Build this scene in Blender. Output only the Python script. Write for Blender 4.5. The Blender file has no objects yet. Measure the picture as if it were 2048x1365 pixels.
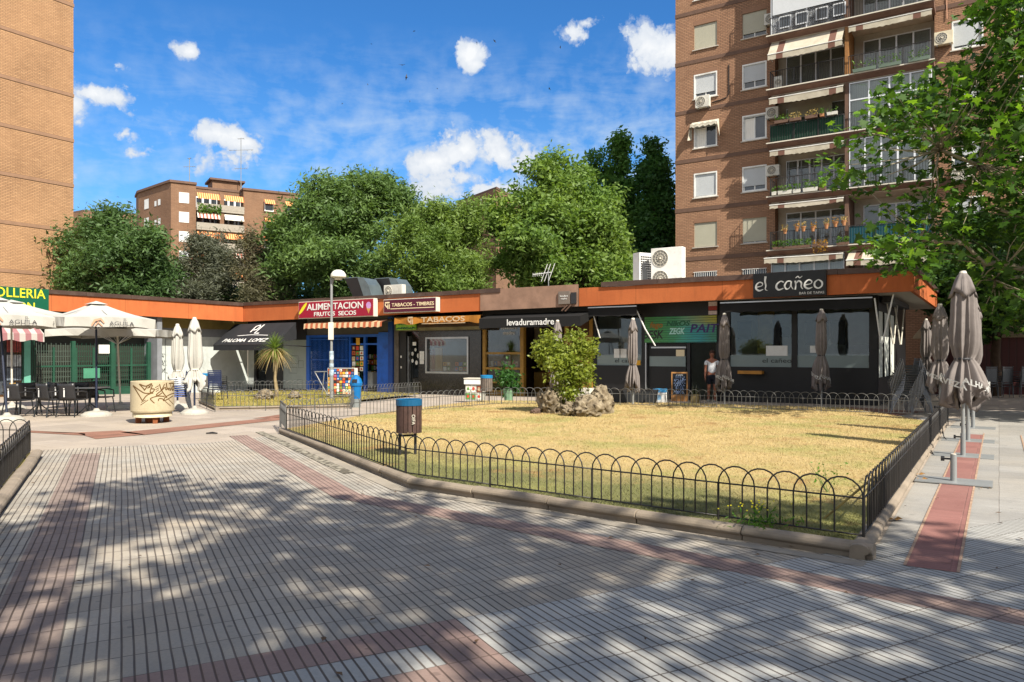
import bpy, bmesh, math, random
import numpy as np
from mathutils import Vector, Matrix, noise as mnoise
R=math.radians
random.seed(7); RNG=np.random.default_rng(7)
SC=bpy.context.scene; COL=SC.collection
# ---------------------------------------------------------------- survey of the place (metres, x right, y ahead, eye at 1.65)
FP=1500.; HY=706.; EH=1.65
def zg(Y):
    t=max(0.,min(Y,45.)-20.); return -.0011*t*t
def G(px,py,dz=0.):
    lo,hi=1.,60.
    for _ in range(50):
        m=(lo+hi)/2
        if HY+FP*(EH-zg(m)-dz)/m>py: lo=m
        else: hi=m
    Y=(lo+hi)/2
    return Vector(((px-1024)*Y/FP,Y,zg(Y)+dz))
def XatY(px,Y): return (px-1024)*Y/FP
def ZatY(py,Y): return EH+(HY-py)*Y/FP
class Frame:
    def __init__(s,ox,oy,ang): s.o=(ox,oy); s.a=R(ang); s.c=math.cos(s.a); s.s=math.sin(s.a)
    def w(s,x,y): return (s.o[0]+s.c*x-s.s*y, s.o[1]+s.s*x+s.c*y)
    def lx(s,px,y=0.):
        p=(px-1024)/FP; ax=s.o[0]-s.s*y; ay=s.o[1]+s.c*y
        return (p*ay-ax)/(s.c-p*s.s)
    def z(s,px,py,y=0.):
        Y=s.w(s.lx(px,y),y)[1]; return ZatY(py,Y)
# ---------------------------------------------------------------- materials
MATS={}
def lin(h):
    if isinstance(h,str):
        h=h.lstrip('#'); v=[int(h[i:i+2],16)/255 for i in (0,2,4)]
        return tuple(c/12.92 if c<=.04045 else ((c+.055)/1.055)**2.4 for c in v)
    return tuple(h)
class NT:
    def __init__(s,name):
        s.m=bpy.data.materials.new(name); s.m.use_nodes=True; s.t=s.m.node_tree; s.t.nodes.clear()
        s.out=s.n('ShaderNodeOutputMaterial'); 
    def n(s,t,**k):
        o=s.t.nodes.new(t)
        for a,b in k.items(): setattr(o,a,b)
        return o
    def l(s,a,b): s.t.links.new(a,b)
    def inp(s,node,i,v):
        if v is None: return
        if hasattr(v,'is_linked') or isinstance(v,bpy.types.NodeSocket): s.l(v,node.inputs[i])
        else: node.inputs[i].default_value=v
    def math(s,op,a,b=None,c=None,clamp=False):
        o=s.n('ShaderNodeMath',operation=op); o.use_clamp=clamp
        s.inp(o,0,a); s.inp(o,1,b); s.inp(o,2,c); return o.outputs[0]
    def mix(s,f,a,b,mode='MIX'):
        o=s.n('ShaderNodeMix',data_type='RGBA',blend_type=mode)
        s.inp(o,0,f)
        for i,v in ((6,a),(7,b)):
            if isinstance(v,(tuple,list)): v=tuple(v)[:3]+(1,)
            s.inp(o,i,v)
        return o.outputs[2]
    def coord(s,k='Object'): return s.n('ShaderNodeTexCoord').outputs[k]
    def noise(s,vec,scale,detail=4,rough=.6):
        o=s.n('ShaderNodeTexNoise'); s.inp(o,'Vector',vec); o.inputs['Scale'].default_value=scale
        o.inputs['Detail'].default_value=detail; o.inputs['Roughness'].default_value=rough; return o.outputs[0]
    def ramp(s,f,a,b,lo=0.,hi=1.):
        o=s.n('ShaderNodeMapRange'); o.clamp=True; s.inp(o,0,f); s.inp(o,1,a); s.inp(o,2,b); s.inp(o,3,lo); s.inp(o,4,hi); return o.outputs[0]
    def sep(s,v):
        o=s.n('ShaderNodeSeparateXYZ'); s.l(v,o.inputs[0]); return o.outputs
    def comb(s,x,y,z=0.):
        o=s.n('ShaderNodeCombineXYZ'); s.inp(o,0,x); s.inp(o,1,y); s.inp(o,2,z); return o.outputs[0]
    def bsdf(s,col,rough=.7,metal=0.,bump=None,bs=.3,bd=.01,spec=.4,trans=None):
        b=s.n('ShaderNodeBsdfPrincipled')
        if isinstance(col,(tuple,list)): col=tuple(col)[:3]+(1,)
        s.inp(b,'Base Color',col); s.inp(b,'Roughness',rough); s.inp(b,'Metallic',metal); b.inputs['Specular IOR Level'].default_value=spec
        if bump is not None:
            q=s.n('ShaderNodeBump'); q.inputs['Strength'].default_value=bs; q.inputs['Distance'].default_value=bd
            s.l(bump,q.inputs['Height']); s.l(q.outputs[0],b.inputs['Normal'])
        if trans is not None:
            t=s.n('ShaderNodeBsdfTranslucent'); s.inp(t,0,trans if not isinstance(trans,tuple) else tuple(trans)[:3]+(1,))
            a=s.n('ShaderNodeMixShader'); a.inputs[0].default_value=.42
            s.l(b.outputs[0],a.inputs[1]); s.l(t.outputs[0],a.inputs[2]); s.l(a.outputs[0],s.out.inputs[0]); return b
        s.l(b.outputs[0],s.out.inputs[0]); return b
def plain(name,col,rough=.6,metal=0.,var=.12,scale=3.,bump=0.,spec=.4,dirt=None,dscale=1.2):
    if name in MATS: return MATS[name]
    t=NT(name); c=lin(col); v=t.coord()
    n=t.noise(v,scale,5)
    f=t.ramp(n,.3,.7)
    a=tuple(max(0,x*(1-var)) for x in c); b=tuple(min(1,x*(1+var)) for x in c)
    k=t.mix(f,a,b)
    if dirt is not None:
        n2=t.noise(v,dscale,6,.7); f2=t.ramp(n2,.5,.75,0,.7); k=t.mix(f2,k,lin(dirt))
    n3=t.noise(v,scale*9,3)
    t.bsdf(k,rough,metal,n3 if bump else None,bump or .2,.01,spec)
    MATS[name]=t.m; return t.m
def uv_wall(t):
    v=t.coord(); x,y,z=t.sep(v)[0:3]
    nn=t.sep(t.coord('Normal'))
    side=t.math('GREATER_THAN',t.math('ABSOLUTE',nn[0]),.5)
    u=t.math('ADD',t.math('MULTIPLY',x,t.math('SUBTRACT',1.,side)),t.math('MULTIPLY',y,side))
    return v,u,z
def brick(name,c1,c2,mortar,bw=.25,bh=.062,mort=.012):
    if name in MATS: return MATS[name]
    t=NT(name); v,u,z=uv_wall(t)
    b=t.n('ShaderNodeTexBrick'); t.l(t.comb(u,z,0.),b.inputs['Vector'])
    b.inputs['Color1'].default_value=lin(c1)+(1,); b.inputs['Color2'].default_value=lin(c2)+(1,); b.inputs['Mortar'].default_value=lin(mortar)+(1,)
    b.inputs['Scale'].default_value=1.; b.inputs['Mortar Size'].default_value=mort; b.inputs['Mortar Smooth'].default_value=.1
    b.inputs['Brick Width'].default_value=bw; b.inputs['Row Height'].default_value=bh
    s=t.comb(t.math('MULTIPLY',u,1.6),t.math('MULTIPLY',z,9.),0.)
    n=t.noise(s,1.,5,.65); k=t.mix(t.ramp(n,.35,.65,0,.6),b.outputs[0],tuple(.5*x for x in lin(c1)))
    n2=t.noise(v,.22,6,.65); k=t.mix(t.ramp(n2,.35,.7,0,.35),k,tuple(min(1,1.25*x) for x in lin(c2)))
    n4=t.noise(t.comb(t.math('MULTIPLY',u,.7),t.math('MULTIPLY',z,.12),0.),1.,5,.7); k=t.mix(t.ramp(n4,.52,.75,0,.35),k,tuple(.55*x for x in lin(c1)))
    t.bsdf(k,.85,0,t.math('SUBTRACT',1.,b.outputs[1]),.6,.01,.25)
    MATS[name]=t.m; return t.m
def stripes(name,c1,c2,period,duty,axis=0,off=0.):
    if name in MATS: return MATS[name]
    t=NT(name); v=t.coord(); x=t.sep(v)[axis]
    f=t.math('FRACT',t.math('ADD',t.math('DIVIDE',x,period),off)); m=t.math('LESS_THAN',f,duty)
    k=t.mix(m,lin(c1),lin(c2)); n=t.noise(v,2.5,5); k=t.mix(t.ramp(n,.35,.75,0,.2),k,lin('#8a8070'))
    t.bsdf(k,.85,0,n,.1,.02,.2); MATS[name]=t.m; return t.m
def slatted(name,col,pitch=.045,axis=2,dark=.55,rough=.6,depth=.006):
    if name in MATS: return MATS[name]
    t=NT(name); v=t.coord(); x=t.sep(v)[axis]
    f=t.math('FRACT',t.math('DIVIDE',x,pitch)); m=t.ramp(t.math('ABSOLUTE',t.math('SUBTRACT',f,.5)),.36,.5)
    c=lin(col); k=t.mix(m,c,tuple(y*dark for y in c)); n=t.noise(v,1.4,5); k=t.mix(t.ramp(n,.4,.75,0,.2),k,tuple(y*.6 for y in c))
    t.bsdf(k,rough,0,t.math('SUBTRACT',1.,m),.5,depth,.35); MATS[name]=t.m; return t.m
def pavers(name,ang,su,sv,gw,jw,c,groove,var=.16,warm='#b9a58a',bump=.5,light=None):
    """ribbed concrete paving: grooves run along 'ang' (degrees right of ahead), ribs su apart, cross joints sv apart"""
    t=NT(name); v=t.coord(); x,y=t.sep(v)[0:2]
    a=R(ang); dx,dy=math.sin(a),math.cos(a)
    wob=t.math('MULTIPLY',t.math('SUBTRACT',t.noise(v,1.1,2),.5),.018)
    al=t.math('ADD',t.math('ADD',t.math('MULTIPLY',x,dx),t.math('MULTIPLY',y,dy)),wob)
    ac=t.math('ADD',t.math('SUBTRACT',t.math('MULTIPLY',x,dy),t.math('MULTIPLY',y,dx)),wob)
    fu=t.math('DIVIDE',ac,su); fv=t.math('DIVIDE',al,sv)
    du=t.math('MULTIPLY',t.math('SUBTRACT',.5,t.math('ABSOLUTE',t.math('SUBTRACT',t.math('FRACT',fu),.5))),su)
    dv=t.math('MULTIPLY',t.math('SUBTRACT',.5,t.math('ABSOLUTE',t.math('SUBTRACT',t.math('FRACT',fv),.5))),sv)
    mu=t.ramp(du,gw*.35,gw*.6,1,0); mv=t.ramp(dv,jw*.35,jw*.6,1,0); m=t.math('MAXIMUM',mu,mv)
    tile=t.comb(t.math('FLOOR',t.math('DIVIDE',ac,sv)),t.math('FLOOR',fv),0.)
    wn=t.n('ShaderNodeTexWhiteNoise',noise_dimensions='2D'); t.l(tile,wn.inputs[0])
    rib=t.comb(t.math('FLOOR',fu),t.math('FLOOR',fv),3.); wr=t.n('ShaderNodeTexWhiteNoise',noise_dimensions='3D'); t.l(rib,wr.inputs[0])
    cc=lin(c); k=t.mix(wn.outputs[0],tuple(q*(1-var) for q in cc),tuple(q*(1+var) for q in cc))
    k=t.mix(t.math('MULTIPLY',wr.outputs[0],.22),k,tuple(q*.6 for q in cc))
    n=t.noise(v,.5,6,.7); k=t.mix(t.ramp(n,.4,.7,0,.5),k,lin(warm))
    n1=t.noise(v,2.3,6,.75); k=t.mix(t.ramp(n1,.5,.72,0,.35),k,tuple(q*.55 for q in cc))
    n2=t.noise(v,60,3,.7); k=t.mix(t.ramp(n2,.3,.75,0,.35),k,tuple(q*.5 for q in cc))
    sp=t.noise(v,9,2,.4); k=t.mix(t.ramp(sp,.70,.73,0,.5),k,tuple(q*.4 for q in cc))
    gk=t.mix(t.ramp(t.noise(v,1.7,3),.4,.65),lin(groove),tuple(q*1.9 for q in lin(groove)))
    k=t.mix(t.math('MULTIPLY',m,.92),k,gk)
    h=t.math('ADD',t.math('SUBTRACT',1.,m),t.math('MULTIPLY',n2,.15))
    t.bsdf(k,.8,0,h,bump,.006,.3); MATS[name]=t.m; return t.m
def leafmat(name,c1,c2,c3=None,scale=.35,trans=1.6,rough=.55):
    if name in MATS: return MATS[name]
    t=NT(name); v=t.coord(); n=t.noise(v,scale,3); k=t.mix(t.ramp(n,.35,.65),lin(c1),lin(c2))
    n2=t.noise(v,scale*14,2); k=t.mix(t.ramp(n2,.4,.65,0,.6),k,lin(c3 or c1))
    br=t.mix(1.,k,(trans*.85,trans*.85,trans*.45),'MULTIPLY')
    t.bsdf(k,rough,0,spec=.35,trans=br); MATS[name]=t.m; return t.m
def glassy(name,tint=(.9,.93,.93),opac=.12,body=(.02,.025,.025)):
    if name in MATS: return MATS[name]
    t=NT(name)
    tr=t.n('ShaderNodeBsdfTransparent'); tr.inputs[0].default_value=tuple(tint)+(1,)
    g=t.n('ShaderNodeBsdfGlossy'); g.inputs['Roughness'].default_value=.02; g.inputs[0].default_value=(.9,.95,1,1)
    d=t.n('ShaderNodeBsdfDiffuse'); d.inputs[0].default_value=tuple(body)+(1,)
    a=t.n('ShaderNodeMixShader'); a.inputs[0].default_value=opac; t.l(tr.outputs[0],a.inputs[1]); t.l(d.outputs[0],a.inputs[2])
    f=t.n('ShaderNodeFresnel'); f.inputs[0].default_value=1.5
    ff=t.math('ADD',t.math('MULTIPLY',f.outputs[0],1.15),.0)
    b=t.n('ShaderNodeMixShader'); t.l(ff,b.inputs[0]); t.l(a.outputs[0],b.inputs[1]); t.l(g.outputs[0],b.inputs[2]); t.l(b.outputs[0],t.out.inputs[0])
    MATS[name]=t.m; return t.m
# ---------------------------------------------------------------- mesh builder
class MB:
    def __init__(s): s.v=[]; s.f=[]; s.m=[]; s.k=0
    def mat(s,i): s.k=i; return s
    def add(s,vs,fs):
        o=len(s.v); s.v+= [tuple(a) for a in vs]; s.f+=[tuple(i+o for i in f) for f in fs]; s.m+=[s.k]*len(fs); return s
    def box(s,x0,x1,y0,y1,z0,z1,T=None):
        vs=[(x,y,z) for z in (z0,z1) for y in (y0,y1) for x in (x0,x1)]
        if T is not None: vs=[T@Vector(a) for a in vs]
        return s.add(vs,[(0,2,3,1),(4,5,7,6),(0,1,5,4),(2,6,7,3),(0,4,6,2),(1,3,7,5)])
    def bar(s,p,q,w,h=None,up=(0,0,1)):
        p=Vector(p);q=Vector(q);d=(q-p); L=d.length
        if L<1e-6: return s
        d/=L; u=Vector(up); 
        if abs(d.dot(u))>.98: u=Vector((0,1,0))
        a=d.cross(u).normalized(); b=a.cross(d).normalized(); h=h or w
        vs=[]
        for c in (p,q):
            for i,j in ((-1,-1),(1,-1),(1,1),(-1,1)): vs.append(c+a*w/2*i+b*h/2*j)
        return s.add(vs,[(3,2,1,0),(4,5,6,7),(0,1,5,4),(1,2,6,5),(2,3,7,6),(3,0,4,7)])
    def tube(s,pts,r,n=8,cap=True,closed=False):
        pts=[Vector(p) for p in pts]; N=len(pts); rs=r if isinstance(r,(list,tuple)) else [r]*N
        vs=[]; ref=None
        for i,p in enumerate(pts):
            if closed: d=(pts[(i+1)%N]-pts[i-1])
            else: d=(pts[min(i+1,N-1)]-pts[max(i-1,0)])
            d=d.normalized() if d.length>1e-9 else Vector((0,0,1))
            if ref is None:
                ref=Vector((0,0,1)) if abs(d.z)<.9 else Vector((1,0,0))
            a=ref-d*ref.dot(d)
            if a.length<1e-5: a=Vector((1,0,0))-d*d.x
            a.normalize(); b=d.cross(a); ref=a
            for k in range(n):
                t=2*math.pi*k/n; vs.append(p+(a*math.cos(t)+b*math.sin(t))*rs[i])
        fs=[]
        for i in range(N if closed else N-1):
            j=(i+1)%N
            for k in range(n): fs.append((i*n+k,i*n+(k+1)%n,j*n+(k+1)%n,j*n+k))
        if cap and not closed: fs.append(tuple(range(n-1,-1,-1))); fs.append(tuple((N-1)*n+k for k in range(n)))
        return s.add(vs,fs)
    def cyl(s,x,y,z0,z1,r,n=16,r2=None): return s.tube([(x,y,z0),(x,y,z1)],[r,r if r2 is None else r2],n)
    def lathe(s,prof,n=24,c=(0,0,0),fn=None):
        vs=[]; 
        for i,(r,z) in enumerate(prof):
            for k in range(n):
                t=2*math.pi*k/n; rr=r; zz=z
                if fn: rr,zz=fn(r,z,t,i)
                vs.append((c[0]+rr*math.cos(t),c[1]+rr*math.sin(t),c[2]+zz))
        fs=[(i*n+k,i*n+(k+1)%n,(i+1)*n+(k+1)%n,(i+1)*n+k) for i in range(len(prof)-1) for k in range(n)]
        return s.add(vs,fs)
    def poly(s,pts): return s.add(pts,[tuple(range(len(pts)))])
    def prism(s,pts,z0,z1):
        n=len(pts); vs=[(p[0],p[1],z0) for p in pts]+[(p[0],p[1],z1) for p in pts]
        return s.add(vs,[tuple(range(n-1,-1,-1)),tuple(range(n,2*n))]+[(i,(i+1)%n,n+(i+1)%n,n+i) for i in range(n)])
    def xprism(s,pts,y0,y1):
        """outline in x,z extruded along y"""
        n=len(pts); vs=[(p[0],y0,p[1]) for p in pts]+[(p[0],y1,p[1]) for p in pts]
        return s.add(vs,[tuple(range(n)),tuple(range(2*n-1,n-1,-1))]+[(i,n+i,n+(i+1)%n,(i+1)%n) for i in range(n)])
    def yprism(s,pts,x0,x1):
        """outline in y,z extruded along x"""
        n=len(pts); vs=[(x0,p[0],p[1]) for p in pts]+[(x1,p[0],p[1]) for p in pts]
        return s.add(vs,[tuple(range(n-1,-1,-1)),tuple(range(n,2*n))]+[(i,(i+1)%n,n+(i+1)%n,n+i) for i in range(n)])
    def holes(s,x0,x1,z0,z1,hs,y=0.,depth=.18):
        xs=sorted({x0,x1}|{h[0] for h in hs}|{h[1] for h in hs}); zs=sorted({z0,z1}|{h[2] for h in hs}|{h[3] for h in hs})
        xs=[x for x in xs if x0<=x<=x1]; zs=[z for z in zs if z0<=z<=z1]
        for i in range(len(xs)-1):
            for j in range(len(zs)-1):
                cx=(xs[i]+xs[i+1])/2; cz=(zs[j]+zs[j+1])/2
                if any(h[0]<cx<h[1] and h[2]<cz<h[3] for h in hs): continue
                s.poly([(xs[i],y,zs[j]),(xs[i+1],y,zs[j]),(xs[i+1],y,zs[j+1]),(xs[i],y,zs[j+1])])
        for a,b,c,d in hs:
            Y=y+depth
            s.poly([(a,y,c),(a,y,d),(a,Y,d),(a,Y,c)]); s.poly([(b,y,c),(b,Y,c),(b,Y,d),(b,y,d)])
            s.poly([(a,y,d),(b,y,d),(b,Y,d),(a,Y,d)]); s.poly([(a,y,c),(a,Y,c),(b,Y,c),(b,y,c)])
        return s
    def ribbon(s,pts,w,y0,th=.003,taper=False):
        """stroke drawn in the x,z plane at y0, th thick toward -y"""
        P=[Vector((p[0],0,p[1])) for p in pts]; N=len(P)
        ws=w if isinstance(w,(list,tuple)) else [w*((.35+.65*math.sin(math.pi*(i+.6)/(N+.2))) if taper else 1) for i in range(N)]
        L=[];Q=[]
        for i in range(N):
            d=(P[min(i+1,N-1)]-P[max(i-1,0)]); d=d.normalized() if d.length>1e-9 else Vector((1,0,0))
            n=Vector((-d.z,0,d.x)); L.append(P[i]+n*ws[i]/2); Q.append(P[i]-n*ws[i]/2)
        for i in range(N-1):
            s.add([(L[i].x,y0-th,L[i].z),(L[i+1].x,y0-th,L[i+1].z),(Q[i+1].x,y0-th,Q[i+1].z),(Q[i].x,y0-th,Q[i].z)],[(0,3,2,1)])
        return s
    def build(s,name,mats,parent=None,smooth=False,bevel=0.):
        me=bpy.data.meshes.new(name); me.from_pydata(s.v,[],s.f)
        if not isinstance(mats,(list,tuple)): mats=[mats]
        for m in mats: me.materials.append(m)
        if len(mats)>1: me.polygons.foreach_set('material_index',s.m)
        if smooth: me.polygons.foreach_set('use_smooth',[True]*len(me.polygons))
        me.update()
        o=bpy.data.objects.new(name,me); COL.objects.link(o)
        if parent: o.parent=parent
        if bevel:
            b=o.modifiers.new('bevel','BEVEL'); b.width=bevel; b.segments=2; b.limit_method='ANGLE'
        return o
def fastmesh(name,V,nper,mats,parent=None,idx=None):
    """V: (n*nper,3) array, every nper vertices are one face"""
    n=len(V)//nper; me=bpy.data.meshes.new(name)
    me.vertices.add(len(V)); me.vertices.foreach_set('co',np.asarray(V,dtype=np.float32).ravel())
    me.loops.add(n*nper); me.loops.foreach_set('vertex_index',np.arange(n*nper,dtype=np.int32))
    me.polygons.add(n); me.polygons.foreach_set('loop_start',np.arange(0,n*nper,nper,dtype=np.int32)); me.polygons.foreach_set('loop_total',np.full(n,nper,dtype=np.int32))
    for m in (mats if isinstance(mats,(list,tuple)) else [mats]): me.materials.append(m)
    if idx is not None: me.polygons.foreach_set('material_index',np.asarray(idx,dtype=np.int32))
    me.update(calc_edges=True); o=bpy.data.objects.new(name,me); COL.objects.link(o)
    if parent: o.parent=parent
    return o
def tag(o,label=None,cat=None,group=None,kind=None):
    if label: o['label']=label
    if cat: o['category']=cat
    if group: o['group']=group
    if kind: o['kind']=kind
    return o
def thing(name,label,cat,loc=(0,0,0),rz=0.,group=None):
    o=bpy.data.objects.new(name,None); COL.objects.link(o); o.location=loc; o.rotation_euler=(0,0,rz); o.empty_display_size=.2
    return tag(o,label,cat,group)
def struct(name,mb,m,**k):
    o=mb.build(name,m,**k); o['kind']='structure'; return o
CH={}
def kids(o):
    return [c for c in bpy.data.objects if c.parent is o]
def dup(root,loc,rz,label,group=None,scale=None):
    r=root.copy(); COL.objects.link(r); r.location=loc; r.rotation_euler=(0,0,rz); r['label']=label
    if group: r['group']=group
    if scale: r.scale=(scale,)*3
    def rec(src,dst,depth):
        for ch in kids(src):
            if ch is dst or ch is r: continue
            c=ch.copy(); COL.objects.link(c); c.parent=dst
            if depth<2: rec(ch,c,depth+1)
    rec(root,r,1); return r
def text(name,s,size,m,parent,loc,ex=.004,width=None,off=0.,font_sx=1.,shear=0.,fn=None):
    """lettering standing in the x,z plane, facing -y, centred on loc"""
    cu=bpy.data.curves.new('t','FONT'); cu.body=s; cu.size=size; cu.extrude=ex; cu.align_x='CENTER'; cu.align_y='CENTER'; cu.offset=off; cu.shear=shear; cu.resolution_u=3
    ob=bpy.data.objects.new('t',cu); COL.objects.link(ob)
    bpy.context.view_layer.update(); dg=bpy.context.evaluated_depsgraph_get(); me=bpy.data.meshes.new_from_object(ob.evaluated_get(dg))
    bpy.data.objects.remove(ob); bpy.data.curves.remove(cu)
    n=len(me.vertices); co=np.zeros(n*3,dtype=np.float32); me.vertices.foreach_get('co',co); co=co.reshape(-1,3)
    w=co[:,0].max()-co[:,0].min() if n else 1; sx=font_sx if not width else width/max(w,1e-6)
    out=np.stack([co[:,0]*sx+loc[0],-co[:,2]+loc[1],co[:,1]+loc[2]],1)
    if fn: out=np.array([fn(*p) for p in out],dtype=np.float32)
    me.vertices.foreach_set('co',out.astype(np.float32).ravel()); me.materials.clear(); me.materials.append(m); me.update()
    me.name=name; o=bpy.data.objects.new(name,me); COL.objects.link(o); o.parent=parent; return o
# common materials
M_white=plain('white_paint','#d8d8d4',.5,var=.06,dirt='#9a958a')
M_offw=plain('ivory_paint','#c9c3b4',.6,var=.08)
M_black=plain('black_paint',(.012,.012,.013),.45,var=.2)
M_dark=plain('charcoal_metal',(.03,.03,.033),.5,metal=.3,var=.2)
M_steel=plain('brushed_steel',(.42,.43,.44),.35,metal=.85,var=.1)
M_greysteel=plain('grey_painted_steel',(.24,.25,.25),.45,metal=.2,var=.1)
M_glass=glassy('window_glass')
M_darkglass=glassy('dark_glass',(.35,.4,.4),.6,(.012,.015,.016))
M_wood=plain('brown_wood','#7a5a3c',.7,var=.3,scale=14)
M_shutter=slatted('white_shutter','#b4b8ba',.05)
M_shutter2=slatted('beige_shutter','#a6a391',.05)
M_brick=brick('tower_brick','#936e56','#a27d62','#5c4a3c',bw=.27,bh=.09,mort=.016)
M_brickL=brick('wall_brick','#a27c5a','#b18b66','#6b5542',bw=.27,bh=.09,mort=.016)
M_band=plain('brown_band','#614a3d',.8,var=.15)
# ================================================================ camera, sky, sun
SANG=-33.; SEL=45.        # heading the shadows run to (degrees right of ahead), sun elevation
cam=bpy.data.cameras.new('camera'); co=bpy.data.objects.new('camera',cam); COL.objects.link(co); SC.camera=co
co.location=(0,0,EH); co.rotation_euler=(R(90),0,0); cam.sensor_width=36; cam.lens=FP/2048*36; cam.shift_y=(HY-682.5)/2048; cam.clip_end=3000; cam.clip_start=.05
sd=Vector((math.sin(R(SANG))*math.cos(R(SEL)),math.cos(R(SANG))*math.cos(R(SEL)),-math.sin(R(SEL))))
su=bpy.data.lights.new('sun','SUN'); so=bpy.data.objects.new('sun',su); COL.objects.link(so)
so.rotation_euler=sd.to_track_quat('-Z','Y').to_euler(); su.energy=4.4; su.angle=R(.53); su.color=(1,.93,.81)
W=bpy.data.worlds.new('World'); SC.world=W; W.use_nodes=True
class WT(NT):
    def __init__(s): s.t=W.node_tree; s.t.nodes.clear(); s.out=s.n('ShaderNodeOutputWorld')
w=WT()
sky=w.n('ShaderNodeTexSky',sky_type='NISHITA'); sky.sun_disc=False; sky.sun_elevation=R(SEL)
sky.sun_rotation=math.atan2(-sd.x,-sd.y); sky.air_density=1.; sky.dust_density=.3; sky.ozone_density=2.6; sky.altitude=650
skc=w.mix(1.,sky.outputs[0],(.25,.60,.90),'MULTIPLY')
d=w.coord('Generated'); dx,dy,dz=w.sep(d)[0:3]
def cdir(x,y): return Vector(((x-1024)/FP,1,(HY-y)/FP)).normalized()
warp=w.n('ShaderNodeTexNoise'); warp.inputs['Scale'].default_value=9; warp.inputs['Detail'].default_value=9; warp.inputs['Roughness'].default_value=.60; w.l(d,warp.inputs['Vector'])
pf=w.n('ShaderNodeTexVoronoi'); pf.inputs['Scale'].default_value=26; pf.inputs['Detail'].default_value=3; pf.inputs['Roughness'].default_value=.55; w.l(w.mix(.12,d,warp.outputs['Color'],'ADD'),pf.inputs['Vector'])
nz=w.math('ADD',w.math('MULTIPLY',w.math('SUBTRACT',warp.outputs[0],.5),3.9),w.math('MULTIPLY',w.math('SUBTRACT',.92,pf.outputs[0]),.8))
acc=None; shade=None
for (x,y,rx,ry,k) in ((930,305,74,42,1.),(1005,318,58,36,1.),(880,322,50,24,.95),(950,355,90,30,.8),(975,375,90,26,.8),(1305,96,58,30,1.),(1345,104,50,28,1.),(941,106,36,26,1.),(950,128,22,16,.9),(1143,66,26,20,1.),(1170,48,26,10,.7),
      (440,268,64,20,1.),(490,285,34,18,.85),(470,318,80,20,.55),(190,188,52,26,1.),(150,210,40,24,.95),(222,138,34,20,.85),(383,102,20,13,.8),(255,268,34,11,.65),(300,258,30,22,.45),(160,245,24,12,.6),(265,308,22,7,.45),(150,355,12,10,.6)):
    c=cdir(x,y); s_=w.n('ShaderNodeVectorMath',operation='SUBTRACT'); w.l(d,s_.inputs[0]); s_.inputs[1].default_value=c
    m_=w.n('ShaderNodeVectorMath',operation='MULTIPLY'); w.l(s_.outputs[0],m_.inputs[0]); m_.inputs[1].default_value=(FP/rx/1.12,FP/rx/1.12,FP/ry/1.15)
    l_=w.n('ShaderNodeVectorMath',operation='LENGTH'); w.l(m_.outputs[0],l_.inputs[0])
    q=w.math('MULTIPLY',w.math('SUBTRACT',1.42,w.math('MULTIPLY',l_.outputs['Value'],.85)),k)
    acc=q if acc is None else w.math('MAXIMUM',acc,q)
cum=w.ramp(w.math('ADD',acc,nz),.42,.80)
# thin high cloud
st=w.n('ShaderNodeMapping'); w.l(d,st.inputs[0]); st.inputs['Rotation'].default_value=(0,R(-24),0); st.inputs['Scale'].default_value=(6,6,22)
cn=w.n('ShaderNodeTexNoise'); cn.inputs['Scale'].default_value=1.25; cn.inputs['Detail'].default_value=10; cn.inputs['Roughness'].default_value=.66; cn.inputs['Distortion'].default_value=.5; w.l(st.outputs[0],cn.inputs[0])
ripple=w.n('ShaderNodeTexNoise'); ripple.inputs['Scale'].default_value=34; ripple.inputs['Detail'].default_value=4; w.l(d,ripple.inputs[0])
band=w.math('MULTIPLY',w.ramp(dz,.10,.19),w.ramp(dz,.26,.40,1,0))
lf=w.ramp(dx,-.50,-.05,.45,1)
band=w.math('MULTIPLY',band,lf)
cir=w.math('MULTIPLY',w.ramp(w.math('ADD',cn.outputs[0],w.math('MULTIPLY',w.math('SUBTRACT',ripple.outputs[0],.5),.75)),.40,.78),w.math('MULTIPLY',band,.72))
haze=w.ramp(dz,.0,.34,.42,0)
skc=w.mix(haze,skc,(2.0,3.5,4.7))
skc=w.mix(cir,skc,(3.5,4.1,4.7))
# whiter, brighter sky added behind the camera as neutral fill for the shade
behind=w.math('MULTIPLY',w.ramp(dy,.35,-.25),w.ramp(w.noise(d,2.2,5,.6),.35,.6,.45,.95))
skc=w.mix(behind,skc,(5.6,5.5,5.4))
# cumulus: whiter tops, greyer bases from a lower noise sample
up=w.ramp(w.math('ADD',acc,w.math('MULTIPLY',nz,.8)),.5,1.35)
cc=w.mix(up,(3.2,3.6,4.2),(4.9,5.0,5.1))
skc=w.mix(cum,skc,cc)
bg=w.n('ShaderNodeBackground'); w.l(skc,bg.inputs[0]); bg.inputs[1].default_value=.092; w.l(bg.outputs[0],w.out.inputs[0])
SC.view_settings.view_transform='Standard'; SC.view_settings.look='None'; SC.view_settings.exposure=1.1; SC.view_settings.gamma=1
SC.render.engine='CYCLES'
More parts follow.
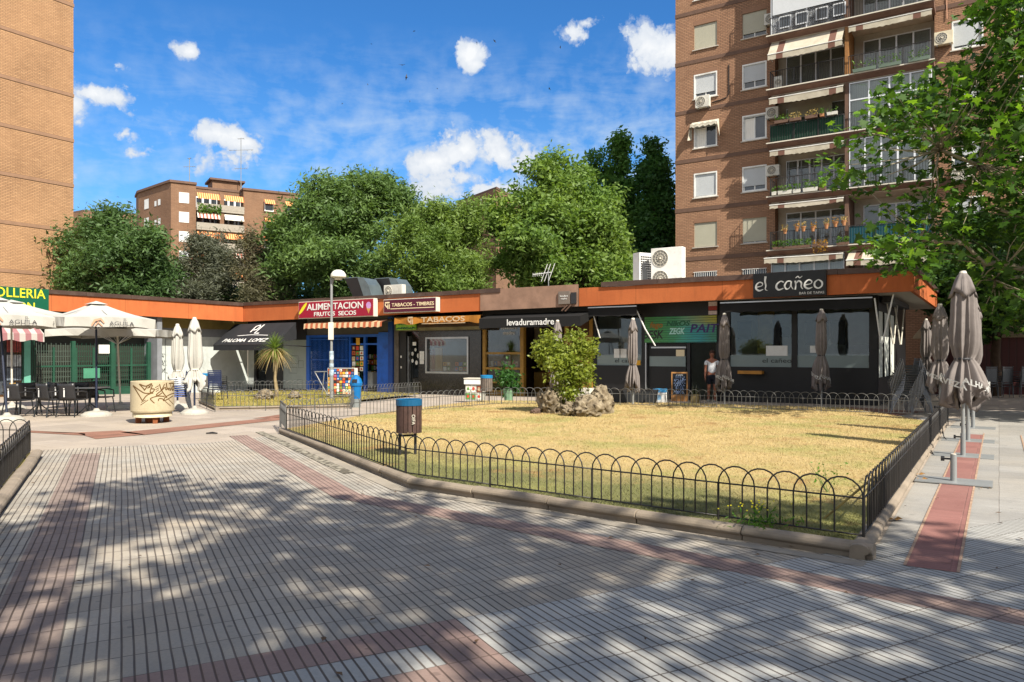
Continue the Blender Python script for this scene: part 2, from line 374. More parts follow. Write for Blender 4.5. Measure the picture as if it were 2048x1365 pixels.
# ================================================================ ground
def drape(name,poly,dz,m,kind='structure',step=2.0,parent=None):
    bm=bmesh.new(); vs=[bm.verts.new((p[0],p[1],0)) for p in poly]; bm.faces.new(vs); 
    ys=[p[1] for p in poly]; y=20.
    while y<45.1:
        if min(ys)<y<max(ys): bmesh.ops.bisect_plane(bm,geom=bm.verts[:]+bm.edges[:]+bm.faces[:],plane_co=(0,y,0),plane_no=(0,1,0))
        y+=step
    for v in bm.verts: v.co.z=zg(v.co.y)+dz
    bmesh.ops.recalc_face_normals(bm,faces=bm.faces); bm.normal_update()
    for f in bm.faces:
        if f.normal.z<0: f.normal_flip()
    me=bpy.data.meshes.new(name); bm.to_mesh(me); bm.free(); me.materials.append(m)
    o=bpy.data.objects.new(name,me); COL.objects.link(o); 
    if kind: o['kind']=kind
    return o
PA=-27.5
m_pave=pavers('ribbed_grey_paving',PA,.061,.305,.0115,.008,'#9c978d','#463f39')
m_pred=pavers('ribbed_red_paving',PA,.061,.305,.0115,.008,'#8f786f','#43362f',warm='#9d8c7f')
m_left=pavers('faded_red_paving',PA,.061,.305,.0115,.008,'#8b7b72','#433830',warm='#9b8d80')
m_plain=pavers('worn_plain_paving',33.,.60,.60,.006,.006,'#a1968a','#6a5f54',warm='#ad9f8b',bump=.1)
m_path=pavers('ribbed_pale_paving',-57.,.062,.62,.013,.007,'#9a9893','#5a544e',warm='#aea493')
m_pathr=pavers('ribbed_path_red_paving',-57.,.062,.31,.008,.01,'#8b6059','#6b4c46',warm='#9a776c')
m_plred=pavers('plain_red_paving',33.,.30,.30,.006,.006,'#86604f','#5d4037',warm='#977464',bump=.1)
m_earth=plain('ground_earth','#8c7f6c',.9,var=.2,scale=.6)
struct_ground=drape('ground',[(-500,-120),(500,-120),(500,700),(-500,700)],-.03,m_earth)
def gp(*pts): return [(lambda v:(v.x,v.y))(G(*p)) for p in pts]
drape('plaza_paving',[(-45,-12),(40,-12),(40,60),(-45,60)],0.,m_plain)
# ribbed zone in front of the camera, ending where the smooth paving begins
rz=gp((0,905),(250,893),(400,888),(500,878),(560,868),(813,977),(1738,1124),(2048,1215))
drape('ribbed_paving',[(-14,-8),(-14,12.0)]+[ (p[0],p[1]) for p in rz]+[(9,-8)],.004,m_pave)
# right-hand path
pa=gp((2048,1215),(1738,1124),(1893,856),(1905,850))
far=G(1975,812); 
drape('path',[(9,-8),pa[0],pa[1],pa[2],pa[3],(13.2,21.6),(30,13),(30,-8)],.005,m_path)
# red bands
def along(poly,off,w):
    """strip following a polyline at a sideways offset"""
    out=[];inn=[]
    for i,p in enumerate(poly):
        a=Vector(poly[max(i-1,0)]); b=Vector(poly[min(i+1,len(poly)-1)]); p=Vector(p)
        if 0<i<len(poly)-1:
            d1=(p-a).normalized(); d2=(b-p).normalized(); n1=Vector((-d1.y,d1.x)); n2=Vector((-d2.y,d2.x)); n=(n1+n2).normalized(); k=1/max(.3,n.dot(n1))
        else:
            d=(b-a).normalized(); n=Vector((-d.y,d.x)); k=1
        out.append(tuple(p+n*off*k)); inn.append(tuple(p+n*(off+w)*k))
    return out+inn[::-1]
kA,kB,kC,kD=[Vector(p) for p in gp((557,868),(813,977),(1738,1124),(1893,856))]
kE,kF,kG,kH=[Vector(p) for p in gp((1700,823),(1240,809),(960,807),(719,838))]
gd=Vector((math.sin(R(PA)),math.cos(R(PA)))); gc=Vector((gd.y,-gd.x))   # paving grid axes
e1=Vector((math.sin(R(33)),math.cos(R(33)))); e2=Vector((-e1.y,e1.x))
ext=kC+(kC-kB).normalized()*5
drape('red_paving_band',along([tuple(kA),tuple(kB),tuple(kC),tuple(ext)],-.62,-.33),.008,m_pred)
drape('concrete_gutter',along([tuple(kA),tuple(kB),tuple(kC)],-.05,-.16),.010,plain('gutter_concrete','#8b8376',.85,var=.2,scale=2,bump=.3))
cob=NT('cobble_strip'); v_=cob.coord(); vo=cob.n('ShaderNodeTexVoronoi'); vo.inputs['Scale'].default_value=11; cob.l(v_,vo.inputs[0])
cob.bsdf(cob.mix(cob.ramp(vo.outputs[0],.38,.62),lin('#8d8778'),lin('#575146')),.9,0,cob.math('SUBTRACT',1.,vo.outputs[0]),.8,.02)
drape('cobble_edge',along([tuple(kA+(kA-kB).normalized()*.5),tuple(kA.lerp(kB,.55)),tuple(kA.lerp(kB,.8))],-.20,-.16),.012,cob.m)
# left red strip along the grid
s0=Vector(gp((52,1100))[0]); s1=Vector(gp((136,1100))[0]); wd=abs((s1-s0).dot(gc))
drape('red_paving_strip',[tuple(s0-gd*8),tuple(s0+gd*6.6),tuple(s0+gd*6.6+gc*.40),tuple(s0-gd*8+gc*.40)],.008,m_left)
# red ring of pavers near the camera
c0=Vector(gp((931.5,1243))[0])
def rect(o,a,b,c,d_): return [tuple(o+gc*a+gd*c),tuple(o+gc*b+gd*c),tuple(o+gc*b+gd*d_),tuple(o+gc*a+gd*d_)]
snap=lambda v_: math.floor(v_/.305+.5)*.305
ox=snap(c0.dot(gc)); oy=snap(c0.dot(gd)); o0=gc*ox+gd*oy
for i,(a,b,c,d_) in enumerate(((-1.83,0,-.305,0),(-.305,0,-2.4,-.305),(-1.83,-.305,-.915,-.61))):
    drape('red_paving_ring',rect(o0,a,b,c,d_),.008+.002*i,m_pred)
pale=pavers('newer_grey_paving',PA,.061,.305,.013,.009,'#a6a5a0','#433b34',warm='#a6a49c')
for i,(a,b,c,d_) in enumerate(((0,6.2,-.305,0),(0,6.2,-2.4,-.305),(-1.525,-.305,-.61,-.305),(-3.6,-1.83,-2.4,-.305))):
    drape('newer_paving_patch',rect(o0,a,b,c,d_),.0065+.0005*i,pale)
# path red strip + pale edging lines
q1,q2=[Vector(p) for p in gp((1812,1134),(1912,1152))]
t0=(q1.dot(e1)); A1=q1; wv=(q2-q1).dot(-e2)
drape('red_path_strip',[tuple(A1),tuple(A1+e1*11.2),tuple(A1+e1*11.2-e2*wv),tuple(A1-e2*wv)],.010,m_pathr)
m_joint=plain('mortar_joint','#9a7f6a',.9,var=.3,scale=9)
for off in (-.02,wv,wv+.62,wv+1.24,wv+1.86):
    b0=A1-e2*off; drape('paving_joint',[tuple(b0),tuple(b0+e1*11.5),tuple(b0+e1*11.5-e2*.022),tuple(b0-e2*.022)],.014,m_joint)
# smooth plaza red shapes
for pts in (((60,864),(156,868),(192,879),(290,870),(240,862),(156,866)),((240,866),(287,871),(560,841),(560,835)),((505,838),(560,830),(560,836)),((60,862),(60,866),(170,872),(170,868))):
    drape('red_plaza_band',gp(*pts),.008,m_plred)
drape('red_terrace_band',gp((1780,834),(1850,824),(1700,815),(1640,820)),.008,m_plred)
# ---------------------------------------------------------------- kerbs
m_kerb=plain('kerb_concrete','#85796a',.85,var=.18,scale=2.2,bump=.5,dirt='#5d5446',dscale=1.8)
def kerb(name,pts,h=.13,w=.15,side=1,label=None):
    mb=MB(); prof=[(.035,0),(.035,h*.34),(.012,h*.42),(.0,h*.55),(.003,h*.72),(.02,h*.88),(.05,h*.98),(.085,h),(.12,h*.96),(w,h*.8),(w,0)]
    P=[Vector(p) for p in pts]
    for i in range(len(P)-1):
        a,b=P[i],P[i+1]; L=(b-a).length; n=max(1,round(L/.98)); d=(b-a)/L; nn=Vector((-d.y,d.x))*side
        for k in range(n):
            s=a+d*(L*k/n+(.004 if k else 0)); e=a+d*(L*(k+1)/n-(.004 if k<n-1 else -.02))
            j=random.uniform(-.006,.006); jz=random.uniform(-.004,.006); vs=[]
            for c in (s,e):
                for (u,z) in prof: q=c+nn*(u+j); vs.append((q.x,q.y,zg(c.y)+z+(jz if z>0 else 0)))
            m=len(prof); mb.add(vs,[(t,t+1,m+t+1,m+t) for t in range(m-1)]+[tuple(range(m-1,-1,-1)),tuple(range(m,2*m))])
    o=mb.build(name,m_kerb,bevel=.006); o['kind']='structure'; return o
lawn_px=[kA,kB,kC,kD,kE,kF,kG,kH]
kerb('kerb',[tuple(p) for p in (kA,kB,kC)]); kerb('kerb',[tuple(p) for p in (kC,kD)]); kerb('kerb',[tuple(p) for p in (kD,kE,kF,kG,kH,kA)],h=.07)
# lawn
def grassmat(name,dry,dry2,green,gmask):
    t=NT(name); v=t.coord(); x,y=t.sep(v)[0:2]
    n=t.noise(v,1.3,6,.7); k=t.mix(t.ramp(n,.3,.7),lin(dry),lin(dry2))
    k=t.mix(t.ramp(t.noise(v,40,3,.7),.35,.7,0,.6),k,tuple(c*.45 for c in lin(dry)))
    if gmask is not None:
        # greener where the ground stays moist, along the kerb
        g=t.math('ADD',t.math('MULTIPLY',x,gmask[0]),t.math('MULTIPLY',y,gmask[1]))
        g=t.math('ADD',g,t.math('MULTIPLY',t.math('SUBTRACT',t.noise(v,.9,5,.7),.5),3.2))
        k=t.mix(t.ramp(g,gmask[2]+.2,gmask[2]+1.8,.9,.0),k,lin(green)); k=t.mix(t.ramp(t.noise(v,.45,5,.7),.50,.62,0,.75),k,lin('#8a8850')); k=t.mix(t.ramp(t.noise(v,.8,5,.75),.57,.66,0,.75),k,lin('#8f6f47'))
    else: k=t.mix(t.ramp(t.noise(v,1.1,4),.4,.6,.1,.9),k,lin(green))
    t.bsdf(k,.85,0,t.noise(v,55,4),.6,.02,.2,); MATS[name]=t.m; return t.m
nf=(kC-kB).normalized(); nn=Vector((-nf.y,nf.x)); gm=(nn.x,nn.y,nn.dot(kB)+.9)
m_lawn=grassmat('dry_lawn_soil','#a79263','#bba474','#5c5f3b',gm)
m_blade=grassmat('dry_grass_blades','#b39c66','#ccb784','#6a7042',gm)
def inset(poly,w):
    out=[]; n=len(poly)
    for i in range(n):
        a,p,b=poly[i-1],poly[i],poly[(i+1)%n]; d1=(p-a).normalized(); d2=(b-p).normalized(); n1=Vector((-d1.y,d1.x)); n2=Vector((-d2.y,d2.x)); m=(n1+n2).normalized(); out.append(p+m*w/max(.35,m.dot(n1)))
    return out
LW=inset(lawn_px,.14)
drape('lawn',[tuple(p) for p in LW],.10,m_lawn)
def inpoly(P,X,Y):
    c=np.zeros(len(X),bool); n=len(P)
    for i in range(n):
        x1,y1=P[i-1]; x2,y2=P[i]
        cond=((y1>Y)!=(y2>Y)); c^=cond&(X<(x2-x1)*(Y-y1)/((y2-y1) if y2!=y1 else 1e-9)+x1)
    return c
def blades(name,P,n,h,wd,m,z0,label,near=None,dens=None):
    xs=[p[0] for p in P]; ys=[p[1] for p in P]
    X=RNG.uniform(min(xs),max(xs),n*3); 
    if near: # more blades near the camera side
        u=RNG.uniform(0,1,n*3)**1.9; Y=min(ys)+u*(max(ys)-min(ys))
    else: Y=RNG.uniform(min(ys),max(ys),n*3)
    k=inpoly(P,X,Y); X=X[k][:n]; Y=Y[k][:n]; n=len(X)
    Z=-.0011*np.maximum(0,np.minimum(Y,45)-20)**2+z0
    sc=1+np.maximum(0,Y-9)*.06
    hh=RNG.uniform(.4,1,n)*h*(1+.25*(sc-1)); th=RNG.uniform(0,2*np.pi,n); w_=wd*sc*RNG.uniform(.6,1.3,n)
    lean=RNG.uniform(.2,1.6,n)*hh; la=RNG.uniform(0,2*np.pi,n)
    V=np.zeros((n,3,3)); B=np.stack([X,Y,Z],1); D=np.stack([np.cos(th),np.sin(th),0*th],1)*w_[:,None]/2
    V[:,0]=B-D; V[:,1]=B+D; V[:,2]=B+np.stack([np.cos(la)*lean,np.sin(la)*lean,hh],1)
    o=fastmesh(name,V.reshape(-1,3),3,m); tag(o,label,'grass',kind='stuff'); return o
blades('grass',[tuple(p) for p in inset(lawn_px,.12)],150000,.032,.006,m_blade,.10,'dry straw coloured grass covering the fenced lawn',near=True)
# ================================================================ right-hand apartment tower
TR=Frame(9.72,44.6,-33)
BZ=[7.15+2.89*k for k in range(-1,8)]     # floor bands: 4.26, 7.15, 10.04 ...
tower=thing('apartment_tower','tall brown brick apartment tower with stacked balconies rising behind the bar','building',(9.72,44.6,0),R(-33))
c1=(1.14,2.50); c2=(3.96,5.29); c3=(14.2,15.5); c4=(16.97,18.3)
wins=[]
for k,b in enumerate(BZ):
    for ci,c in enumerate((c1,c2,c3,c4)):
        wins.append((c[0],c[1],b+.68,b+2.08,k,ci))
BX0,BXM,BX1=5.75,9.57,13.45
mb=MB(); mb.holes(0,BX0,-1,27.4,[w_[:4] for w_ in wins if w_[5]<2],0,.2); mb.holes(BX1,26,-1,27.4,[w_[:4] for w_ in wins if w_[5]>1],0,.2)
mb.poly([(BX0,.9,-1),(BX1,.9,-1),(BX1,.9,27.4),(BX0,.9,27.4)]); mb.poly([(BX0,0,-1),(BX0,.9,-1),(BX0,.9,27.4),(BX0,0,27.4)]); mb.poly([(BX1,0,-1),(BX1,0,27.4),(BX1,.9,27.4),(BX1,.9,-1)])
mb.poly([(0,0,-1),(0,0,27.4),(0,12,27.4),(0,12,-1)]); mb.poly([(26,0,-1),(26,12,-1),(26,12,27.4),(26,0,27.4)]); mb.poly([(0,12,-1),(0,12,27.4),(26,12,27.4),(26,12,-1)])
mb.poly([(0,0,27.4),(26,0,27.4),(26,12,27.4),(0,12,27.4)])
mb.build('wall',M_brick,tower)
for b in BZ:
    for a,c in ((-.02,BX0),(BX1,26.02)): MB().box(a,c,-.025,.1,b-.1,b+.12).build('floor_band',M_band,tower)
m_sold=NT('soldier_brick'); v_,u_,z_=uv_wall(m_sold); 
f_=m_sold.math('FRACT',m_sold.math('DIVIDE',u_,.065)); m_=m_sold.math('LESS_THAN',f_,.2)
m_sold.bsdf(m_sold.mix(m_,lin('#8a6750'),lin('#58473a')),.85)
M_pane=plain('window_pane_dark',(.035,.045,.055),.08,spec=.9,var=.4,scale=1.2)
M_curt=slatted('curtain_cloth','#e2dfd6',.11,0,.78,.9,.01); M_curtb=slatted('brown_curtain','#a8957c',.13,0,.6,.9,.01)
M_sill=plain('stone_sill','#b6afa4',.7)
def win(fr_parent,x0,x1,z0,z1,y,style,depth=.14):
    """style: shut fraction, white frame, what shows below"""
    shut,framed,mat=style; w=.06
    if framed:
        mb=MB(); o=-.012
        mb.box(x0-.01,x1+.01,o,depth,z1-w,z1+.02).box(x0-.01,x1+.01,o,depth,z0-.02,z0+w).box(x0-.01,x0+w,o+.001,depth,z0+w,z1-w).box(x1-w,x1+.01,o+.001,depth,z0+w,z1-w)
        fr=mb.build('window',M_white,fr_parent)
    else:
        mb=MB(); mb.box(x0,x1,depth,depth+.03,z0,z1); fr=mb.build('window',M_white,fr_parent)
    i=w if framed else .0; zs=z1-i-(z1-z0-2*i)*shut
    if shut<.99:
        MB().box(x0+i,x1-i,depth-.02,depth-.005,z0+i,zs).build('pane',M_pane,fr)
        mb=MB(); xm=(x0+x1)/2
        mb.box(xm-.03,xm+.03,depth-.05,depth-.021,z0+i,zs).box(x0+i,x0+i+.045,depth-.05,depth-.021,z0+i,zs).box(x1-i-.045,x1-i,depth-.05,depth-.021,z0+i,zs).box(x0+i+.045,xm-.03,depth-.05,depth-.021,z0+i,z0+i+.05).box(xm+.03,x1-i-.045,depth-.05,depth-.021,z0+i,z0+i+.05)
        mb.build('sash',M_white,fr)
        if shut<.3: MB().box(x0+i+.05,xm-.03,depth-.021,depth-.016,z0+i+.05,zs-.02).build('curtain',M_curt,fr)
    if shut>0: MB().box(x0+i,x1-i,depth-.09,depth-.06,zs,z1-i).build('shutter',mat,fr)
    MB().box(x0-.09,x1+.09,-.075,depth,z0-.065,z0-.021).build('sill',M_sill,fr)
    return fr
styles={}
for k in range(9):
    for ci in range(4): styles[(k,ci)]=(random.choice((.0,.35,.7,.85,1.)),random.random()<.6,M_shutter)
styles.update({(5,0):(1.,False,M_shutter2),(5,1):(.82,False,M_shutter2),(4,0):(.8,True,M_shutter),(4,1):(.72,True,M_shutter),(3,0):(.12,True,M_shutter),(3,1):(.05,True,M_shutter),
 (2,0):(.97,True,M_shutter),(2,1):(.8,True,M_shutter),(1,0):(1.,False,M_shutter2),(1,1):(.94,False,M_shutter2),(5,2):(.9,True,M_shutter),(4,2):(.9,True,M_shutter),(3,2):(1.,True,M_shutter),(2,2):(.6,True,M_shutter),(1,2):(.9,True,M_shutter),(0,2):(.5,True,M_shutter)})
for (x0,x1,z0,z1,k,ci) in wins:
    if z0>24: continue
    if k==0 and ci<2:
        fr=MB().box(x0,x1,.14,.17,z0,z1).build('window',M_pane,tower); mb=MB()
        for i in range(11): mb.tube([(x0+.05+i*(x1-x0-.1)/10,-.04,z0+.02),(x0+.05+i*(x1-x0-.1)/10,-.04,z1+.02)],.012,6)
        mb.box(x0-.02,x1+.02,-.055,-.03,z1+.0,z1+.035).box(x0-.02,x1+.02,-.055,-.03,z0+.4,z0+.43)
        for x in (x0,x1): mb.box(x-.01,x+.01,-.05,0,z1-.2,z1-.17)
        mb.build('window_bars',M_white,fr)
    else: win(tower,x0,x1,z0,z1,0,styles[(k,ci)])
    MB().box(x0-.02,x1+.02,-.006,.02,z1+.022,z1+.27).build('lintel',m_sold.m,tower)
# small curled awning over the open window
mb=MB(); x0,x1=c1[0]-.1,c1[1]+.12; zt=BZ[3]+2.2
for i in range(14):
    a=x0+(x1-x0)*i/14; b=x0+(x1-x0)*(i+1)/14; s=.05*math.sin(i*2.1); s2=.05*math.sin((i+1)*2.1)
    mb.poly([(a,-.03,zt),(b,-.03,zt),(b,-.42,zt-.22+s2*.5),(a,-.42,zt-.22+s*.5)]); mb.poly([(a,-.42,zt-.22+s*.5),(b,-.42,zt-.22+s2*.5),(b,-.44,zt-.40+s2),(a,-.44,zt-.40+s)])
for x,q in ((x0,-1),(x1,1)): mb.poly([(x,-.03,zt),(x,-.42,zt-.22),(x+q*.16,-.40,zt-1.1),(x+q*.02,-.05,zt-1.0)])
mb.build('window_awning',plain('grubby_cream_canvas','#b8b2a2',.9,var=.2,scale=4,dirt='#7b7466'),tower)
# ---- balconies
M_slab=plain('balcony_render','#6a4f43',.8,var=.15,dirt='#4f3a31'); M_soffit=plain('balcony_underside','#b5a896',.8)
M_rail=plain('railing_black',(.025,.022,.02),.5)
M_awnb=NT('striped_awning_cloth')
v_=M_awnb.coord(); x_=M_awnb.sep(v_)[0]
a1=M_awnb.math('LESS_THAN',M_awnb.math('ABSOLUTE',M_awnb.math('SUBTRACT',M_awnb.math('ABSOLUTE',M_awnb.math('SUBTRACT',M_awnb.math('PINGPONG',M_awnb.math('SUBTRACT',x_,BX0),1.91),0.)),.62)),.17)
n_=M_awnb.noise(v_,2,5); M_awnb.bsdf(M_awnb.mix(a1,M_awnb.mix(M_awnb.ramp(n_,.35,.7),lin('#b3ac9b'),lin('#9a9280')),lin('#65463a')),.9); M_awnb=M_awnb.m
M_wframe=plain('white_joinery','#d2d6da',.45,var=.04)
def railing(x0,x1,z,fill=None,name='railing',y=-1.12,sides=True,parent=tower):
    mb=MB(); mb.box(x0,x1,y-.02,y+.02,z+.98,z+1.01); mb.box(x0,x1,y-.012,y+.012,z+.06,z+.085)
    n=int((x1-x0)/.125)
    for i in range(n+1): mb.bar((x0+(x1-x0)*i/n,y,z+.06),(x0+(x1-x0)*i/n,y,z+.98),.016)
    for i in range(4): x=x0+(x1-x0)*i/3; mb.bar((x,y,z-.1),(x,y,z+1.0),.035)
    if sides: mb.box(x0-.015,x0+.012,y+.021,-.1,z+.98,z+1.01); [mb.bar((x0,y+.12*i,z+.05),(x0,y+.12*i,z+.98),.016) for i in range(1,9)]
    o=mb.build(name,M_rail,parent)
    if fill: MB().box(x0+.02,x1-.02,y+.025,y+.035,z+.1,z+.95).build('screen',fill,o)
    return o
def awning(x0,x1,zt,out,drop,val=.3,y0=-.9):
    mb=MB(); n=26
    for i in range(n):
        a=x0+(x1-x0)*i/n; b=x0+(x1-x0)*(i+1)/n; s=lambda k: .045*abs(math.sin(k*math.pi/2.2))
        sg=lambda k:-.06*math.sin(math.pi*k/n)
        mb.poly([(a,y0,zt),(b,y0,zt),(b,y0-out,zt-drop+sg(i+1)),(a,y0-out,zt-drop+sg(i))])
        mb.poly([(a,y0-out,zt-drop+sg(i)),(b,y0-out,zt-drop+sg(i+1)),(b,y0-out-.01,zt-drop-val+s(i+1)+sg(i+1)),(a,y0-out-.01,zt-drop-val+s(i)+sg(i))])
    o=mb.build('awning',M_awnb,tower)
    mb=MB(); mb.tube([(x0-.02,y0-out,zt-drop-.01),(x1+.02,y0-out,zt-drop-.01)],.025,6)
    for x in (x0+.05,x1-.05): mb.tube([(x,y0+.1,zt-drop-.1),(x,y0-out,zt-drop)],.018,6)
    mb.build('awning_bar',M_white,o)
def glazing(x0,x1,z0,z1,y,panes,curtain=None,frame=M_wframe,solid=0.,top=0.):
    mb=MB(); w=.05
    mb.box(x0,x1,y,y+.08,z1-w,z1).box(x0,x1,y,y+.08,z0,z0+w+solid*(z1-z0))
    zb=z0+w+solid*(z1-z0)
    for i in range(panes+1):
        x=x0+(x1-x0)*i/panes; mb.box(max(x0,x-.04),min(x1,x+.04),y+.002,y+.078,zb,z1-w)
    if top: mb.box(x0+.04,x1-.04,y+.004,y+.07,z1-top-.03,z1-top+.03)
    o=mb.build('glazing',frame,tower); MB().box(x0+.04,x1-.04,y+.04,y+.045,zb,z1-w).build('pane',M_glass if curtain else M_pane,o)
    if curtain: MB().box(x0+.04,x1-.04,y+.14,y+.16,zb,z1-w).build('curtain',curtain,o)
    return o
M_green=slatted('green_reed_screen','#143a2c',.07,0,.5,.8); M_teal=slatted('teal_reed_screen','#1d5560',.09,0,.6,.8)
M_blind=slatted('white_roller_blind','#c3c7ca',.06); M_oldwood=plain('old_ochre_wood','#8d6236',.7,var=.3,scale=6)
for k,b in enumerate(BZ):
    if k<0 or k>7: continue
    zt=b+2.62
    if k>0:
        mb=MB(); 
        mb.yprism([(-1.25,b-.08),(-1.25,b+.02),(.9,b+.02),(.9,b-.26),(-1.0,b-.26)],BX0-.12,BX1+.05)
        o=mb.build('balcony_slab',M_slab,tower)
        MB().box(BX0-.16,BX1+.09,-1.29,-1.251,b-.02,b+.035).build('slab_edge',M_offw,o)
        MB().box(BX0+.05,BX1-.1,-.97,.85,b-.285,b-.262).build('soffit',M_soffit,o)
    mb=MB(); mb.box(BXM-.09,BXM+.09,-1.0,.88,b+.021,b+2.6); mb.build('party_wall',M_oldwood if k==4 else M_band,tower)
# floor by floor, from the top of the frame down (left bay, right bay)
def back(x0,x1,b,panes,cur,solid=0.,y=.55,top=0.): 
    glazing(x0+.45,x1-.15,b+.03,b+2.25,y,panes,cur,solid=solid,top=top)
    MB().box(x0,x1,y+.1,y+.14,b+.025,b+2.6).build('back_wall',plain('balcony_back_wall','#a79e90',.9),tower)
L=(BX0+.02,BXM-.12); Q=(BXM+.12,BX1-.05)
b=BZ[6]; glazing(L[0],L[1],b+.03,b+2.55,-1.0,4,M_curt); railing(L[0],L[1],b); back(*Q,b,4,M_curtb); railing(Q[0],Q[1],b,sides=False)
b=BZ[5]; o=glazing(L[0],L[1],b+.03,b+2.55,-1.0,2,None,top=0); 
MB().box(L[0]+.1,L[1]-.05,-1.03,-1.01,b+1.15,b+2.5).build('roller_blind',M_blind,tower)
for i in range(2):
    for j in range(2):
        x=L[0]+.45+i*1.85+j*.85; MB().box(x,x+.62,-1.05,-1.031,b+.35,b+1.0).build('casement',M_wframe,tower); MB().box(x+.06,x+.56,-1.058,-1.0505,b+.42,b+.94).build('casement_pane',M_pane,tower)
MB().box(L[0],L[1],-.96,-.94,b+.05,b+1.15).build('panel',M_wframe,tower)
railing(L[0],L[1],b); back(*Q,b,5,M_curtb); railing(Q[0],Q[1],b,sides=False); awning(Q[0],Q[1],b+2.6,.35,.25)
b=BZ[4]; back(*L,b,4,M_curtb); railing(L[0],L[1],b); awning(L[0],L[1],b+2.6,.75,.85,.32); back(*Q,b,4,M_curt,solid=.02); railing(Q[0],Q[1],b,sides=False); awning(Q[0],Q[1],b+2.6,.25,.1,.3)
b=BZ[3]; back(*L,b,3,M_curt,solid=.25); railing(L[0],L[1],b,M_green); awning(L[0],L[1],b+2.6,.45,.22,.35); glazing(Q[0],Q[1],b+.03,b+2.55,-1.0,4,M_curt,top=.9); railing(Q[0],Q[1],b,sides=False)
MB().box(L[0]+.6,L[1]-.8,.3,.33,b+1.6,b+2.2).build('blind',M_shutter2,tower)
b=BZ[2]; back(*L,b,5,M_curt,solid=.12); railing(L[0],L[1],b); awning(L[0],L[1],b+2.6,.3,.12,.3); glazing(Q[0],Q[1],b+.03,b+2.55,-1.0,5,M_curt); railing(Q[0],Q[1],b,sides=False)
mb=MB()
for i in range(3):
    for j in range(4): mb.box(L[0]+.58+i*.66,L[0]+.60+i*.66+.012,.5,.54,b+.6,b+2.2).box(L[0]+.5,L[1]-.2,.505,.535,b+.55+j*.42,b+.57+j*.42)
mb.build('glazing_bars',M_wframe,tower)
b=BZ[1]; back(*L,b,4,M_curt,top=.45); railing(L[0],L[1],b); awning(L[0],L[1],b+2.6,.35,.15,.22); back(*Q,b,4,M_curt); railing(Q[0],Q[1],b,M_teal,sides=False)
b=BZ[0]; glazing(L[0],L[1],b-.2,b+2.55,-.95,5,M_curt); awning(L[0]-.25,L[1],b+2.6,.5,.12,.3); back(*Q,b,4,M_curt); awning(Q[0],Q[1],b+2.6,1.0,.55,.3)
# ---- air conditioners
M_acw=plain('ac_casing','#c6c4ba',.5,var=.05,dirt='#8b8678'); M_grille=NT('ac_grille')
v_=M_grille.coord(); g_=M_grille.math('FRACT',M_grille.math('DIVIDE',M_grille.sep(v_)[2],.03)); M_grille.bsdf(M_grille.mix(M_grille.math('LESS_THAN',g_,.45),lin('#8f8d86'),lin('#2b2b2a')),.6); M_grille=M_grille.m
def ac(name,label,fr,x0,x1,z0,z1,y0,depth=.32,group='air conditioners on the tower wall',tint=M_acw,fans=1,bracket=True,cat='air conditioner',ang=-33):
    ox,oy=fr.w((x0+x1)/2,y0); t=thing(name,label,cat,(ox,oy,z0),R(ang),group); w=(x1-x0)/2; h=z1-z0
    mb=MB(); mb.box(-w,w,-depth,-.04,0,h); mb.build('casing',tint,t,bevel=.012)
    if bracket:
        mb=MB(); [mb.box(q*w*.7-.02,q*w*.7+.02,-depth-.02,0,-.05,-.005) or mb.bar((q*w*.7,-.01,-.3),(q*w*.7,-depth+.03,-.04),.025) for q in (-1,1)]; mb.build('bracket',M_greysteel,t)
    for k in range(fans):
        r=min(h/fans,2*w)*.40; cz=h*(k+.5)/fans; cx=-w+r+.06
        mb=MB(); n=22
        mb.add([(cx+r*math.cos(2*math.pi*i/n),-depth-.006,cz+r*math.sin(2*math.pi*i/n)) for i in range(n)],[tuple(range(n-1,-1,-1))]); g=mb.build('fan_grille',M_grille,t)
        mb=MB(); 
        for rr in (r,r*.66,r*.33): mb.tube([(cx+rr*math.cos(2*math.pi*i/n),-depth-.012,cz+rr*math.sin(2*math.pi*i/n)) for i in range(n)],.008,5,closed=True)
        for i in range(12): a=i*math.pi/6; mb.bar((cx,-depth-.012,cz),(cx+r*math.cos(a),-depth-.012,cz+r*math.sin(a)),.008)
        mb.cyl(cx,-depth-.02,cz-.02,cz+.02,.05,8); mb.build('fan_guard',M_offw,g)
    return t
def ac_px(label,px0,px1,py0,py1,out=.0,**k):
    x0=TR.lx(px0,-.35-out);x1=TR.lx(px1,-.35-out); Y=TR.w((x0+x1)/2,-.35-out)[1]
    return ac('air_conditioner',label,TR,x0,x1,ZatY(py1,Y),ZatY(py0,Y),-out,**k)
ac_px('greyish air conditioner hung below the partly shuttered left column window with black cable',1390,1418,191,214)
ac_px('air conditioner beside the top greenish shutter, just left of the white glazed balcony',1528,1552,26,48)
ac_px('air conditioner with dark fan left of the balcony with the dark green screen',1531,1556,214,236)
ac_px('air conditioner on the tower left of the balcony with the paned white doors',1532,1558,330,351)
ac_px('cream air conditioner on the right side of the tower beside the cream awning balcony',1868,1906,62,88,tint=plain('cream_casing','#c9bfa6',.5))
ac_px('air conditioner on the tower half hidden by the plane tree leaves',1902,1944,336,360)
MBc=MB(); xx=TR.lx(1458,0); zz=ZatY(130,TR.w(xx,0)[1]); z2=ZatY(188,TR.w(xx,0)[1]); xl=TR.lx(1424,0)
MBc.tube([(xx,-.03,zz),(xx,-.03,z2),(xx-.15,-.03,z2-.2),(xx-.55,-.03,z2-.28),(xl,-.04,z2-.33)],.028,6); MBc.build('cable',M_black,tower)
xx=TR.lx(1894,0); MB().tube([(xx,-.03,24),(xx-.03,-.03,19.8),(xx,-.05,18.1)],.02,6).build('cable',plain('tan_cable','#b98d74',.7),tower)
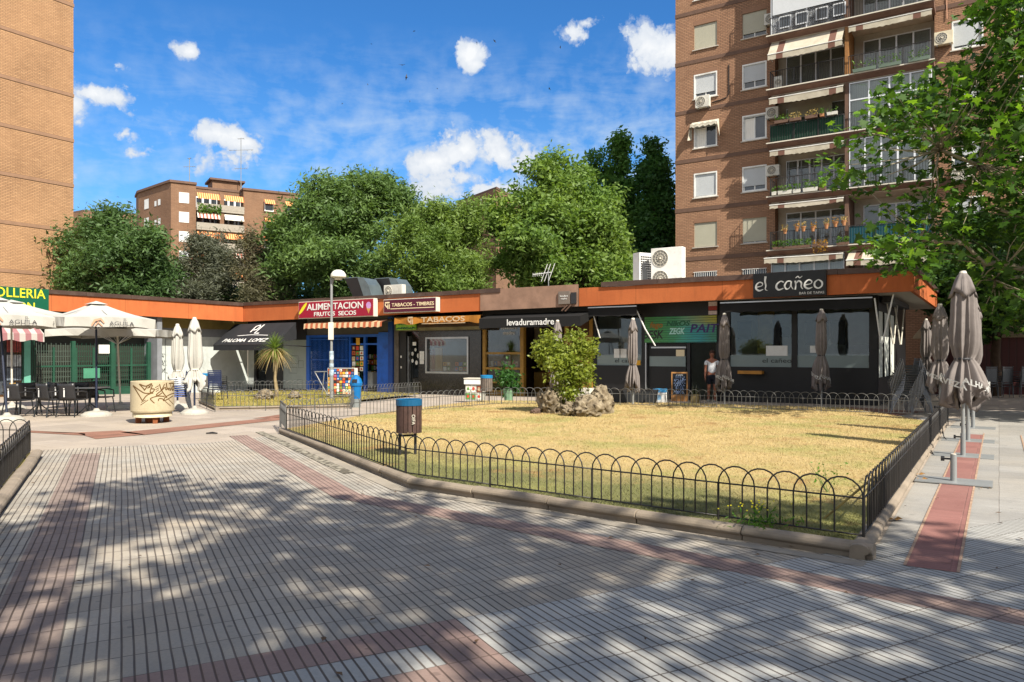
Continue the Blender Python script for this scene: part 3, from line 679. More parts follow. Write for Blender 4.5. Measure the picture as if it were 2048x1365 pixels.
# small unit standing on a balcony
ac('air_conditioner','small white air conditioner standing on the balcony under the long striped awning',TR,5.95,6.35,BZ[4]+.09,BZ[4]+.72,-.72,bracket=False)
# ---- flower boxes and pots
M_leafy=leafmat('box_plants','#3f6a22','#6f9130','#2c4c18',2.,1.3); M_bloom=leafmat('dry_blooms','#b09a55','#c8b57a','#8a6c3a',4.,1.); M_orange=leafmat('orange_blooms','#b3822c','#c99a3c','#7d6a28',4.,1.)
def sprigs(n,x0,x1,y0,y1,z0,h,s=.05,droop=0.):
    c=np.stack([RNG.uniform(x0,x1,n),RNG.uniform(y0,y1,n),z0+RNG.uniform(0,1,n)**1.3*h-droop*RNG.uniform(0,1,n)**2],1)
    return leafquads(c,s)
def leafquads(c,s,aspect=.5,up=None):
    n=len(c); a=RNG.normal(size=(n,3)); a/=np.linalg.norm(a,axis=1)[:,None]; b=RNG.normal(size=(n,3)); b-=a*(a*b).sum(1)[:,None]; b/=np.linalg.norm(b,axis=1)[:,None]
    ss=(s*RNG.uniform(.6,1.35,n))[:,None]; V=np.zeros((n,4,3)); V[:,0]=c-a*ss; V[:,1]=c+b*ss*aspect; V[:,2]=c+a*ss; V[:,3]=c-b*ss*aspect; return V.reshape(-1,3)
def planter_box(label,x0,x1,z,y,pot,leaf,n=90,h=.22,bh=.16,droop=0.,name='flower_box',cat='flower box'):
    ox,oy=TR.w((x0+x1)/2,y); w=(x1-x0)/2; t=thing(name,label,cat,(ox,oy,z),R(-33),'flower boxes and pots on the tower balconies')
    MB().xprism([(-w*.94,0),(w*.94,0),(w,bh),(-w,bh)],-.09,.09).build('box',pot,t); fastmesh('plants',sprigs(n,-w,w,-.12,.12,bh,h,.055,droop),4,leaf,t); return t
M_terra=plain('terracotta','#a4744f',.85); M_plas=plain('grey_green_plastic','#58675a',.7); M_bxw=plain('white_trough','#bcbab0',.6)
y=-1.28; b=BZ[3]+.98
for lab,px0,px1,pot,lf in (('brown trough of green leaves at the left end of the dark green screened balcony',1549,1577,M_band,M_leafy),('brown trough of purple flowers, second on the dark green screened balcony rail',1579,1602,M_band,M_bloom),('trough with two round dry flower heads on the dark green screened balcony rail',1610,1636,M_band,M_bloom),('small pot of leaves between two troughs on the dark green screened balcony rail',1640,1648,M_terra,M_leafy),('pale blue grey trough at the right of the dark green screened balcony rail',1654,1675,M_bxw,M_leafy)):
    planter_box(lab,TR.lx(px0,y),TR.lx(px1,y),b,y,pot,lf,n=60 if 'pale' not in lab else 12,h=.3)
b=BZ[2]+.05
for lab,px0,px1 in (('white square pot outside the left corner of the balcony with paned doors',1544,1553),('white trough of grass at the left of the balcony with paned doors',1556,1584),('short white trough of dry plants on the balcony with paned doors',1586,1601),('long white trough in the middle of the balcony with paned doors',1606,1636)):
    planter_box(lab,TR.lx(px0,y),TR.lx(px1,y),b,y,M_bxw,M_leafy,n=int(4*(px1-px0)),h=.3,bh=.2)
planter_box('bright green bush in a pot on the balcony with paned doors',TR.lx(1638,y),TR.lx(1652,y),b,y,M_band,leafmat('bright_shrub','#6aa51e','#86c02c',None,3,1.4),n=110,h=.5,bh=.16)
b=BZ[1]+.02
planter_box('long trough of trailing greenery along the balcony with the hanging pots',TR.lx(1545,y),TR.lx(1622,y),b,y,M_band,M_leafy,n=420,h=.34,bh=.14)
planter_box('trough of drooping orange plants on the balcony with the hanging pots',TR.lx(1625,y),TR.lx(1655,y),b,y,M_band,M_orange,n=200,h=.28,bh=.14,droop=.55)
planter_box('trough of bright green leaves at the right end of the balcony with hanging pots',TR.lx(1673,y),TR.lx(1698,y),b,y,M_band,M_leafy,n=110,h=.3,bh=.14)
where=('leftmost','second from the left','third from the left','fourth from the left','fifth from the left','sixth from the left','rightmost')
for i,(px,py) in enumerate(((1570,460),(1594,455),(1607,455),(1626,455),(1653,450),(1671,446),(1688,443))):
    x=TR.lx(px,y); z=ZatY(py,TR.w(x,y)[1])-.1
    t=thing('flower_pot','terracotta pot on the balcony rail, '+where[i]+' of seven','flower pot',(*TR.w(x,y),z),R(-33),'terracotta pots hung on a balcony rail')
    MB().lathe([(.0,-.12),(.07,-.12),(.11,.1),(.125,.1),(.125,.14),(.0,.12)],10).build('pot',M_terra,t); fastmesh('plants',sprigs(45,-.14,.14,-.14,.14,.1,.3,.05,.1),4,M_orange if i%2 else M_bloom,t)
b=BZ[4]+.04; 
for lab,px0,px1 in (('long green trough at the left of the balcony with white curtained doors',1705,1752),('long green trough in the middle of the balcony with white curtained doors',1757,1802),('green trough at the right end of the balcony with white curtained doors',1816,1860)):
    planter_box(lab,TR.lx(px0,y),TR.lx(px1,y),b,y,M_plas,M_leafy,n=70,h=.45,bh=.17)
# ================================================================ left-hand brick block
LB=Frame(XatY(147,47.9),47.9,57)
lt=thing('apartment_block','windowless tan brick flank of an apartment block at the left edge','building',(LB.o[0],LB.o[1],0),R(57))
mb=MB(); mb.box(-22,0,0,12,-1,27.5); mb.build('wall',M_brickL,lt)
for k in range(9):
    z=6.54+2.88*k; MB().box(-22.05,.03,-.03,12.03,z-.1,z+.1).build('floor_band',plain('tan_band','#856750',.8,var=.12),lt)
# ================================================================ apartment blocks beyond the trees
m_fb=brick('far_brick','#7f5f49','#8b6c54','#5c4a3c',.5,.12,.02)
def fpt(px,Y): return (XatY(px,Y),Y)
P1=fpt(342,111.); PL_=fpt(277,118.6); PR=fpt(600,121.)
fb=thing('apartment_block','six storey brown brick block with orange striped awnings beyond the trees','building',(P1[0],P1[1],0),math.atan2(PR[1]-P1[1],PR[0]-P1[0]))
Fm=Frame(P1[0],P1[1],math.degrees(math.atan2(PR[1]-P1[1],PR[0]-P1[0])))
def loc(p):
    dx=p[0]-Fm.o[0]; dy=p[1]-Fm.o[1]; return (Fm.c*dx+Fm.s*dy,-Fm.s*dx+Fm.c*dy)
l2=loc(PL_); ZT=26.9; xa=Fm.lx(392); xb=Fm.lx(487); xe=Fm.lx(510)
mb=MB(); mb.prism([(0,0),(xa,0),(xa,2.5),(xb,2.5),(xb,0.),(xe+6.6,-.3),(xe+9,12),(l2[0],l2[1]+4),l2],-1,ZT); mb.build('wall',m_fb,fb)
mb=MB(); mb.prism([(-.2,-.2),(xa+.1,-.2),(xa+.1,2.4),(xb-.1,2.4),(xb-.1,-.2),(xe+6.9,-.5),(xe+9,12.3),(l2[0]-.2,l2[1]+4.3),(l2[0]-.25,l2[1])],ZT,ZT+.35); mb.build('parapet',M_band,fb)
M_aworange=stripes('orange_striped_awning','#b5562a','#d9a069',.32,.55); M_awred=stripes('red_striped_awning','#a04a3a','#cfc6b8',.5,.5)
for k in range(5):
    zb=ZT-3.2-2.9*k+.3
    x0,x1=Fm.lx(358),Fm.lx(378); f=MB().box(x0,x1,-.06,.05,zb,zb+1.55).build('window',M_white,fb); MB().box(x0+.1,x1-.1,-.09,-.061,zb+.25,zb+1.45).build('shutter',M_shutter,f)
    MB().box(xa,xb,-.6,2.4,zb-.95,zb-.65).build('balcony_slab',plain('far_slab','#8f887c',.8),fb); MB().box(xa,xb,-.62,-.5,zb-.649,zb+.15).build('parapet_panel',plain('far_slab','#8f887c',.8),fb)
    xm=Fm.lx(443); MB().box(xm-.3,xm+.3,-.4,2.4,zb-.6,zb+1.9).build('pier',m_fb,fb)
    for a,c,j in ((xa+.1,xm-.35,0),(xm+.35,xb-.1,1)):
        g=MB().box(a,c,1.6,1.7,zb-.6,zb+1.5).build('glazing',M_wframe,fb); [MB().box(a+.2+(c-a)*i/3,a-.1+(c-a)*(i+1)/3,1.55,1.59,zb-.4,zb+1.3).build('pane',M_pane,g) for i in range(3)]
        am=(M_aworange,M_aworange,M_awred,M_offw,M_aworange,M_aworange,M_aworange,M_awred,M_aworange,M_aworange)[k*2+j]
        MB().add([(a,-.3,zb+1.75),(c,-.3,zb+1.75),(c,-1.1,zb+.75),(a,-1.1,zb+.75)],[(0,1,2,3)]).build('awning',am,fb)
    for px0,px1 in ((528,546),(570,588)):
        x0,x1=Fm.lx(px0),Fm.lx(px1); f=MB().box(x0,x1,-.4,.05,zb-.1,zb+1.5).build('window',M_white,fb); MB().box(x0+.12,x1-.12,-.43,-.401,zb+.05,zb+1.35).build('pane',M_pane,f)
        MB().add([(x0-.1,-.45,zb+1.75),(x1+.1,-.45,zb+1.75),(x1+.1,-1.2,zb+.95),(x0-.1,-1.2,zb+.95)],[(0,1,2,3)]).build('awning',M_aworange,fb)
    # left flank windows
    for s_,wd,h in ((.30,.5,.9),(.42,.4,.8),(.66,.9,1.5)):
        a=Vector((l2[0]*(1-0),l2[1]))*0; p=Vector(l2)*s_*1.0; d_=Vector(l2).normalized(); n_=Vector((-d_.y,d_.x)); 
        q=p+n_*.05; r_=q+d_*wd*1.8; mb=MB(); mb.add([(q.x,q.y,zb),(r_.x,r_.y,zb),(r_.x,r_.y,zb+h),(q.x,q.y,zb+h)],[(0,1,2,3)]); mb.build('window',M_white,fb)
xp=Fm.lx(455); MB().box(xp-1.5,xp+3,4,8,ZT+.36,ZT+1.9).build('penthouse',m_fb,fb); MB().box(xp-1.9,xp+3.4,3.6,8.4,ZT+1.9,ZT+2.2).build('penthouse_roof',M_band,fb)
fastmesh('balcony_plants',sprigs(500,xa+.2,Fm.lx(441),-.9,-.3,ZT-4.1+.3,1.0,.18,.6),4,M_leafy,fb)
def antenna(label,px,Y,py0,py1,bars,name='roof_antenna'):
    X=XatY(px,Y); z0=ZatY(py0,Y)-1.; z1=ZatY(py1,Y); t=thing(name,label,'antenna',(X,Y,z0)); h=z1-z0
    MB().tube([(0,0,0),(0,0,h)],.06,6).build('mast',M_greysteel,t); mb=MB()
    for f_,w_ in bars: mb.tube([(-w_,0,h*f_),(w_,0,h*f_+.1)],.035,5); [mb.tube([(x*w_,-.25,h*f_),(x*w_,.25,h*f_)],.02,4) for x in (-.9,-.5,.5,.9)]
    mb.build('aerial',M_greysteel,t)
antenna('shorter mast aerial on the roof of the orange awning block',379,114,368,316,((.72,.9),(.98,.25)))
antenna('tall mast aerial on the roof of the orange awning block',482,118,378,276,((.46,1.0),(.78,1.9),(.98,.5)))
# two more blocks, mostly hidden
def block(label,pts,z,m=m_fb,ws=()):
    t=thing('apartment_block',label,'building',(pts[0][0],pts[0][1],0)); o=pts[0]
    MB().prism([(p[0]-o[0],p[1]-o[1]) for p in pts],-1,z).build('wall',m,t); MB().prism([((p[0]-o[0])*1.01,(p[1]-o[1])*1.01) for p in pts],z,z+.35).build('parapet',M_band,t)
    for (a,b_,c,d_,Y) in ws: MB().box(XatY(a,Y)-o[0],XatY(b_,Y)-o[0],Y-o[1]-.05,Y-o[1]+.3,ZatY(d_,Y),ZatY(c,Y)).build('window',M_white,t)
    return t
Y=135.; block('low brick block at far left beside the tan tower',[fpt(165,Y),fpt(277,Y+4),fpt(277,Y+25),fpt(120,Y+25),fpt(100,Y+6)],ZatY(424,Y),ws=((220,226,432,440,Y+1),))
Y=120.; block('dark brown block corner showing between two trees',[fpt(915,Y+7),fpt(992,Y-4),fpt(1100,Y+20),fpt(930,Y+30)],ZatY(384,Y-2),ws=((962,968,398,408,Y),))
# ================================================================ the row of shops
KX,KY=-13.8,38.5; AF=Frame(KX,KY,-33); WY=1.2; LEN=30.35
arc=thing('shop_arcade','long single storey row of shops under an orange fascia','building',(KX,KY,0),R(-33))
def wx(px,y=WY): return AF.lx(px,y)
def wz(px,py,y=WY): return AF.z(px,py,y)
def gz(x,y=WY): return zg(AF.w(x,y)[1])
M_or=NT('orange_render'); v_=M_or.coord(); n_=M_or.noise(v_,.7,6,.65); k_=M_or.mix(M_or.ramp(n_,.3,.7),lin('#b5673b'),lin('#a35832')); z_=M_or.noise(M_or.comb(M_or.math('MULTIPLY',M_or.sep(v_)[0],2.),0.,M_or.math('MULTIPLY',M_or.sep(v_)[2],.4)),1.5,5)
k_=M_or.mix(M_or.ramp(z_,.55,.8,0,.3),k_,lin('#6f3c24')); v2_,u2_,z2_=uv_wall(M_or); sm_=M_or.math('LESS_THAN',M_or.math('FRACT',M_or.math('DIVIDE',u2_,3.1)),.006); k_=M_or.mix(M_or.math('MULTIPLY',sm_,.6),k_,lin('#5f321e'))
dr_=M_or.noise(M_or.comb(M_or.math('MULTIPLY',u2_,5.),M_or.math('MULTIPLY',z2_,.5),0.),1.,6,.7); dr_=M_or.math('MULTIPLY',M_or.ramp(dr_,.5,.72),M_or.ramp(z2_,3.4,4.05,.25,1.)); k_=M_or.mix(M_or.math('MULTIPLY',dr_,.45),k_,lin('#6a3a25'))
M_or.bsdf(k_,.8,0,M_or.noise(v_,25,4),.25,.01,.2); M_or=M_or.m
M_stone=plain('stained_brown_render','#8a6d5c',.85,var=.22,scale=1.6,bump=.3,dirt='#6d5446')
M_cop=plain('brown_metal_coping','#4d3c35',.5,metal=.3,var=.2,scale=1.1,dirt='#6f6056')
def fz(x): return 3.25+.2*x/LEN
x961,x1158=AF.lx(961),AF.lx(1158)
def fas(name,x0,x1,m,zt,y0=0.,th=.12,amp=.0,n=None):
    mb=MB(); n=n or max(2,int((x1-x0)/.6))
    for i in range(n):
        a=x0+(x1-x0)*i/n; b=x0+(x1-x0)*(i+1)/n; w_=lambda x:amp*math.sin(x*2.3)*math.cos(x*.9)
        mb.add([(a,y0+w_(a),fz(a)),(b,y0+w_(b),fz(b)),(b,y0,zt+w_(b)*1.5),(a,y0,zt+w_(a)*1.5),(a,y0+th,fz(a)),(b,y0+th,fz(b))],[(0,1,2,3),(0,4,5,1)])
    return mb.build(name,m,arc,smooth=False)
fas('fascia',0,x961,M_or,4.05,amp=.008); fas('fascia',x1158,LEN,M_or,4.05,amp=.012)
fas('stone_fascia',x961+.005,x1158-.005,M_stone,4.20,y0=-.03)
xs=[0]; 
while xs[-1]<LEN: xs.append(min(LEN+.08,xs[-1]+random.uniform(1.7,2.3)))
for a,b in zip(xs,xs[1:]):
    if a>x961-1 and b<x1158+1: continue
    z=4.051+random.uniform(-.008,.008); MB().box(a+.006,b-.006,-.06,.25,z,z+.17).build('coping',M_cop,arc)
# side of the canopy at the right end, and the left wing along the other axis
mb=MB(); mb.box(LEN-.0,LEN+.1,.002,11.,3.45,4.05); mb.build('fascia',M_or,arc); MB().box(LEN-.1,LEN+.16,-.055,11.05,4.052,4.21).build('coping',M_cop,arc)
# roof slab and soffit
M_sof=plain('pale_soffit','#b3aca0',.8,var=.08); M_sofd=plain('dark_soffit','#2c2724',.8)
xEl=AF.lx(1185,WY)
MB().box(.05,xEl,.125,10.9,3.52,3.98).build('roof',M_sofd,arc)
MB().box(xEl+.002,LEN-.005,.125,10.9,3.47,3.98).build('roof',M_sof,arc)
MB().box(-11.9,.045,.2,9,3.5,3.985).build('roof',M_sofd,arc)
# back and end walls so that the row is solid
MB().box(.5,LEN-1.3,9.5,9.7,-1,3.5).build('back_wall',plain('back_render','#8d8375',.9),arc)
# ---- left wing (separate frame, child meshes converted)
LF=Frame(KX,KY,57)
def conv(mb):
    out=MB(); out.f=mb.f; out.m=mb.m
    for (x,y,z) in mb.v:
        X,Y=LF.w(x,y); dx,dy=X-KX,Y-KY; out.v.append((AF.c*dx+AF.s*dy,-AF.s*dx+AF.c*dy,z))
    return out
mb=MB(); 
for i in range(18):
    a=-12.5*i/18; b=-12.5*(i+1)/18; za=3.25-.012*a;zb_=3.25-.012*b
    mb.add([(b,0,zb_),(a,0,za),(a,0,4.05),(b,0,4.05),(b,.12,zb_),(a,.12,za)],[(0,1,2,3),(0,4,5,1)])
conv(mb).build('fascia',M_or,arc)
mb=MB(); a=0
while a>-12.4:
    b=max(-12.5,a-random.uniform(1.7,2.3)); z=4.052+random.uniform(-.008,.008); mb.box(b+.006,a-.006,-.06,.25,z,z+.17); a=b
conv(mb).build('coping',M_cop,arc)
mb=MB(); mb.box(-12.5,-.03,.125,6,3.54,3.99); conv(mb).build('roof',M_sofd,arc)
mb=MB(); mb.box(-12.5,-12.42,.0,6,3.4,4.05); conv(mb).build('fascia',M_or,arc)
M_gwall=plain('pale_grey_wall','#b4bab6',.75,var=.06,dirt='#8f918c'); M_olive=plain('olive_band','#7c6d3c',.8); M_gry=plain('mid_grey_band','#73767a',.8)
lw=lambda px:LF.lx(px,1.2)
a,b=lw(300),1.2
mb=MB(); mb.box(a,b,1.2,1.4,-.7,2.45); conv(mb).build('wall',M_gwall,arc); mb=MB(); mb.box(a,b,1.19,1.4,2.452,2.85); conv(mb).build('wall_band',M_gry,arc); mb=MB(); mb.box(a,b,1.18,1.4,2.852,3.55); conv(mb).build('wall_band',M_olive,arc)
mb=MB(); mb.box(lw(330),lw(331.5),1.185,1.2,-.6,2.3).box(lw(330),lw(352),1.185,1.2,2.3,2.33).box(lw(351),lw(352.5),1.185,1.2,-.6,2.3); conv(mb).build('door_joint',plain('joint_grey','#7d827f',.8),arc)
def scribble(mb,cx,cz,w,h,y,seed,n=3,wd=.02):
    r=random.Random(seed)
    for k in range(n):
        x=cx-w/2; pts=[]
        for i in range(22):
            t=i/21; pts.append((cx-w/2+w*t+.09*w*math.sin(i*2.2+seed+k),cz+h*(.5-k/max(1,n-1) if n>1 else 0)*.8+h*.16*math.sin(i*1.75+seed*k+r.random()*1.2)))
        mb.ribbon(pts,wd,y)
mb=MB(); scribble(mb,lw(315),1.15,.9,.9,1.198,3,3,.03); conv(mb).build('graffiti',M_black,arc)
# behind the gate: dark shutters
M_shd=slatted('dark_green_shutter','#2a2d26',.09,2,.5)
mb=MB(); mb.box(-13.5,a-.01,1.25,1.3,-.7,3.55); conv(mb).build('shutter',M_shd,arc)
mb=MB(); mb.box(a-.25,a-.012,.2,1.24,-.7,3.55); conv(mb).build('pilaster',M_gry,arc)
# green gates
M_gg=plain('green_painted_steel','#1d4534',.5,var=.12,dirt='#15302a')
gt=thing('security_gate','long dark green steel gate of welded bars closing the shop porch','gate',(*LF.w(0,.55),0),R(57))
xs=[LF.lx(p,.55) for p in (62,85,105,145,183,223,260,297)]
big=[xs[0],xs[3],xs[5],xs[7]]
big=[LF.lx(p,.55) for p in (63,146,224,297)]
for i in range(3):
    x0,x1=big[i]+.09,big[i+1]-.02; xm=(x0+x1)/2; zb=-.42; zt=1.98
    mb=MB(); mb.box(x0,x1,-.02,.02,zb+.04,zb+.5); mb.box(x0,x1,-.03,.03,1.05,1.12).box(x0,x1,-.03,.03,zb+.5,zb+.56); mb.box(xm-.04,xm+.04,-.028,.028,zb+.56,zt-.1)
    mb.box(x0,x0+.06,-.027,.027,zb+.56,zt-.12).box(x1-.06,x1,-.027,.027,zb+.56,zt-.12); lf=mb.build('gate_leaf',M_gg,gt)
    mb=MB(); n=int((x1-x0)/.09)
    for j in range(1,n): x=x0+(x1-x0)*j/n; mb.bar((x,0,zb+.55),(x,0,zt+.08*(j%2)),.014)
    for z in (.2,.42,.64,.86,1.28,1.5,1.72): mb.bar((x0,0,z),(x1,0,z),.014)
    mb.build('bars',plain('gate_bars_pale','#4d5c52',.5) if i==0 else M_gg,lf)
for x in big: MB().box(x-.07,x+.08,-.07,.07,-.5,2.15).build('post',M_gg,gt)
x=LF.lx(200,.45); MB().box(x-.05,x+.42,-.1,-.07,1.62,2.0).build('notice',M_white,gt); x=LF.lx(184,.45); MB().box(x-.35,x+.35,-.09,-.06,.55,.98).build('letter_box',plain('pale_green_box','#3f7a60',.6),gt)
# bookshop front at far left: striped awning, green frame, grille
st_=thing('kiosk_shop','small green framed shop front with book posters behind bars at left edge','shop front',(*LF.w(0,.4),0),R(57))
x0=LF.lx(-120,.4); x1=LF.lx(56,.4)
MB().box(x0,x1,.1,.3,-.4,3.4).build('wall',M_brickL,st_)
MB().box(x0,x1-.5,.02,.08,.0,2.3).build('window_display',plain('display_backing','#3a3f45',.6,var=.6,scale=5),st_)
xq=LF.lx(52,.4); MB().box(xq-.12,xq+.12,-.12,.1,-.4,2.5).build('post',plain('mint_post','#5b9a86',.6),st_)
for i,(a_,b_,c_,d_,cl) in enumerate(((14,44,640+70,668+65,'#b9bfc2'),(14,44,676,705,'#a34b46'),(14,44,735,760,'#6d7783'),(20,40,765,785,'#a6803c'))):
    xa_,xb_=LF.lx(a_,.35),LF.lx(b_,.35); MB().box(xa_,xb_,-.03,-.01+.002*i,ZatY(d_,30.5),ZatY(c_,30.5)).build('poster',plain('poster_%s'%cl[1:],cl,.6,var=.35,scale=7),st_)
mb=MB(); 
for i in range(16): xx=LF.lx(8,.3)+i*.09; mb.bar((xx,-.09,-.2),(xx,-.09,2.2),.018)
mb.build('window_bars',M_black,st_)
aw=thing('shop_awning','pink and white striped awning at the left edge below the green sign','awning',(*LF.w(0,0),0),R(57),'awnings over the shop fronts')
M_pk=stripes('pink_striped_cloth','#8d6064','#a8a39d',.42,.5)
x0,x1=LF.lx(-90,-.9),LF.lx(86,-.9); zt=ZatY(647,30); zf=ZatY(668,29.4); mb=MB(); n=24
for i in range(n):
    a_=x0+(x1-x0)*i/n;b_=x0+(x1-x0)*(i+1)/n; mb.poly([(a_-0.1,.1,zt+.35),(b_-.1,.1,zt+.35),(b_,-1.0,zf),(a_,-1.0,zf)]); mb.poly([(a_,-1.0,zf),(b_,-1.0,zf),(b_,-1.01,zf-.28+.04*math.sin(i+1)),(a_,-1.01,zf-.28+.04*math.sin(i))])
mb.build('cloth',M_pk,aw)
sg=thing('shop_sign','green sign with yellow letters ending OLLERIA on the orange fascia','sign',(*LF.w(0,-.05),0),R(57))
x0,x1=LF.lx(-140,-.2),LF.lx(97,-.2); Y1=LF.w(x1,-.2)[1]; z0,z1=ZatY(622,Y1),ZatY(586,Y1)
MB().box(x0,x1,-.18,-.02,z0-.1,z1+.14).build('board',plain('sign_green','#054f38',.45,var=.05),sg)
M_yel=plain('sign_yellow','#d4c92b',.5,var=.03)
text('lettering','OLLERIA',.52,M_yel,sg,(LF.lx(40,-.2),-.19,z1-.10),width=LF.lx(93,-.2)-LF.lx(-8,-.2),off=.003)
text('lettering','ON',.45,M_yel,sg,(LF.lx(52,-.2),-.19,z0+.12),width=LF.lx(70,-.2)-LF.lx(36,-.2),off=.003)
# ---------------------------------------------------------------- shop fronts of the main row
def wall(name,px0,px1,z0,z1,m,y=WY,th=.15,bot=None,parent=arc):
    a,b=wx(px0,y),wx(px1,y); return MB().box(a,b,y,y+th,(gz(a)-.05) if z0 is None else z0,z1).build(name,m,parent)
def pz(px,py,y=WY): return wz(px,py,y)
M_anth=plain('anthracite_panel','#141416',.5,var=.15); M_tile=NT('black_polished_tile'); v_,u_,z_=uv_wall(M_tile)
f1=M_tile.math('LESS_THAN',M_tile.math('FRACT',M_tile.math('DIVIDE',u_,.6)),.012); f2=M_tile.math('LESS_THAN',M_tile.math('FRACT',M_tile.math('DIVIDE',z_,.4)),.02)
M_tile.bsdf(M_tile.mix(M_tile.math('MAXIMUM',f1,f2),M_tile.mix(M_tile.ramp(M_tile.noise(v_,6,5),.4,.7),(.012,.011,.011),(.03,.027,.025)),(.004,.004,.004)),.18,spec=.6); M_tile=M_tile.m
M_frost=plain('frosted_band','#7b8887',.5,var=.04); M_blue=plain('blue_paint','#1a5cc0',.45,var=.15,scale=2,dirt='#0d2f66'); M_blued=plain('dark_blue_paint','#123f8a',.45,var=.15)
M_ochre=plain('ochre_wood','#8f6d2a',.55,var=.22,scale=9); M_ochd=plain('louver_brown','#5c3f26',.7)
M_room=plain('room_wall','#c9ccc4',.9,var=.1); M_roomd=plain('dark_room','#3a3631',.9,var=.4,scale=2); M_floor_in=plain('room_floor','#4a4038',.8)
# interiors: one hollow room per shop
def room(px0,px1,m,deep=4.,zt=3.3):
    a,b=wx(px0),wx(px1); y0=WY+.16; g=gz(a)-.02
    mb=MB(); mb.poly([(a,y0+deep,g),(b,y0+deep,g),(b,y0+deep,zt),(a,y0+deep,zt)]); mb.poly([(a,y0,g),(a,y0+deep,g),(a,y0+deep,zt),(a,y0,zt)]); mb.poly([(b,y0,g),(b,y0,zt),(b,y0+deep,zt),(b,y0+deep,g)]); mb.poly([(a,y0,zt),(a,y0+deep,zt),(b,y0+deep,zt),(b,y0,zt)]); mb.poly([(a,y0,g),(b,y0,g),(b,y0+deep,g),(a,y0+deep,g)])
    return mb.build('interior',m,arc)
def pane(px0,px1,z0,z1,m=None,y=WY+.05,name='window'):
    a,b=wx(px0,y),wx(px1,y); return MB().box(a,b,y,y+.012,z0,z1).build(name,m or M_glass,arc)
def inner(px0,px1,py0,py1,depth,m,name='display',th=.05,parent=arc):
    """something inside the shop, seen through the window"""
    y=WY+depth; a,b=wx(px0,y),wx(px1,y); return MB().box(a,b,y,y+th,pz(px0,py1,y),pz(px0,py0,y)).build(name,m,parent)
# --- hairdresser
TOP=3.5
wall('wall',495,530,2.35,TOP,M_anth); wall('wall',530,612,2.3,TOP,M_anth,y=WY-.01)
wall('wall',496,508,None,2.35,M_gwall)
wall('door_post',508,512,None,2.35,M_black,y=WY-.03)
room(496,612,M_room,3.); pane(512,532,gz(wx(520))+.1,2.3,M_darkglass); wall('door',532,562,None,2.3,M_black,y=WY+.02); wall('wall',562,566,None,2.3,M_black,y=WY-.02)
wall('glass_panel',566,612,None,2.3,plain('milky_glass','#8b9694',.3,var=.05),y=WY)
wall('plinth',496,612,None,gz(wx(550))+.22,M_dark,y=WY-.05)
mb=MB(); 
for k,(px,py,w_,h_) in enumerate(((590,712,.5,.4),(602,722,.35,.35),(586,735,.6,.3),(600,760,.4,.6))):
    a=wx(px); z=pz(px,py); mb.ribbon([(a-w_/2,z),(a+w_/2,z),(a+w_/2,z-h_),(a-w_/2,z-h_),(a-w_/2,z)],.02,WY-.002)
mb.build('window_drawing',plain('grey_line','#5d6664',.7),arc)
# black awning of the hairdresser
ha=thing('shop_awning','black sloping awning lettered PALOMA LOPEZ over the hairdresser','awning',(KX,KY,0),R(-33),'awnings over the shop fronts')
M_awk=plain('black_awning_cloth','#26272a',.8,var=.12,scale=2,spec=.2)
xl,xr=AF.lx(470,-.08),AF.lx(593,-.08); yo=-1.35; zt,zf=3.12,AF.z(432,690,yo)
fx0,fx1=xl,xr
mb=MB(); n=16
for i in range(n):
    a=fx0+(fx1-fx0)*i/n;b=fx0+(fx1-fx0)*(i+1)/n
    mb.poly([(a,-.08,zt),(b,-.08,zt),(b,yo,zf),(a,yo,zf)]); mb.poly([(a,yo,zf),(b,yo,zf),(b,yo-.005,zf-.28),(a,yo-.005,zf-.28)])
mb.poly([(fx0,-.08,zt),(fx0,yo,zf),(fx0,-.08,zf+.25)]); mb.poly([(fx1,-.08,zt),(fx1,-.08,zf+.25),(fx1,yo,zf)])
cl=mb.build('cloth',M_awk,ha); mb=MB(); mb.tube([(fx0,yo+.02,zf-.01),(fx1,yo+.02,zf-.01)],.03,6); [mb.tube([(x,.9,zf-.1),(x,yo+.1,zf-.02)],.02,6) for x in (fx0+.1,fx1-.1)]; mb.build('frame',M_dark,ha)
sl=math.atan2(zt-zf,-.08-yo); 
def onslope(x,y,z): # lettering laid on the slope: z runs up the cloth
    return (x,yo+z*math.cos(sl)-.02*math.sin(sl)+(y)*math.sin(sl)*1.0,zf+z*math.sin(sl)+.02*math.cos(sl)*0-(y)*math.cos(sl)*1.0)
M_let=plain('white_lettering','#d5d5d2',.5,var=.02)
xc=(fx0+fx1)/2
text('lettering','PALOMA  LOPEZ',.36,M_let,cl,(xc-.2,-.012,.30),width=(fx1-fx0)*.72,off=.002,shear=.2,fn=onslope,ex=.003)
mb=MB(); 
for pts,w_ in (([(-.28,.95),(-.28,1.42),(-.05,1.5),(.05,1.4),(0,1.15),(-.2,1.12)],.09),([(.22,1.55),(.12,.86),(.45,.86)],.09),([(-1.0,.68),(0,.74),(1.3,.68)],.035)): mb.ribbon([(xc-.1+p[0],p[1]) for p in pts],w_,-.012,0)
mb.v=[onslope(*p) for p in mb.v]; mb.build('emblem',M_let,cl)
mb=MB(); mb.v=[]
# PL letters on the window
a=wx(520); z=pz(520,728); mb.ribbon([(a-.12,z-.25),(a-.12,z+.3),(a+.08,z+.3),(a+.08,z+.05),(a-.1,z+.05)],.06,WY+.045).ribbon([(a+.14,z+.2),(a+.14,z-.4),(a+.35,z-.4)],.06,WY+.045); mb.build('window_lettering',plain('grey_letter','#4d5554',.6),arc)
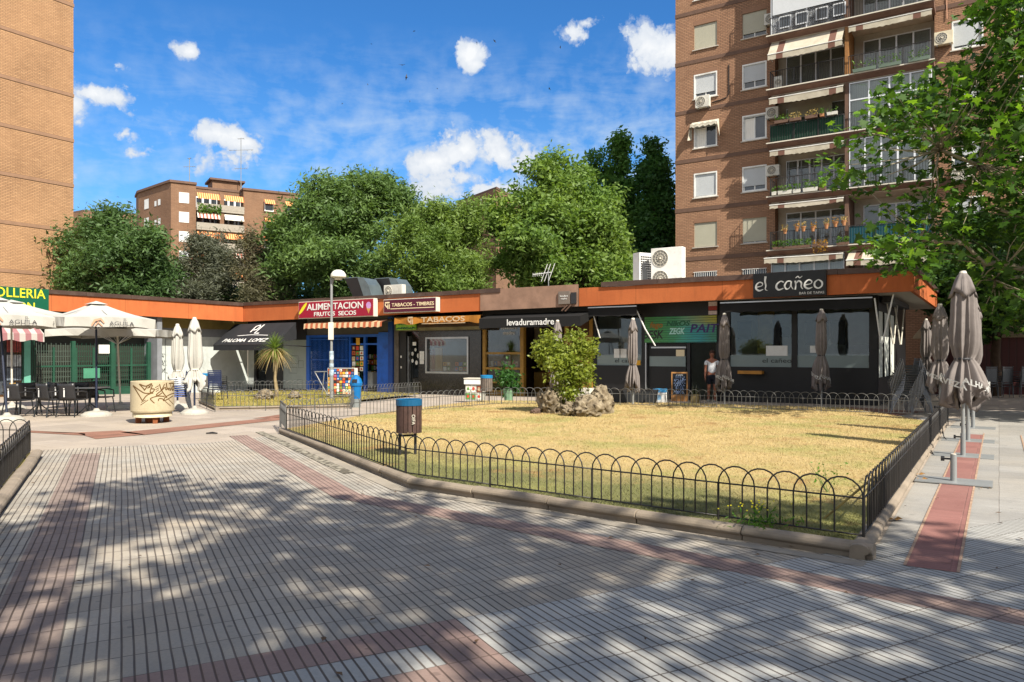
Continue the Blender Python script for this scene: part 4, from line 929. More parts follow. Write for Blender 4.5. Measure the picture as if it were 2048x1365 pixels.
# --- grocery
wall('wall',612.5,788,2.52,TOP,plain('shop_top_grey','#4f4d4b',.8),y=WY+.03)
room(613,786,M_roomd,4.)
gzz=gz(wx(680))-.05
wall('blue_pilaster',612.5,619,None,2.52,M_blue); wall('blue_panel',757,786,None,2.6,M_blue,y=WY-.04); wall('blue_pilaster',776,785,None,3.3,M_blued,y=WY-.1,th=.3)
wall('transom',619.2,757,2.40,2.52,M_blue,y=WY-.005); wall('transom',700,757,2.02,2.1,M_blue,y=WY)
for a,b in ((698,701),(727,731),(754,757.5)): wall('door_frame',a,b,None,2.4,M_blue,y=WY-.002)
pane(619.2,698,gzz,2.4,M_glass); pane(701,727,gzz,2.02); 
mb=MB(); a,b=wx(619,WY-.06),wx(696,WY-.06); n=30
for i in range(n+1): x=a+(b-a)*i/n; mb.bar((x,WY-.06,gzz),(x,WY-.06,2.42),.022)
for z in (.2,1.3,2.3): mb.bar((a,WY-.06,z),(b,WY-.06,z),.03)
mb.build('window_grille',M_blue,arc)
cols=['#c9402c','#d8a23a','#e3dccb','#3466a8','#5b8f3a','#b5562a','#d9d9d4','#7a3b28','#c7b18a']
pm=[plain('poster_%s'%c[1:],c,.6,var=.4,scale=9) for c in cols]
def collage(name,x0,x1,z0,z1,y,nx,nz,parent,seed=1,gap=.0):
    r=random.Random(seed); mb=MB(); 
    for i in range(nx):
        for j in range(nz):
            if r.random()<.08: continue
            a=x0+(x1-x0)*(i+.04+r.random()*.1)/nx; b=x0+(x1-x0)*(i+.85+r.random()*.12)/nx; c=z0+(z1-z0)*(j+.05+r.random()*.1)/nz; d=z0+(z1-z0)*(j+.85+r.random()*.1)/nz
            mb.mat(r.randrange(len(pm))).box(a,b,y-.004*r.random()-.004,y,c,d)
            if r.random()<.7: mb.mat(r.randrange(len(pm))).add([( (a+b)/2+(b-a)*.3*math.cos(t*1.05),y-.0095,(c+d)/2+(d-c)*.3*math.sin(t*1.05)) for t in range(6)],[(5,4,3,2,1,0)])
    return mb.build(name,pm,parent)
collage('window_posters',wx(702),wx(726),.5,2.0,WY+.045,3,6,arc,2); collage('window_goods',wx(622,WY+.5),wx(694,WY+.5),.2,1.7,WY+.5,9,7,arc,5); collage('shelf_goods',wx(734,WY+2),wx(756,WY+2),-.1,1.6,WY+2,5,6,arc,9)
a=wx(716,WY-.02); MB().box(a-.12,a+.12,WY-.03,WY-.012,2.02,2.36).build('notice',plain('yellow_notice','#cf9a25',.6),arc)
inner(733,745,745,775,.6,M_white,'ice_cream_freezer',.4)
fa=thing('shop_awning','rolled orange and cream striped awning under the ALIMENTACION sign','awning',(KX,KY,0),R(-33),'awnings over the shop fronts')
M_os=stripes('orange_cream_cloth','#a8593b','#c9b08c',.34,.5); a,b=AF.lx(608,-.25),AF.lx(764,-.25); mb=MB(); n=44
for i in range(n):
    p=a+(b-a)*i/n;q=a+(b-a)*(i+1)/n; s_=lambda k:.05*abs(math.sin(k*.9)); mb.poly([(p,.3,3.14),(q,.3,3.14),(q,-.25,3.02),(p,-.25,3.02)]); mb.poly([(p,-.25,3.02),(q,-.25,3.02),(q,-.28,2.76+s_(i+1)),(p,-.28,2.76+s_(i))])
mb.build('cloth',M_os,fa); MB().tube([(a-.1,.32,3.1),(b+.1,.32,3.1)],.07,8).build('roller',M_dark,fa)
def signboard(label,px0,px1,pyt,pyb,m,frame,y=-.30,th=.27,name='shop_sign',group=None):
    a,b=AF.lx(px0,y),AF.lx(px1,y); xc=(a+b)/2; z0=(AF.z(px0,pyb[0],y)+AF.z(px1,pyb[1],y))/2; z1=(AF.z(px0,pyt[0],y)+AF.z(px1,pyt[1],y))/2
    t=thing(name,label,'sign',(*AF.w(xc,y),z0),R(-33),group); w=(b-a)/2; h=z1-z0
    MB().box(-w,w,.012,th,0,h).build('frame',frame,t); MB().box(-w+.03,w-.03,0.,.0115,.03,h-.03).build('board',m,t); return t,w,h
M_crim=plain('crimson_board','#8f1430',.4,var=.05); M_mar=plain('maroon_board','#4b0c26',.4,var=.05); M_cream=plain('cream_letters','#dccaa6',.5,var=.02)
t,w_,h=signboard('crimson sign reading ALIMENTACION FRUTOS SECOS in white letters',597,747,(605,596),(637,634),M_crim,M_offw)
text('lettering','ALIMENTACION',h*.52,M_let,t,(-.0,-.006,h*.64),width=w_*1.5,off=.006); text('lettering','FRUTOS  SECOS',h*.34,M_let,t,(0,-.006,h*.22),width=w_*1.12,off=.004)
mb=MB(); mb.add([(-w_*.87+.28*math.cos(a_)*1.0+.0,-.006,h*.6+.12*math.sin(a_)+.25*math.cos(a_)) for a_ in [k*math.pi/7 for k in range(14)]],[tuple(range(13,-1,-1))]); mb.build('painted_baguette',M_yel,t)
mb=MB(); mb.xprism([(w_*.88,h*.15),(w_*.88+.14,h*.5),(w_*.88-.14,h*.5)],-.006,-.002); mb.build('painted_cone',plain('wafer','#b98a4a',.6),t)
mb=MB(); mb.add([(w_*.88+.15*math.cos(k*.45),-.0065,h*.62+.15*math.sin(k*.45)) for k in range(14)],[tuple(range(13,-1,-1))]); mb.build('painted_ice_cream',plain('lilac','#b78ac0',.6),t)
t,w_,h=signboard('maroon sign reading TABACOS - TIMBRES in cream letters',767,872,(600,594),(627,623),M_mar,M_offw)
text('lettering','TABACOS - TIMBRES',h*.36,M_cream,t,(w_*.13,-.006,h*.56),width=w_*1.6,off=.002); MB().box(-w_*.72,w_*.93,-.006,-.002,h*.27,h*.32).build('underline',M_cream,t)
def tlogo(t,x,z,s,m):
    mb=MB(); mb.ribbon([(x+s*.5,z+s*.5),(x-s*.5,z+s*.5),(x-s*.5,z+s*.1),(x-s*.1,z-s*.3)],s*.26,-.003).ribbon([(x+s*.1,z+s*.2),(x+s*.1,z-s*.6)],s*.24,-.003).ribbon([(x+s*.45,z+s*.2),(x+s*.45,z-s*.6)],s*.2,-.003); return mb.build('emblem',m,t)
tlogo(t,-w_*.84,h*.55,h*.42,M_cream)
# --- tobacconist
wall('wall',788,797,None,3.3,plain('grey_render_post','#5c5650',.8,var=.3,scale=3),y=WY-.03)
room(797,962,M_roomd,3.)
wall('wall',837,852,None,2.62,M_tile); wall('wall',936,962,None,2.62,M_tile); 
zb,zt_=pz(852,746),pz(852,676); wall('wall',852,936,None,zb-.0,M_tile); wall('wall',852,936,zt_,2.62,M_tile)
a,b=wx(851,WY-.03),wx(937,WY-.03); mb=MB(); mb.box(a,b,WY-.05,WY+.1,zt_-.06,zt_+.02).box(a,b,WY-.05,WY+.1,zb-.02,zb+.06).box(a,a+.08,WY-.049,WY+.1,zb+.06,zt_-.06).box(b-.08,b,WY-.049,WY+.1,zb+.06,zt_-.06); f=mb.build('display_window',M_steel,arc)
MB().box(a+.08,b-.08,WY+.06,WY+.07,zb+.06,zt_-.06).build('pane',M_glass,f)
inner(853,869,700,744,.3,plain('red_display','#8a2418',.7,var=.3)); inner(869,884,696,742,.35,plain('amber_display','#a57f33',.7)); inner(884,934,684,742,.5,plain('blue_display','#24333d',.7,var=.5,scale=4)); collage('display_goods',wx(870,WY+.4),wx(934,WY+.4),zb+.08,zb+.5,WY+.4,8,2,arc,12)
wall('door_jamb',797,812,None,2.62,M_black,y=WY+.02); wall('door',812,837,None,2.62,M_darkglass,y=WY+.25,th=.04); a=wx(812); MB().box(a,a+.06,WY+.1,WY+.24,gz(a),2.4).build('door_frame',M_steel,arc)
for (px,py,r_) in ((818,708,.07),(830,712,.09),(818,722,.07),(826,726,.08),(824,700,.06)): MB().add([(wx(px)+r_*math.cos(k*.7),WY+.24,pz(px,py)+r_*1.3*math.sin(k*.7)) for k in range(9)],[tuple(range(8,-1,-1))]).build('sticker',M_white,arc)
for (px,py) in ((802,714),(802,735)): MB().box(wx(px)-.04,wx(px)+.04,WY+.0,WY+.015,pz(px,py)-.05,pz(px,py)+.05).build('sticker',M_white,arc)
for (px,py,w2,h2) in ((844,712,.13,.2),(844,724,.12,.1),(829,688,.1,.08)): MB().box(wx(px)-w2,wx(px)+w2,WY-.012,WY-.002,pz(px,py)-h2,pz(px,py)+h2).build('sticker',M_white,arc)
mb=MB(); a,b=wx(797,.6),wx(962,.6); mb.yprism([(.55,2.62),(.5,2.75),(.56,2.93),(1.1,2.95),(1.1,2.62)],a,b); mb.build('shutter_box',plain('dull_metal_box','#6b665c',.35,metal=.6,var=.3,scale=2),arc)
a,b=wx(792,.45),wx(832,.45); mb=MB(); mb.box(a,b,.44,.5,2.66,2.98); mb.build('graffiti_panel',plain('lime_spray','#7fae2e',.6,var=.5,scale=3),arc); mb=MB(); scribble(mb,(a+b)/2,2.84,b-a-.2,.25,.437,4,2,.05); mb.build('graffiti',plain('dark_green_spray','#1c5a3c',.6),arc)
ta=thing('shop_awning','mustard coloured rolled awning lettered TABACOS','awning',(KX,KY,0),R(-33),'awnings over the shop fronts')
M_must=plain('mustard_cloth','#9a641f',.8,var=.2,scale=3); a,b=AF.lx(789,-.2),AF.lx(962,-.2); mb=MB(); n=30
for i in range(n):
    p=a+(b-a)*i/n;q=a+(b-a)*(i+1)/n; s_=lambda k:.04*math.sin(k*.8); mb.poly([(p,.3,3.2),(q,.3,3.2),(q,-.2+s_(i+1),3.16),(p,-.2+s_(i),3.16)]); mb.poly([(p,-.2+s_(i),3.16),(q,-.2+s_(i+1),3.16),(q,-.22+s_(i+1),2.88+s_(i+1)),(p,-.22+s_(i),2.88+s_(i))])
mb.build('cloth',M_must,ta); xc=AF.lx(886,-.25); text('lettering','TABACOS',.3,plain('beige_letters','#b9a487',.6),ta,(xc,-.28,3.03),width=AF.lx(931,-.25)-AF.lx(844,-.25),off=.004); MB().box(AF.lx(844,-.25),AF.lx(931,-.25),-.275,-.268,2.86,2.885).build('underline',plain('beige_letters','#b9a487',.6),ta)
e_=tlogo(ta,0,0,.26,plain('beige_letters','#b9a487',.6)); e_.location=(AF.lx(822,-.25),-.28,3.02)
# --- bakery
room(966,1184,plain('bakery_room','#7a5f45',.9,var=.5,scale=1.5),4.)
g_=gz(wx(1000))-.02
for a,b in ((965,971),(1040,1047),(1129,1137),(1178,1185)): wall('post',a,b,None,3.0,M_ochre,y=WY-.05,th=.2)
def rail(px0,px1,py,h=.09,m=M_ochre,y=WY-.03): a,b=wx(px0,y),wx(px1,y); z=pz(px0,py,y); return MB().box(a,b,y,y+.12,z-h/2,z+h/2).build('rail',m,arc)
for py in (707,737,764,782): rail(971.2,1039.8,py)
wall('post',1005,1008,pz(1005,762),pz(1005,739),M_ochre,y=WY-.02,th=.1); wall('panel',971.2,1039.8,None,pz(1000,783),M_ochre,y=WY+.02)
pane(971.2,1039.8,pz(1000,735),3.0,M_glass); pane(971.2,1039.8,pz(1000,780),pz(1000,739),M_darkglass)
wall('wall',1137.2,1177.8,None,pz(1150,671),M_ochre,y=WY); wall('wall',1047.2,1128.8,2.95,TOP,M_anth,y=WY+.02); wall('wall',965,1185,3.0,TOP,M_anth,y=WY+.08)
mb=MB(); a,b=wx(1137.2),wx(1177.8); z0=pz(1150,670);
for i in range(15): z=z0+.02+i*(3.0-z0)/15; mb.add([(a,WY-.03,z),(b,WY-.03,z),(b,WY+.05,z+.05),(a,WY+.05,z+.05)],[(0,1,2,3)]); mb.box(a,b,WY-.031,WY-.029,z-.012,z+.012)
mb.build('louvre',M_ochd,arc); MB().box(a,b,WY+.06,WY+.1,z0,3.0).build('louvre_back',M_black,arc)
for (p0,p1,q0,q1,dp,m) in ((1068,1090,745,795,2.,M_ochre),(1090,1130,748,756,2.1,M_ochre),(1050,1064,655,735,3.,plain('dark_shelf','#2a1c12',.8)),(1066,1080,650,720,3.2,plain('beige_column','#8c7f68',.8)),(1082,1126,758,765,2.1,M_ochre),(1082,1126,770,775,2.1,M_ochre)): inner(p0,p1,q0,q1,dp,m,'counter',.4)
collage('bread_display',wx(1083,WY+2.3),wx(1126,WY+2.3),.3,.95,WY+2.3,10,3,arc,21); collage('bread_display',wx(974,WY+.5),wx(1037,WY+.5),pz(1000,735),pz(1000,722),WY+.5,9,1,arc,22)
text('window_lettering','levadura\nmadre',.22,M_let,arc,(wx(1017),WY+.03,pz(1017,661)),width=.75)
ba=thing('shop_awning','black rolled awning lettered levaduramadre over the bakery','awning',(KX,KY,0),R(-33),'awnings over the shop fronts')
a,b=AF.lx(964,-.3),AF.lx(1166,-.3); mb=MB(); n=8
mb.poly([(a,.5,3.22),(b,.5,3.22),(b,-.5,3.0),(a,-.5,3.0)]); mb.poly([(a,-.5,3.0),(b,-.5,3.0),(b,-.51,2.62),(a,-.51,2.62)]); mb.poly([(b,.5,3.22),(b,.5,2.95),(b,-.51,2.62),(b,-.5,3.0)]); cl=mb.build('cloth',plain('black_cloth','#0d0d0e',.8,var=.2),ba)
text('lettering','levaduramadre',.34,M_let,ba,(AF.lx(1060,-.52),-.53,2.81),width=AF.lx(1107,-.5)-AF.lx(1013,-.5),off=.004)
pl_=thing('wall_plaque','small dark plaque lettered in white on the brown stone fascia','sign',(*AF.w(AF.lx(1137,0),-.04),3.68),R(-33)); MB().box(-.38,.1,-.06,.0,-.2,.28).build('board',plain('grey_plaque','#6d635b',.6),pl_); MB().box(.14,.36,-.05,.0,-.2,.22).build('board',M_dark,pl_); text('lettering','levadura\nmadre',.1,M_let,pl_,(-.14,-.066,.05)); mb=MB(); mb.bar((-.25,-.03,-.45),(0,-.03,-.25),.05).bar((-.1,-.03,-.47),(.15,-.03,-.25),.05); mb.build('bracket',M_band,pl_)
# --- bar
room(1186,1752,M_room,5.,3.4)
zs=pz(1500,734); zwt=3.12
wins_=((1193,1283),(1460,1583),(1594,1738))
holes=[(wx(a),wx(b),zs,zwt) for a,b in wins_]+[(wx(1290),wx(1432),-.3,2.95)]
x0,x1=wx(1185.5),LEN-1.0
mb=MB(); mb.holes(x0,x1,-.3,3.47,holes,WY,.15); mb.build('wall',M_anth,arc)
for a,b in wins_:
    o=pane(a,b,zs,zwt,name='bar_window'); z=pz(1500,711); xa_,xb_=wx(a,WY+.04),wx(b,WY+.04); MB().box(xa_+.01,xb_-.01,WY+.042,WY+.046,zs,z).build('frosted_band',M_frost,o)
    y=WY+.9; MB().box(wx(a,y),wx(b,y),y,y+.3,1.55,1.61).build('bar_shelf',M_white,arc)
inner(1610,1690,643,690,1.5,M_black,'television'); inner(1515,1548,622,735,1.6,plain('straw_screen','#8d7a4a',.8,var=.3,scale=5),'screen'); inner(1545,1560,640,720,1.4,M_dark,'bar_post'); inner(1475,1502,643,680,2.5,plain('purple_poster','#2c2340',.7),'picture'); inner(1555,1580,655,675,3.,M_dark,'picture'); inner(1705,1738,690,725,1.,M_dark,'coffee_machine',.4)
mb=MB(); 
for px in (1240,1660): x=wx(px,WY+1.); mb.tube([(x,WY+1.,3.3),(x,WY+1.,2.1)],.008,5); mb.lathe([(.02,.0),(.06,-.08),(.075,-.16),(.05,-.22),(0,-.24)],10,(x,WY+1.,2.12))
mb.build('pendant_lamp',M_offw,arc)
for (a,b,c,d) in ((1228,1239,698,716),(1241,1253,698,716),(1532,1575,692,712),(1620,1634,692,706)): 
    xa_,xb_=wx(a,WY+.03),wx(b,WY+.03); MB().box(xa_,xb_,WY+.03,WY+.038,pz(a,d),pz(a,c)).build('paper_notice',M_white,arc)
m_gl=plain('dark_letters','#2a2d2d',.6)
for px,w_ in ((1553,.95),(1252,.95)): text('window_lettering','el cañeo',.22,m_gl,arc,(wx(px),WY+.036,pz(px,722)),width=w_)
xx=wx(1277); MB().box(xx-.1,xx+.08,WY-.01,WY+.02,zs+.02,zs+.2).build('notice',plain('yellow_notice','#cf9a25',.6),arc)
# black board over the door, painted roller shutter
wall('head_panel',1286,1436,2.97,3.46,M_anth,y=WY-.08,th=.07)
M_gs=NT('sprayed_shutter'); v_=M_gs.coord(); x_,y_,z_=M_gs.sep(v_)[0:3]
xa_,xb_=wx(1290),wx(1434); f_=M_gs.ramp(M_gs.math('ADD',x_,M_gs.math('MULTIPLY',M_gs.math('SUBTRACT',M_gs.noise(v_,1.5,3),.5),1.2)),xa_,xb_)
cr=M_gs.n('ShaderNodeValToRGB'); M_gs.l(f_,cr.inputs[0]); 
for i,(p_,c_) in enumerate(((0,'#4e8f4c'),(.35,'#3d8a52'),(.55,'#3f9a86'),(.75,'#2f8d93'),(1.,'#3b7f6a'))):
    e=cr.color_ramp.elements[i] if i<2 else cr.color_ramp.elements.new(p_); e.position=p_; e.color=lin(c_)+(1,)
gy=M_gs.math('MULTIPLY',M_gs.ramp(z_,2.55,2.75),M_gs.ramp(x_,xa_+1.2,xb_)); k_=M_gs.mix(gy,cr.outputs[0],lin('#a9a236'))
sl_=M_gs.math('FRACT',M_gs.math('DIVIDE',z_,.085)); mm=M_gs.ramp(M_gs.math('ABSOLUTE',M_gs.math('SUBTRACT',sl_,.5)),.34,.5); k_=M_gs.mix(mm,k_,(.02,.05,.04))
M_gs.bsdf(k_,.5,0,M_gs.math('SUBTRACT',1.,mm),.5,.01); M_gs=M_gs.m
sz0,sz1=2.02,2.965; sh=MB().box(xa_,xb_,WY-.04,WY-.0,sz0,sz1).build('roller_shutter',M_gs,arc)
def word(t,cx,cz,w,m,size=.4,sh_=.2): return text('graffiti',t,size,m,sh,(cx,WY-.045,cz),width=w,shear=sh_,ex=.001,off=.01)
word('ZEGK',wx(1354),2.42,.6,plain('pale_aqua','#a9d8cf',.6),.3); word('BESK',wx(1306),2.3,.8,M_black,.42); word('PAIT',wx(1407),2.5,1.05,plain('purple_spray','#3a2a63',.6),.42); word('NikOS',wx(1356),2.7,.9,plain('dark_green_spray','#1c5a3c',.6),.25); word('fego',wx(1313),2.66,.5,plain('brown_spray','#8a6428',.6),.28)
# doors
wall('door',1296,1372,-.08,2.0,M_anth,y=WY+.12,th=.05); a,b=wx(1299,WY+.1),wx(1371,WY+.1); MB().box(a,b,WY+.105,WY+.115,pz(1300,733),pz(1300,713)).build('frosted_band',M_frost,arc); MB().box(wx(1350),wx(1367),WY+.1,WY+.104,pz(1350,713),pz(1350,700)).build('notice',M_cream,arc); MB().box(wx(1300),wx(1370),WY+.1,WY+.112,pz(1300,697),pz(1300,694)).build('door_rail',M_steel,arc)
wall('door_post',1374,1380,-.08,2.0,M_dark,y=WY+.05); wall('door_post',1290.3,1292.5,-.08,2.96,M_steel,y=WY-.03)
for i,(c_,dy) in enumerate((('#c9b6b4',0),('#9d3a30',.16),('#c9b6b4',.32))): x=wx(1426,WY-.1); MB().box(x-.16,x+.14,WY-.11,WY-.085,2.99+dy-.01*i,2.99+dy+.13).build('notice',plain('notice_%s'%c_[1:],c_,.6,var=.2,scale=20),arc)
# wooden hatch shelf
x=wx(1504,WY-.3); MB().box(wx(1476,WY-.25),wx(1524,WY-.25),WY-.3,WY-.002,.93,1.04).build('hatch_shelf',plain('orange_wood','#a8742c',.6,var=.15,scale=6),arc)
# side front of the bar, under the canopy
sx=LEN-1.0
mb=MB(); mb.box(sx-.15,sx,WY+.15,WY+.3,-.2,3.46); mb.box(sx-.12,sx-.0,WY+.3,9.6,-.2,.85).box(sx-.12,sx,WY+.3,9.6,3.0,3.46); [mb.box(sx-.12,sx-.001,WY+y_,WY+y_+.12,.85,3.0) for y_ in (1.6,3.2,4.8)]; mb.box(sx-.12,sx,WY+5.0,9.6,.85,3.0); mb.build('side_wall',M_anth,arc)
MB().box(sx-.07,sx-.06,WY+.3,WY+5,.85,3.0).build('bar_window',M_darkglass,arc); MB().box(sx-.055,sx-.05,WY+.3,WY+4.9,.86,1.2).build('frosted_band',M_frost,arc)
# retracted awnings with scalloped valances
for lab,p0,p1 in (('black scalloped awning valance over the left bar window',1177,1274),('long black scalloped awning valance over the two right bar windows',1441,1745)):
    t=thing('shop_awning',lab,'awning',(KX,KY,0),R(-33),'awnings over the shop fronts'); a,b=AF.lx(p0,.15),AF.lx(p1,.15); mb=MB(); n=int((b-a)/.08)
    for i in range(n):
        p=a+(b-a)*i/n;q=a+(b-a)*(i+1)/n; s_=lambda k:.035*abs(math.sin(k*.42)); mb.poly([(p,.9,3.4),(q,.9,3.4),(q,.15,3.3),(p,.15,3.3)]); mb.poly([(p,.15,3.3),(q,.15,3.3),(q,.14,2.97+s_(i+1)),(p,.14,2.97+s_(i))])
    mb.build('cloth',plain('black_cloth','#0d0d0e',.8,var=.2),t); MB().box(a,b,.1,.16,3.301,3.34).build('front_rail',M_steel,t)
    if p0<1300: MB().tube([(b-.1,.2,3.3),(b+.25,.3,2.5),(b+.55,.5,1.9)],.025,6).build('folding_arm',M_white,t); MB().tube([(a+.1,.2,3.3),(a+.35,.4,2.2)],.025,6).build('folding_arm',M_white,t)
    else: MB().tube([(b+.05,.2,3.3),(b+.2,.35,1.95),(b+.25,.35,1.95),(b+.55,.3,3.4)],.024,8).build('folding_arm',M_white,t)
t=thing('folding_awning_arms','white folding awning arms hanging under the side canopy of the bar','awning',(*AF.w(sx,WY),0),R(-33)); 
for y_ in (1.2,3.4): MB().tube([(.12,y_,3.3),(.25,y_+.45,1.95),(.27,y_+.55,1.95),(.3,y_+1.2,3.25)],.022,8).build('arm',M_offw,t)
mb=MB(); mb.box(.05,.4,.5,5.4,3.25,3.42); mb.build('roller_box',M_dark,t)
# bar sign with hand-drawn letters
t,w_,h=signboard('black sign reading el cañeo BAR DE TAPAS in white hand lettering',1506,1652,(548,540),(596,590),plain('sign_black','#0b0b0c',.4,var=.1),M_black,y=-.16,th=.15)
L_={ 'e':[([(.08,.32),(.5,.42),(.55,.62),(.32,.72),(.08,.5),(.06,.2),(.3,.02),(.62,.12)],[.09,.05,.1,.09,.13,.15,.13,.04])],
 'l':[([(.16,1.18),(.12,.8),(.18,.4),(.14,.12),(.3,0)],[.17,.14,.1,.08,.03])],
 'c':[([(.62,.62),(.4,.72),(.12,.5),(.06,.22),(.25,.02),(.6,.14)],[.11,.08,.13,.16,.13,.04])],
 'a':[([(.55,.68),(.25,.68),(.06,.35),(.2,.05),(.45,.2),(.55,.66)],[.08,.1,.14,.1,.05,.09]),([(.55,.66),(.54,.3),(.7,.02)],[.12,.1,.04])],
 'n':[([(.1,.7),(.14,.35),(.1,-.02)],[.14,.1,.12]),([(.12,.4),(.35,.68),(.55,.5),(.54,.2),(.66,0)],[.05,.12,.13,.09,.04]),([(.12,.92),(.3,1.05),(.42,.92),(.62,1.06)],[.04,.08,.07,.03])],
 'o':[([(.35,.7),(.1,.5),(.1,.18),(.35,.02),(.6,.2),(.6,.5),(.35,.7),(.2,.62)],[.05,.12,.14,.1,.12,.14,.07,.03])]}
def smooth(pts,ws,k=5):
    P=[];Wd=[]; n=len(pts)
    for i in range(n-1):
        p0=pts[max(i-1,0)];p1=pts[i];p2=pts[i+1];p3=pts[min(i+2,n-1)]
        for j in range(k):
            u=j/k; f=lambda a,b,c,d:.5*((2*b)+(-a+c)*u+(2*a-5*b+4*c-d)*u*u+(-a+3*b-3*c+d)*u**3)
            P.append((f(p0[0],p1[0],p2[0],p3[0]),f(p0[1],p1[1],p2[1],p3[1]))); Wd.append(ws[i]*(1-u)+ws[i+1]*u)
    P.append(pts[-1]); Wd.append(ws[-1]); return P,Wd
mb=MB(); S=h*.50; x=-w_*.93
for ch,adv in (('e',.72),('l',.75),(' ',.3),('c',.72),('a',.85),('n',.85),('e',.78),('o',.8)):
    if ch in L_:
        for pts,ws in L_[ch]:
            P,Wd=smooth(pts,ws); mb.ribbon([(x+p[0]*S*1.05,h*.27+p[1]*S) for p in P],[q*S*1.05 for q in Wd],-.004,.004)
    x+=adv*S*1.05*(w_*1.86/(5.77*S*1.05))
mb.build('lettering',M_let,t); text('small_lettering','BAR DE TAPAS',h*.14,M_let,t,(w_*.62,-.006,h*.1),width=w_*.66)
# ---- things on the roof
def rp(px,Y): return XatY(px,Y)
dct=thing('ventilation_duct','larger grey metal roof duct with black open mouth above the grocery','duct',(*AF.w(AF.lx(728,2),2),3.98),R(-33),'roof ventilation ducts')
M_galv=plain('galvanised_sheet','#6f7c80',.35,metal=.6,var=.2,scale=2)
def duct(t):
    MB().xprism([(-.02,1.0),(.30,.97),(.52,.72),(.70,.3),(.72,0),(.42,0)][::-1],-.32,.32).build('elbow',M_galv,t)
    MB().xprism([(-.68,1.0),(-.025,1.0),(.415,0),(-.05,0)][::-1],-.33,.33).build('hood',M_black,t); MB().box(-.72,-.02,-.34,.34,1.002,1.03).build('rim',M_galv,t)
duct(dct); dct.scale=(1.3,1.3,1.3)
dup(dct,(*AF.w(AF.lx(790,3),3),3.98),R(-33),'smaller grey metal roof duct behind the white air conditioner',scale=1.3)
ac('air_conditioner','white air conditioner on the shop roof beside the duct with the open mouth',AF,AF.lx(777,1.5),AF.lx(813,1.5),AF.z(780,596,1.5),AF.z(780,572,1.5),1.5,group='air conditioners on the shop roof',bracket=False)
bx=AF.lx(1310,2.0); bx1=AF.lx(1372,2.0); zb=4.0; zt_=AF.z(1340,498,2.0)
ac('twin_fan_air_conditioner','large white twin fan air conditioner on the roof left of the tower',AF,bx,bx1,zb,zt_,2.0,.4,group='air conditioners on the shop roof',fans=2,bracket=False,tint=M_white)
e=thing('condenser_unit','tall narrow grey and white condenser beside the twin fan unit on the roof','air conditioner',(*AF.w(AF.lx(1291,2.2),2.2),4.),R(-33+62),'air conditioners on the shop roof'); hh=AF.z(1290,508,2.2)-4
MB().box(-.45,.45,-.2,.2,0,hh).build('casing',M_white,e,bevel=.01); mb=MB()
for i in range(9):
    for j in range(14): mb.box(-.4+i*.09,-.33+i*.09,-.206,-.2005,.1+j*(hh-.2)/14,.1+j*(hh-.2)/14+.06)
mb.build('grille',M_dark,e); MB().xprism([(-.45,0),(-.1,0),(-.1,hh*.5),(-.3,hh*.75)],-.23,-.207).build('side_cover',M_greysteel,e)
tv=thing('tv_antenna','small white television aerial on the shop roof above the bakery','antenna',(*AF.w(AF.lx(1097,2),2),3.98),R(-33)); zh=AF.z(1097,548,2)-3.98
MB().tube([(0,0,0),(0,0,zh+.25)],.02,6).build('mast',M_greysteel,tv); mb=MB(); mb.tube([(-.75,0,zh),(.1,0,zh+.05)],.018,6)
for i in range(5): mb.tube([(-.75+i*.1,0,zh-.07),(-.75+i*.1,0,zh+.07)],.01,4)
for a_ in (-.35,-.2,.0): mb.tube([(a_,0,zh+.05-.35),(a_+.3,0,zh+.4)],.015,5)
mb.build('aerial',M_white,tv)
# ================================================================ hooped fences
M_fen=plain('black_fence_steel',(.022,.02,.019),.42,metal=.2,var=.25,spec=.5)
M_feng=plain('weathered_fence_steel','#5d5d5b',.5,metal=.3,var=.2)
def fence(label,pts,m=M_fen,base=.10,top=.61,pitch=.225,hw=.34,post_every=6,thick=1.):
    P=[Vector((p[0],p[1])) for p in pts]; o=P[0]; t=thing('hooped_fence',label,'fence',(o.x,o.y,zg(o.y)),0,'low hooped metal fences')
    for si in range(len(P)-1):
        a,b=P[si],P[si+1]; L=(b-a).length; d=(b-a)/L; n=max(1,int(round((L-hw+pitch)/pitch))); pt=(L-hw)/max(1,n-1) if n>1 else pitch; r=.0075*thick
        def q(s_,z): p=a+d*s_-o; y=o.y+p.y; return (p.x,p.y,zg(y)-zg(o.y)+z)
        i=0
        while i<n:
            j=min(n,i+post_every); mb=MB(); 
            for k in range(i,j):
                s0=k*pt; c=s0+hw/2; rr=hw/2; zc=top-rr
                path=[q(s0,.135),q(s0,zc)]+[q(c-rr*math.cos(math.pi*u/9),zc+rr*math.sin(math.pi*u/9)) for u in range(1,9)]+[q(s0+hw,zc),q(s0+hw,.135)]
                mb.tube(path,r,5,cap=False)
            s1=i*pt; s2=min(L,(j-1)*pt+hw) if j==n else j*pt
            for z in (.14,.445): mb.tube([q(s1,z),q((s1+s2)/2,z),q(s2,z)],r*1.05,5)
            mb.build('panel',m,t,smooth=True); 
            MB().tube([q(s1+.001,-.1),q(s1+.001,zc)],r*1.5,6).build('post',m,t)
            i=j
        MB().tube([q(L,-.1),q(L,.47)],r*1.7,6).build('post',m,t)
    return t
def gl(*pts): return [tuple(G(p[0],p[1],.1))[:2] for p in pts]
fence('black hooped fence along the left front kerb, in front of the wooden bin',gl((573,862),(811,951)))
fence('black hooped fence along the near front kerb of the dry lawn, seen square on',gl((812,952),(1727,1081)))
fence('black hooped fence along the right side of the dry lawn, seen nearly end on',gl((1728,1080),(1896,842)))
fence('grey hooped fence along the back edge of the dry lawn in front of the bar',gl((1880,832),(1240,811),(1003,809),(719,833)),M_feng,base=.07)
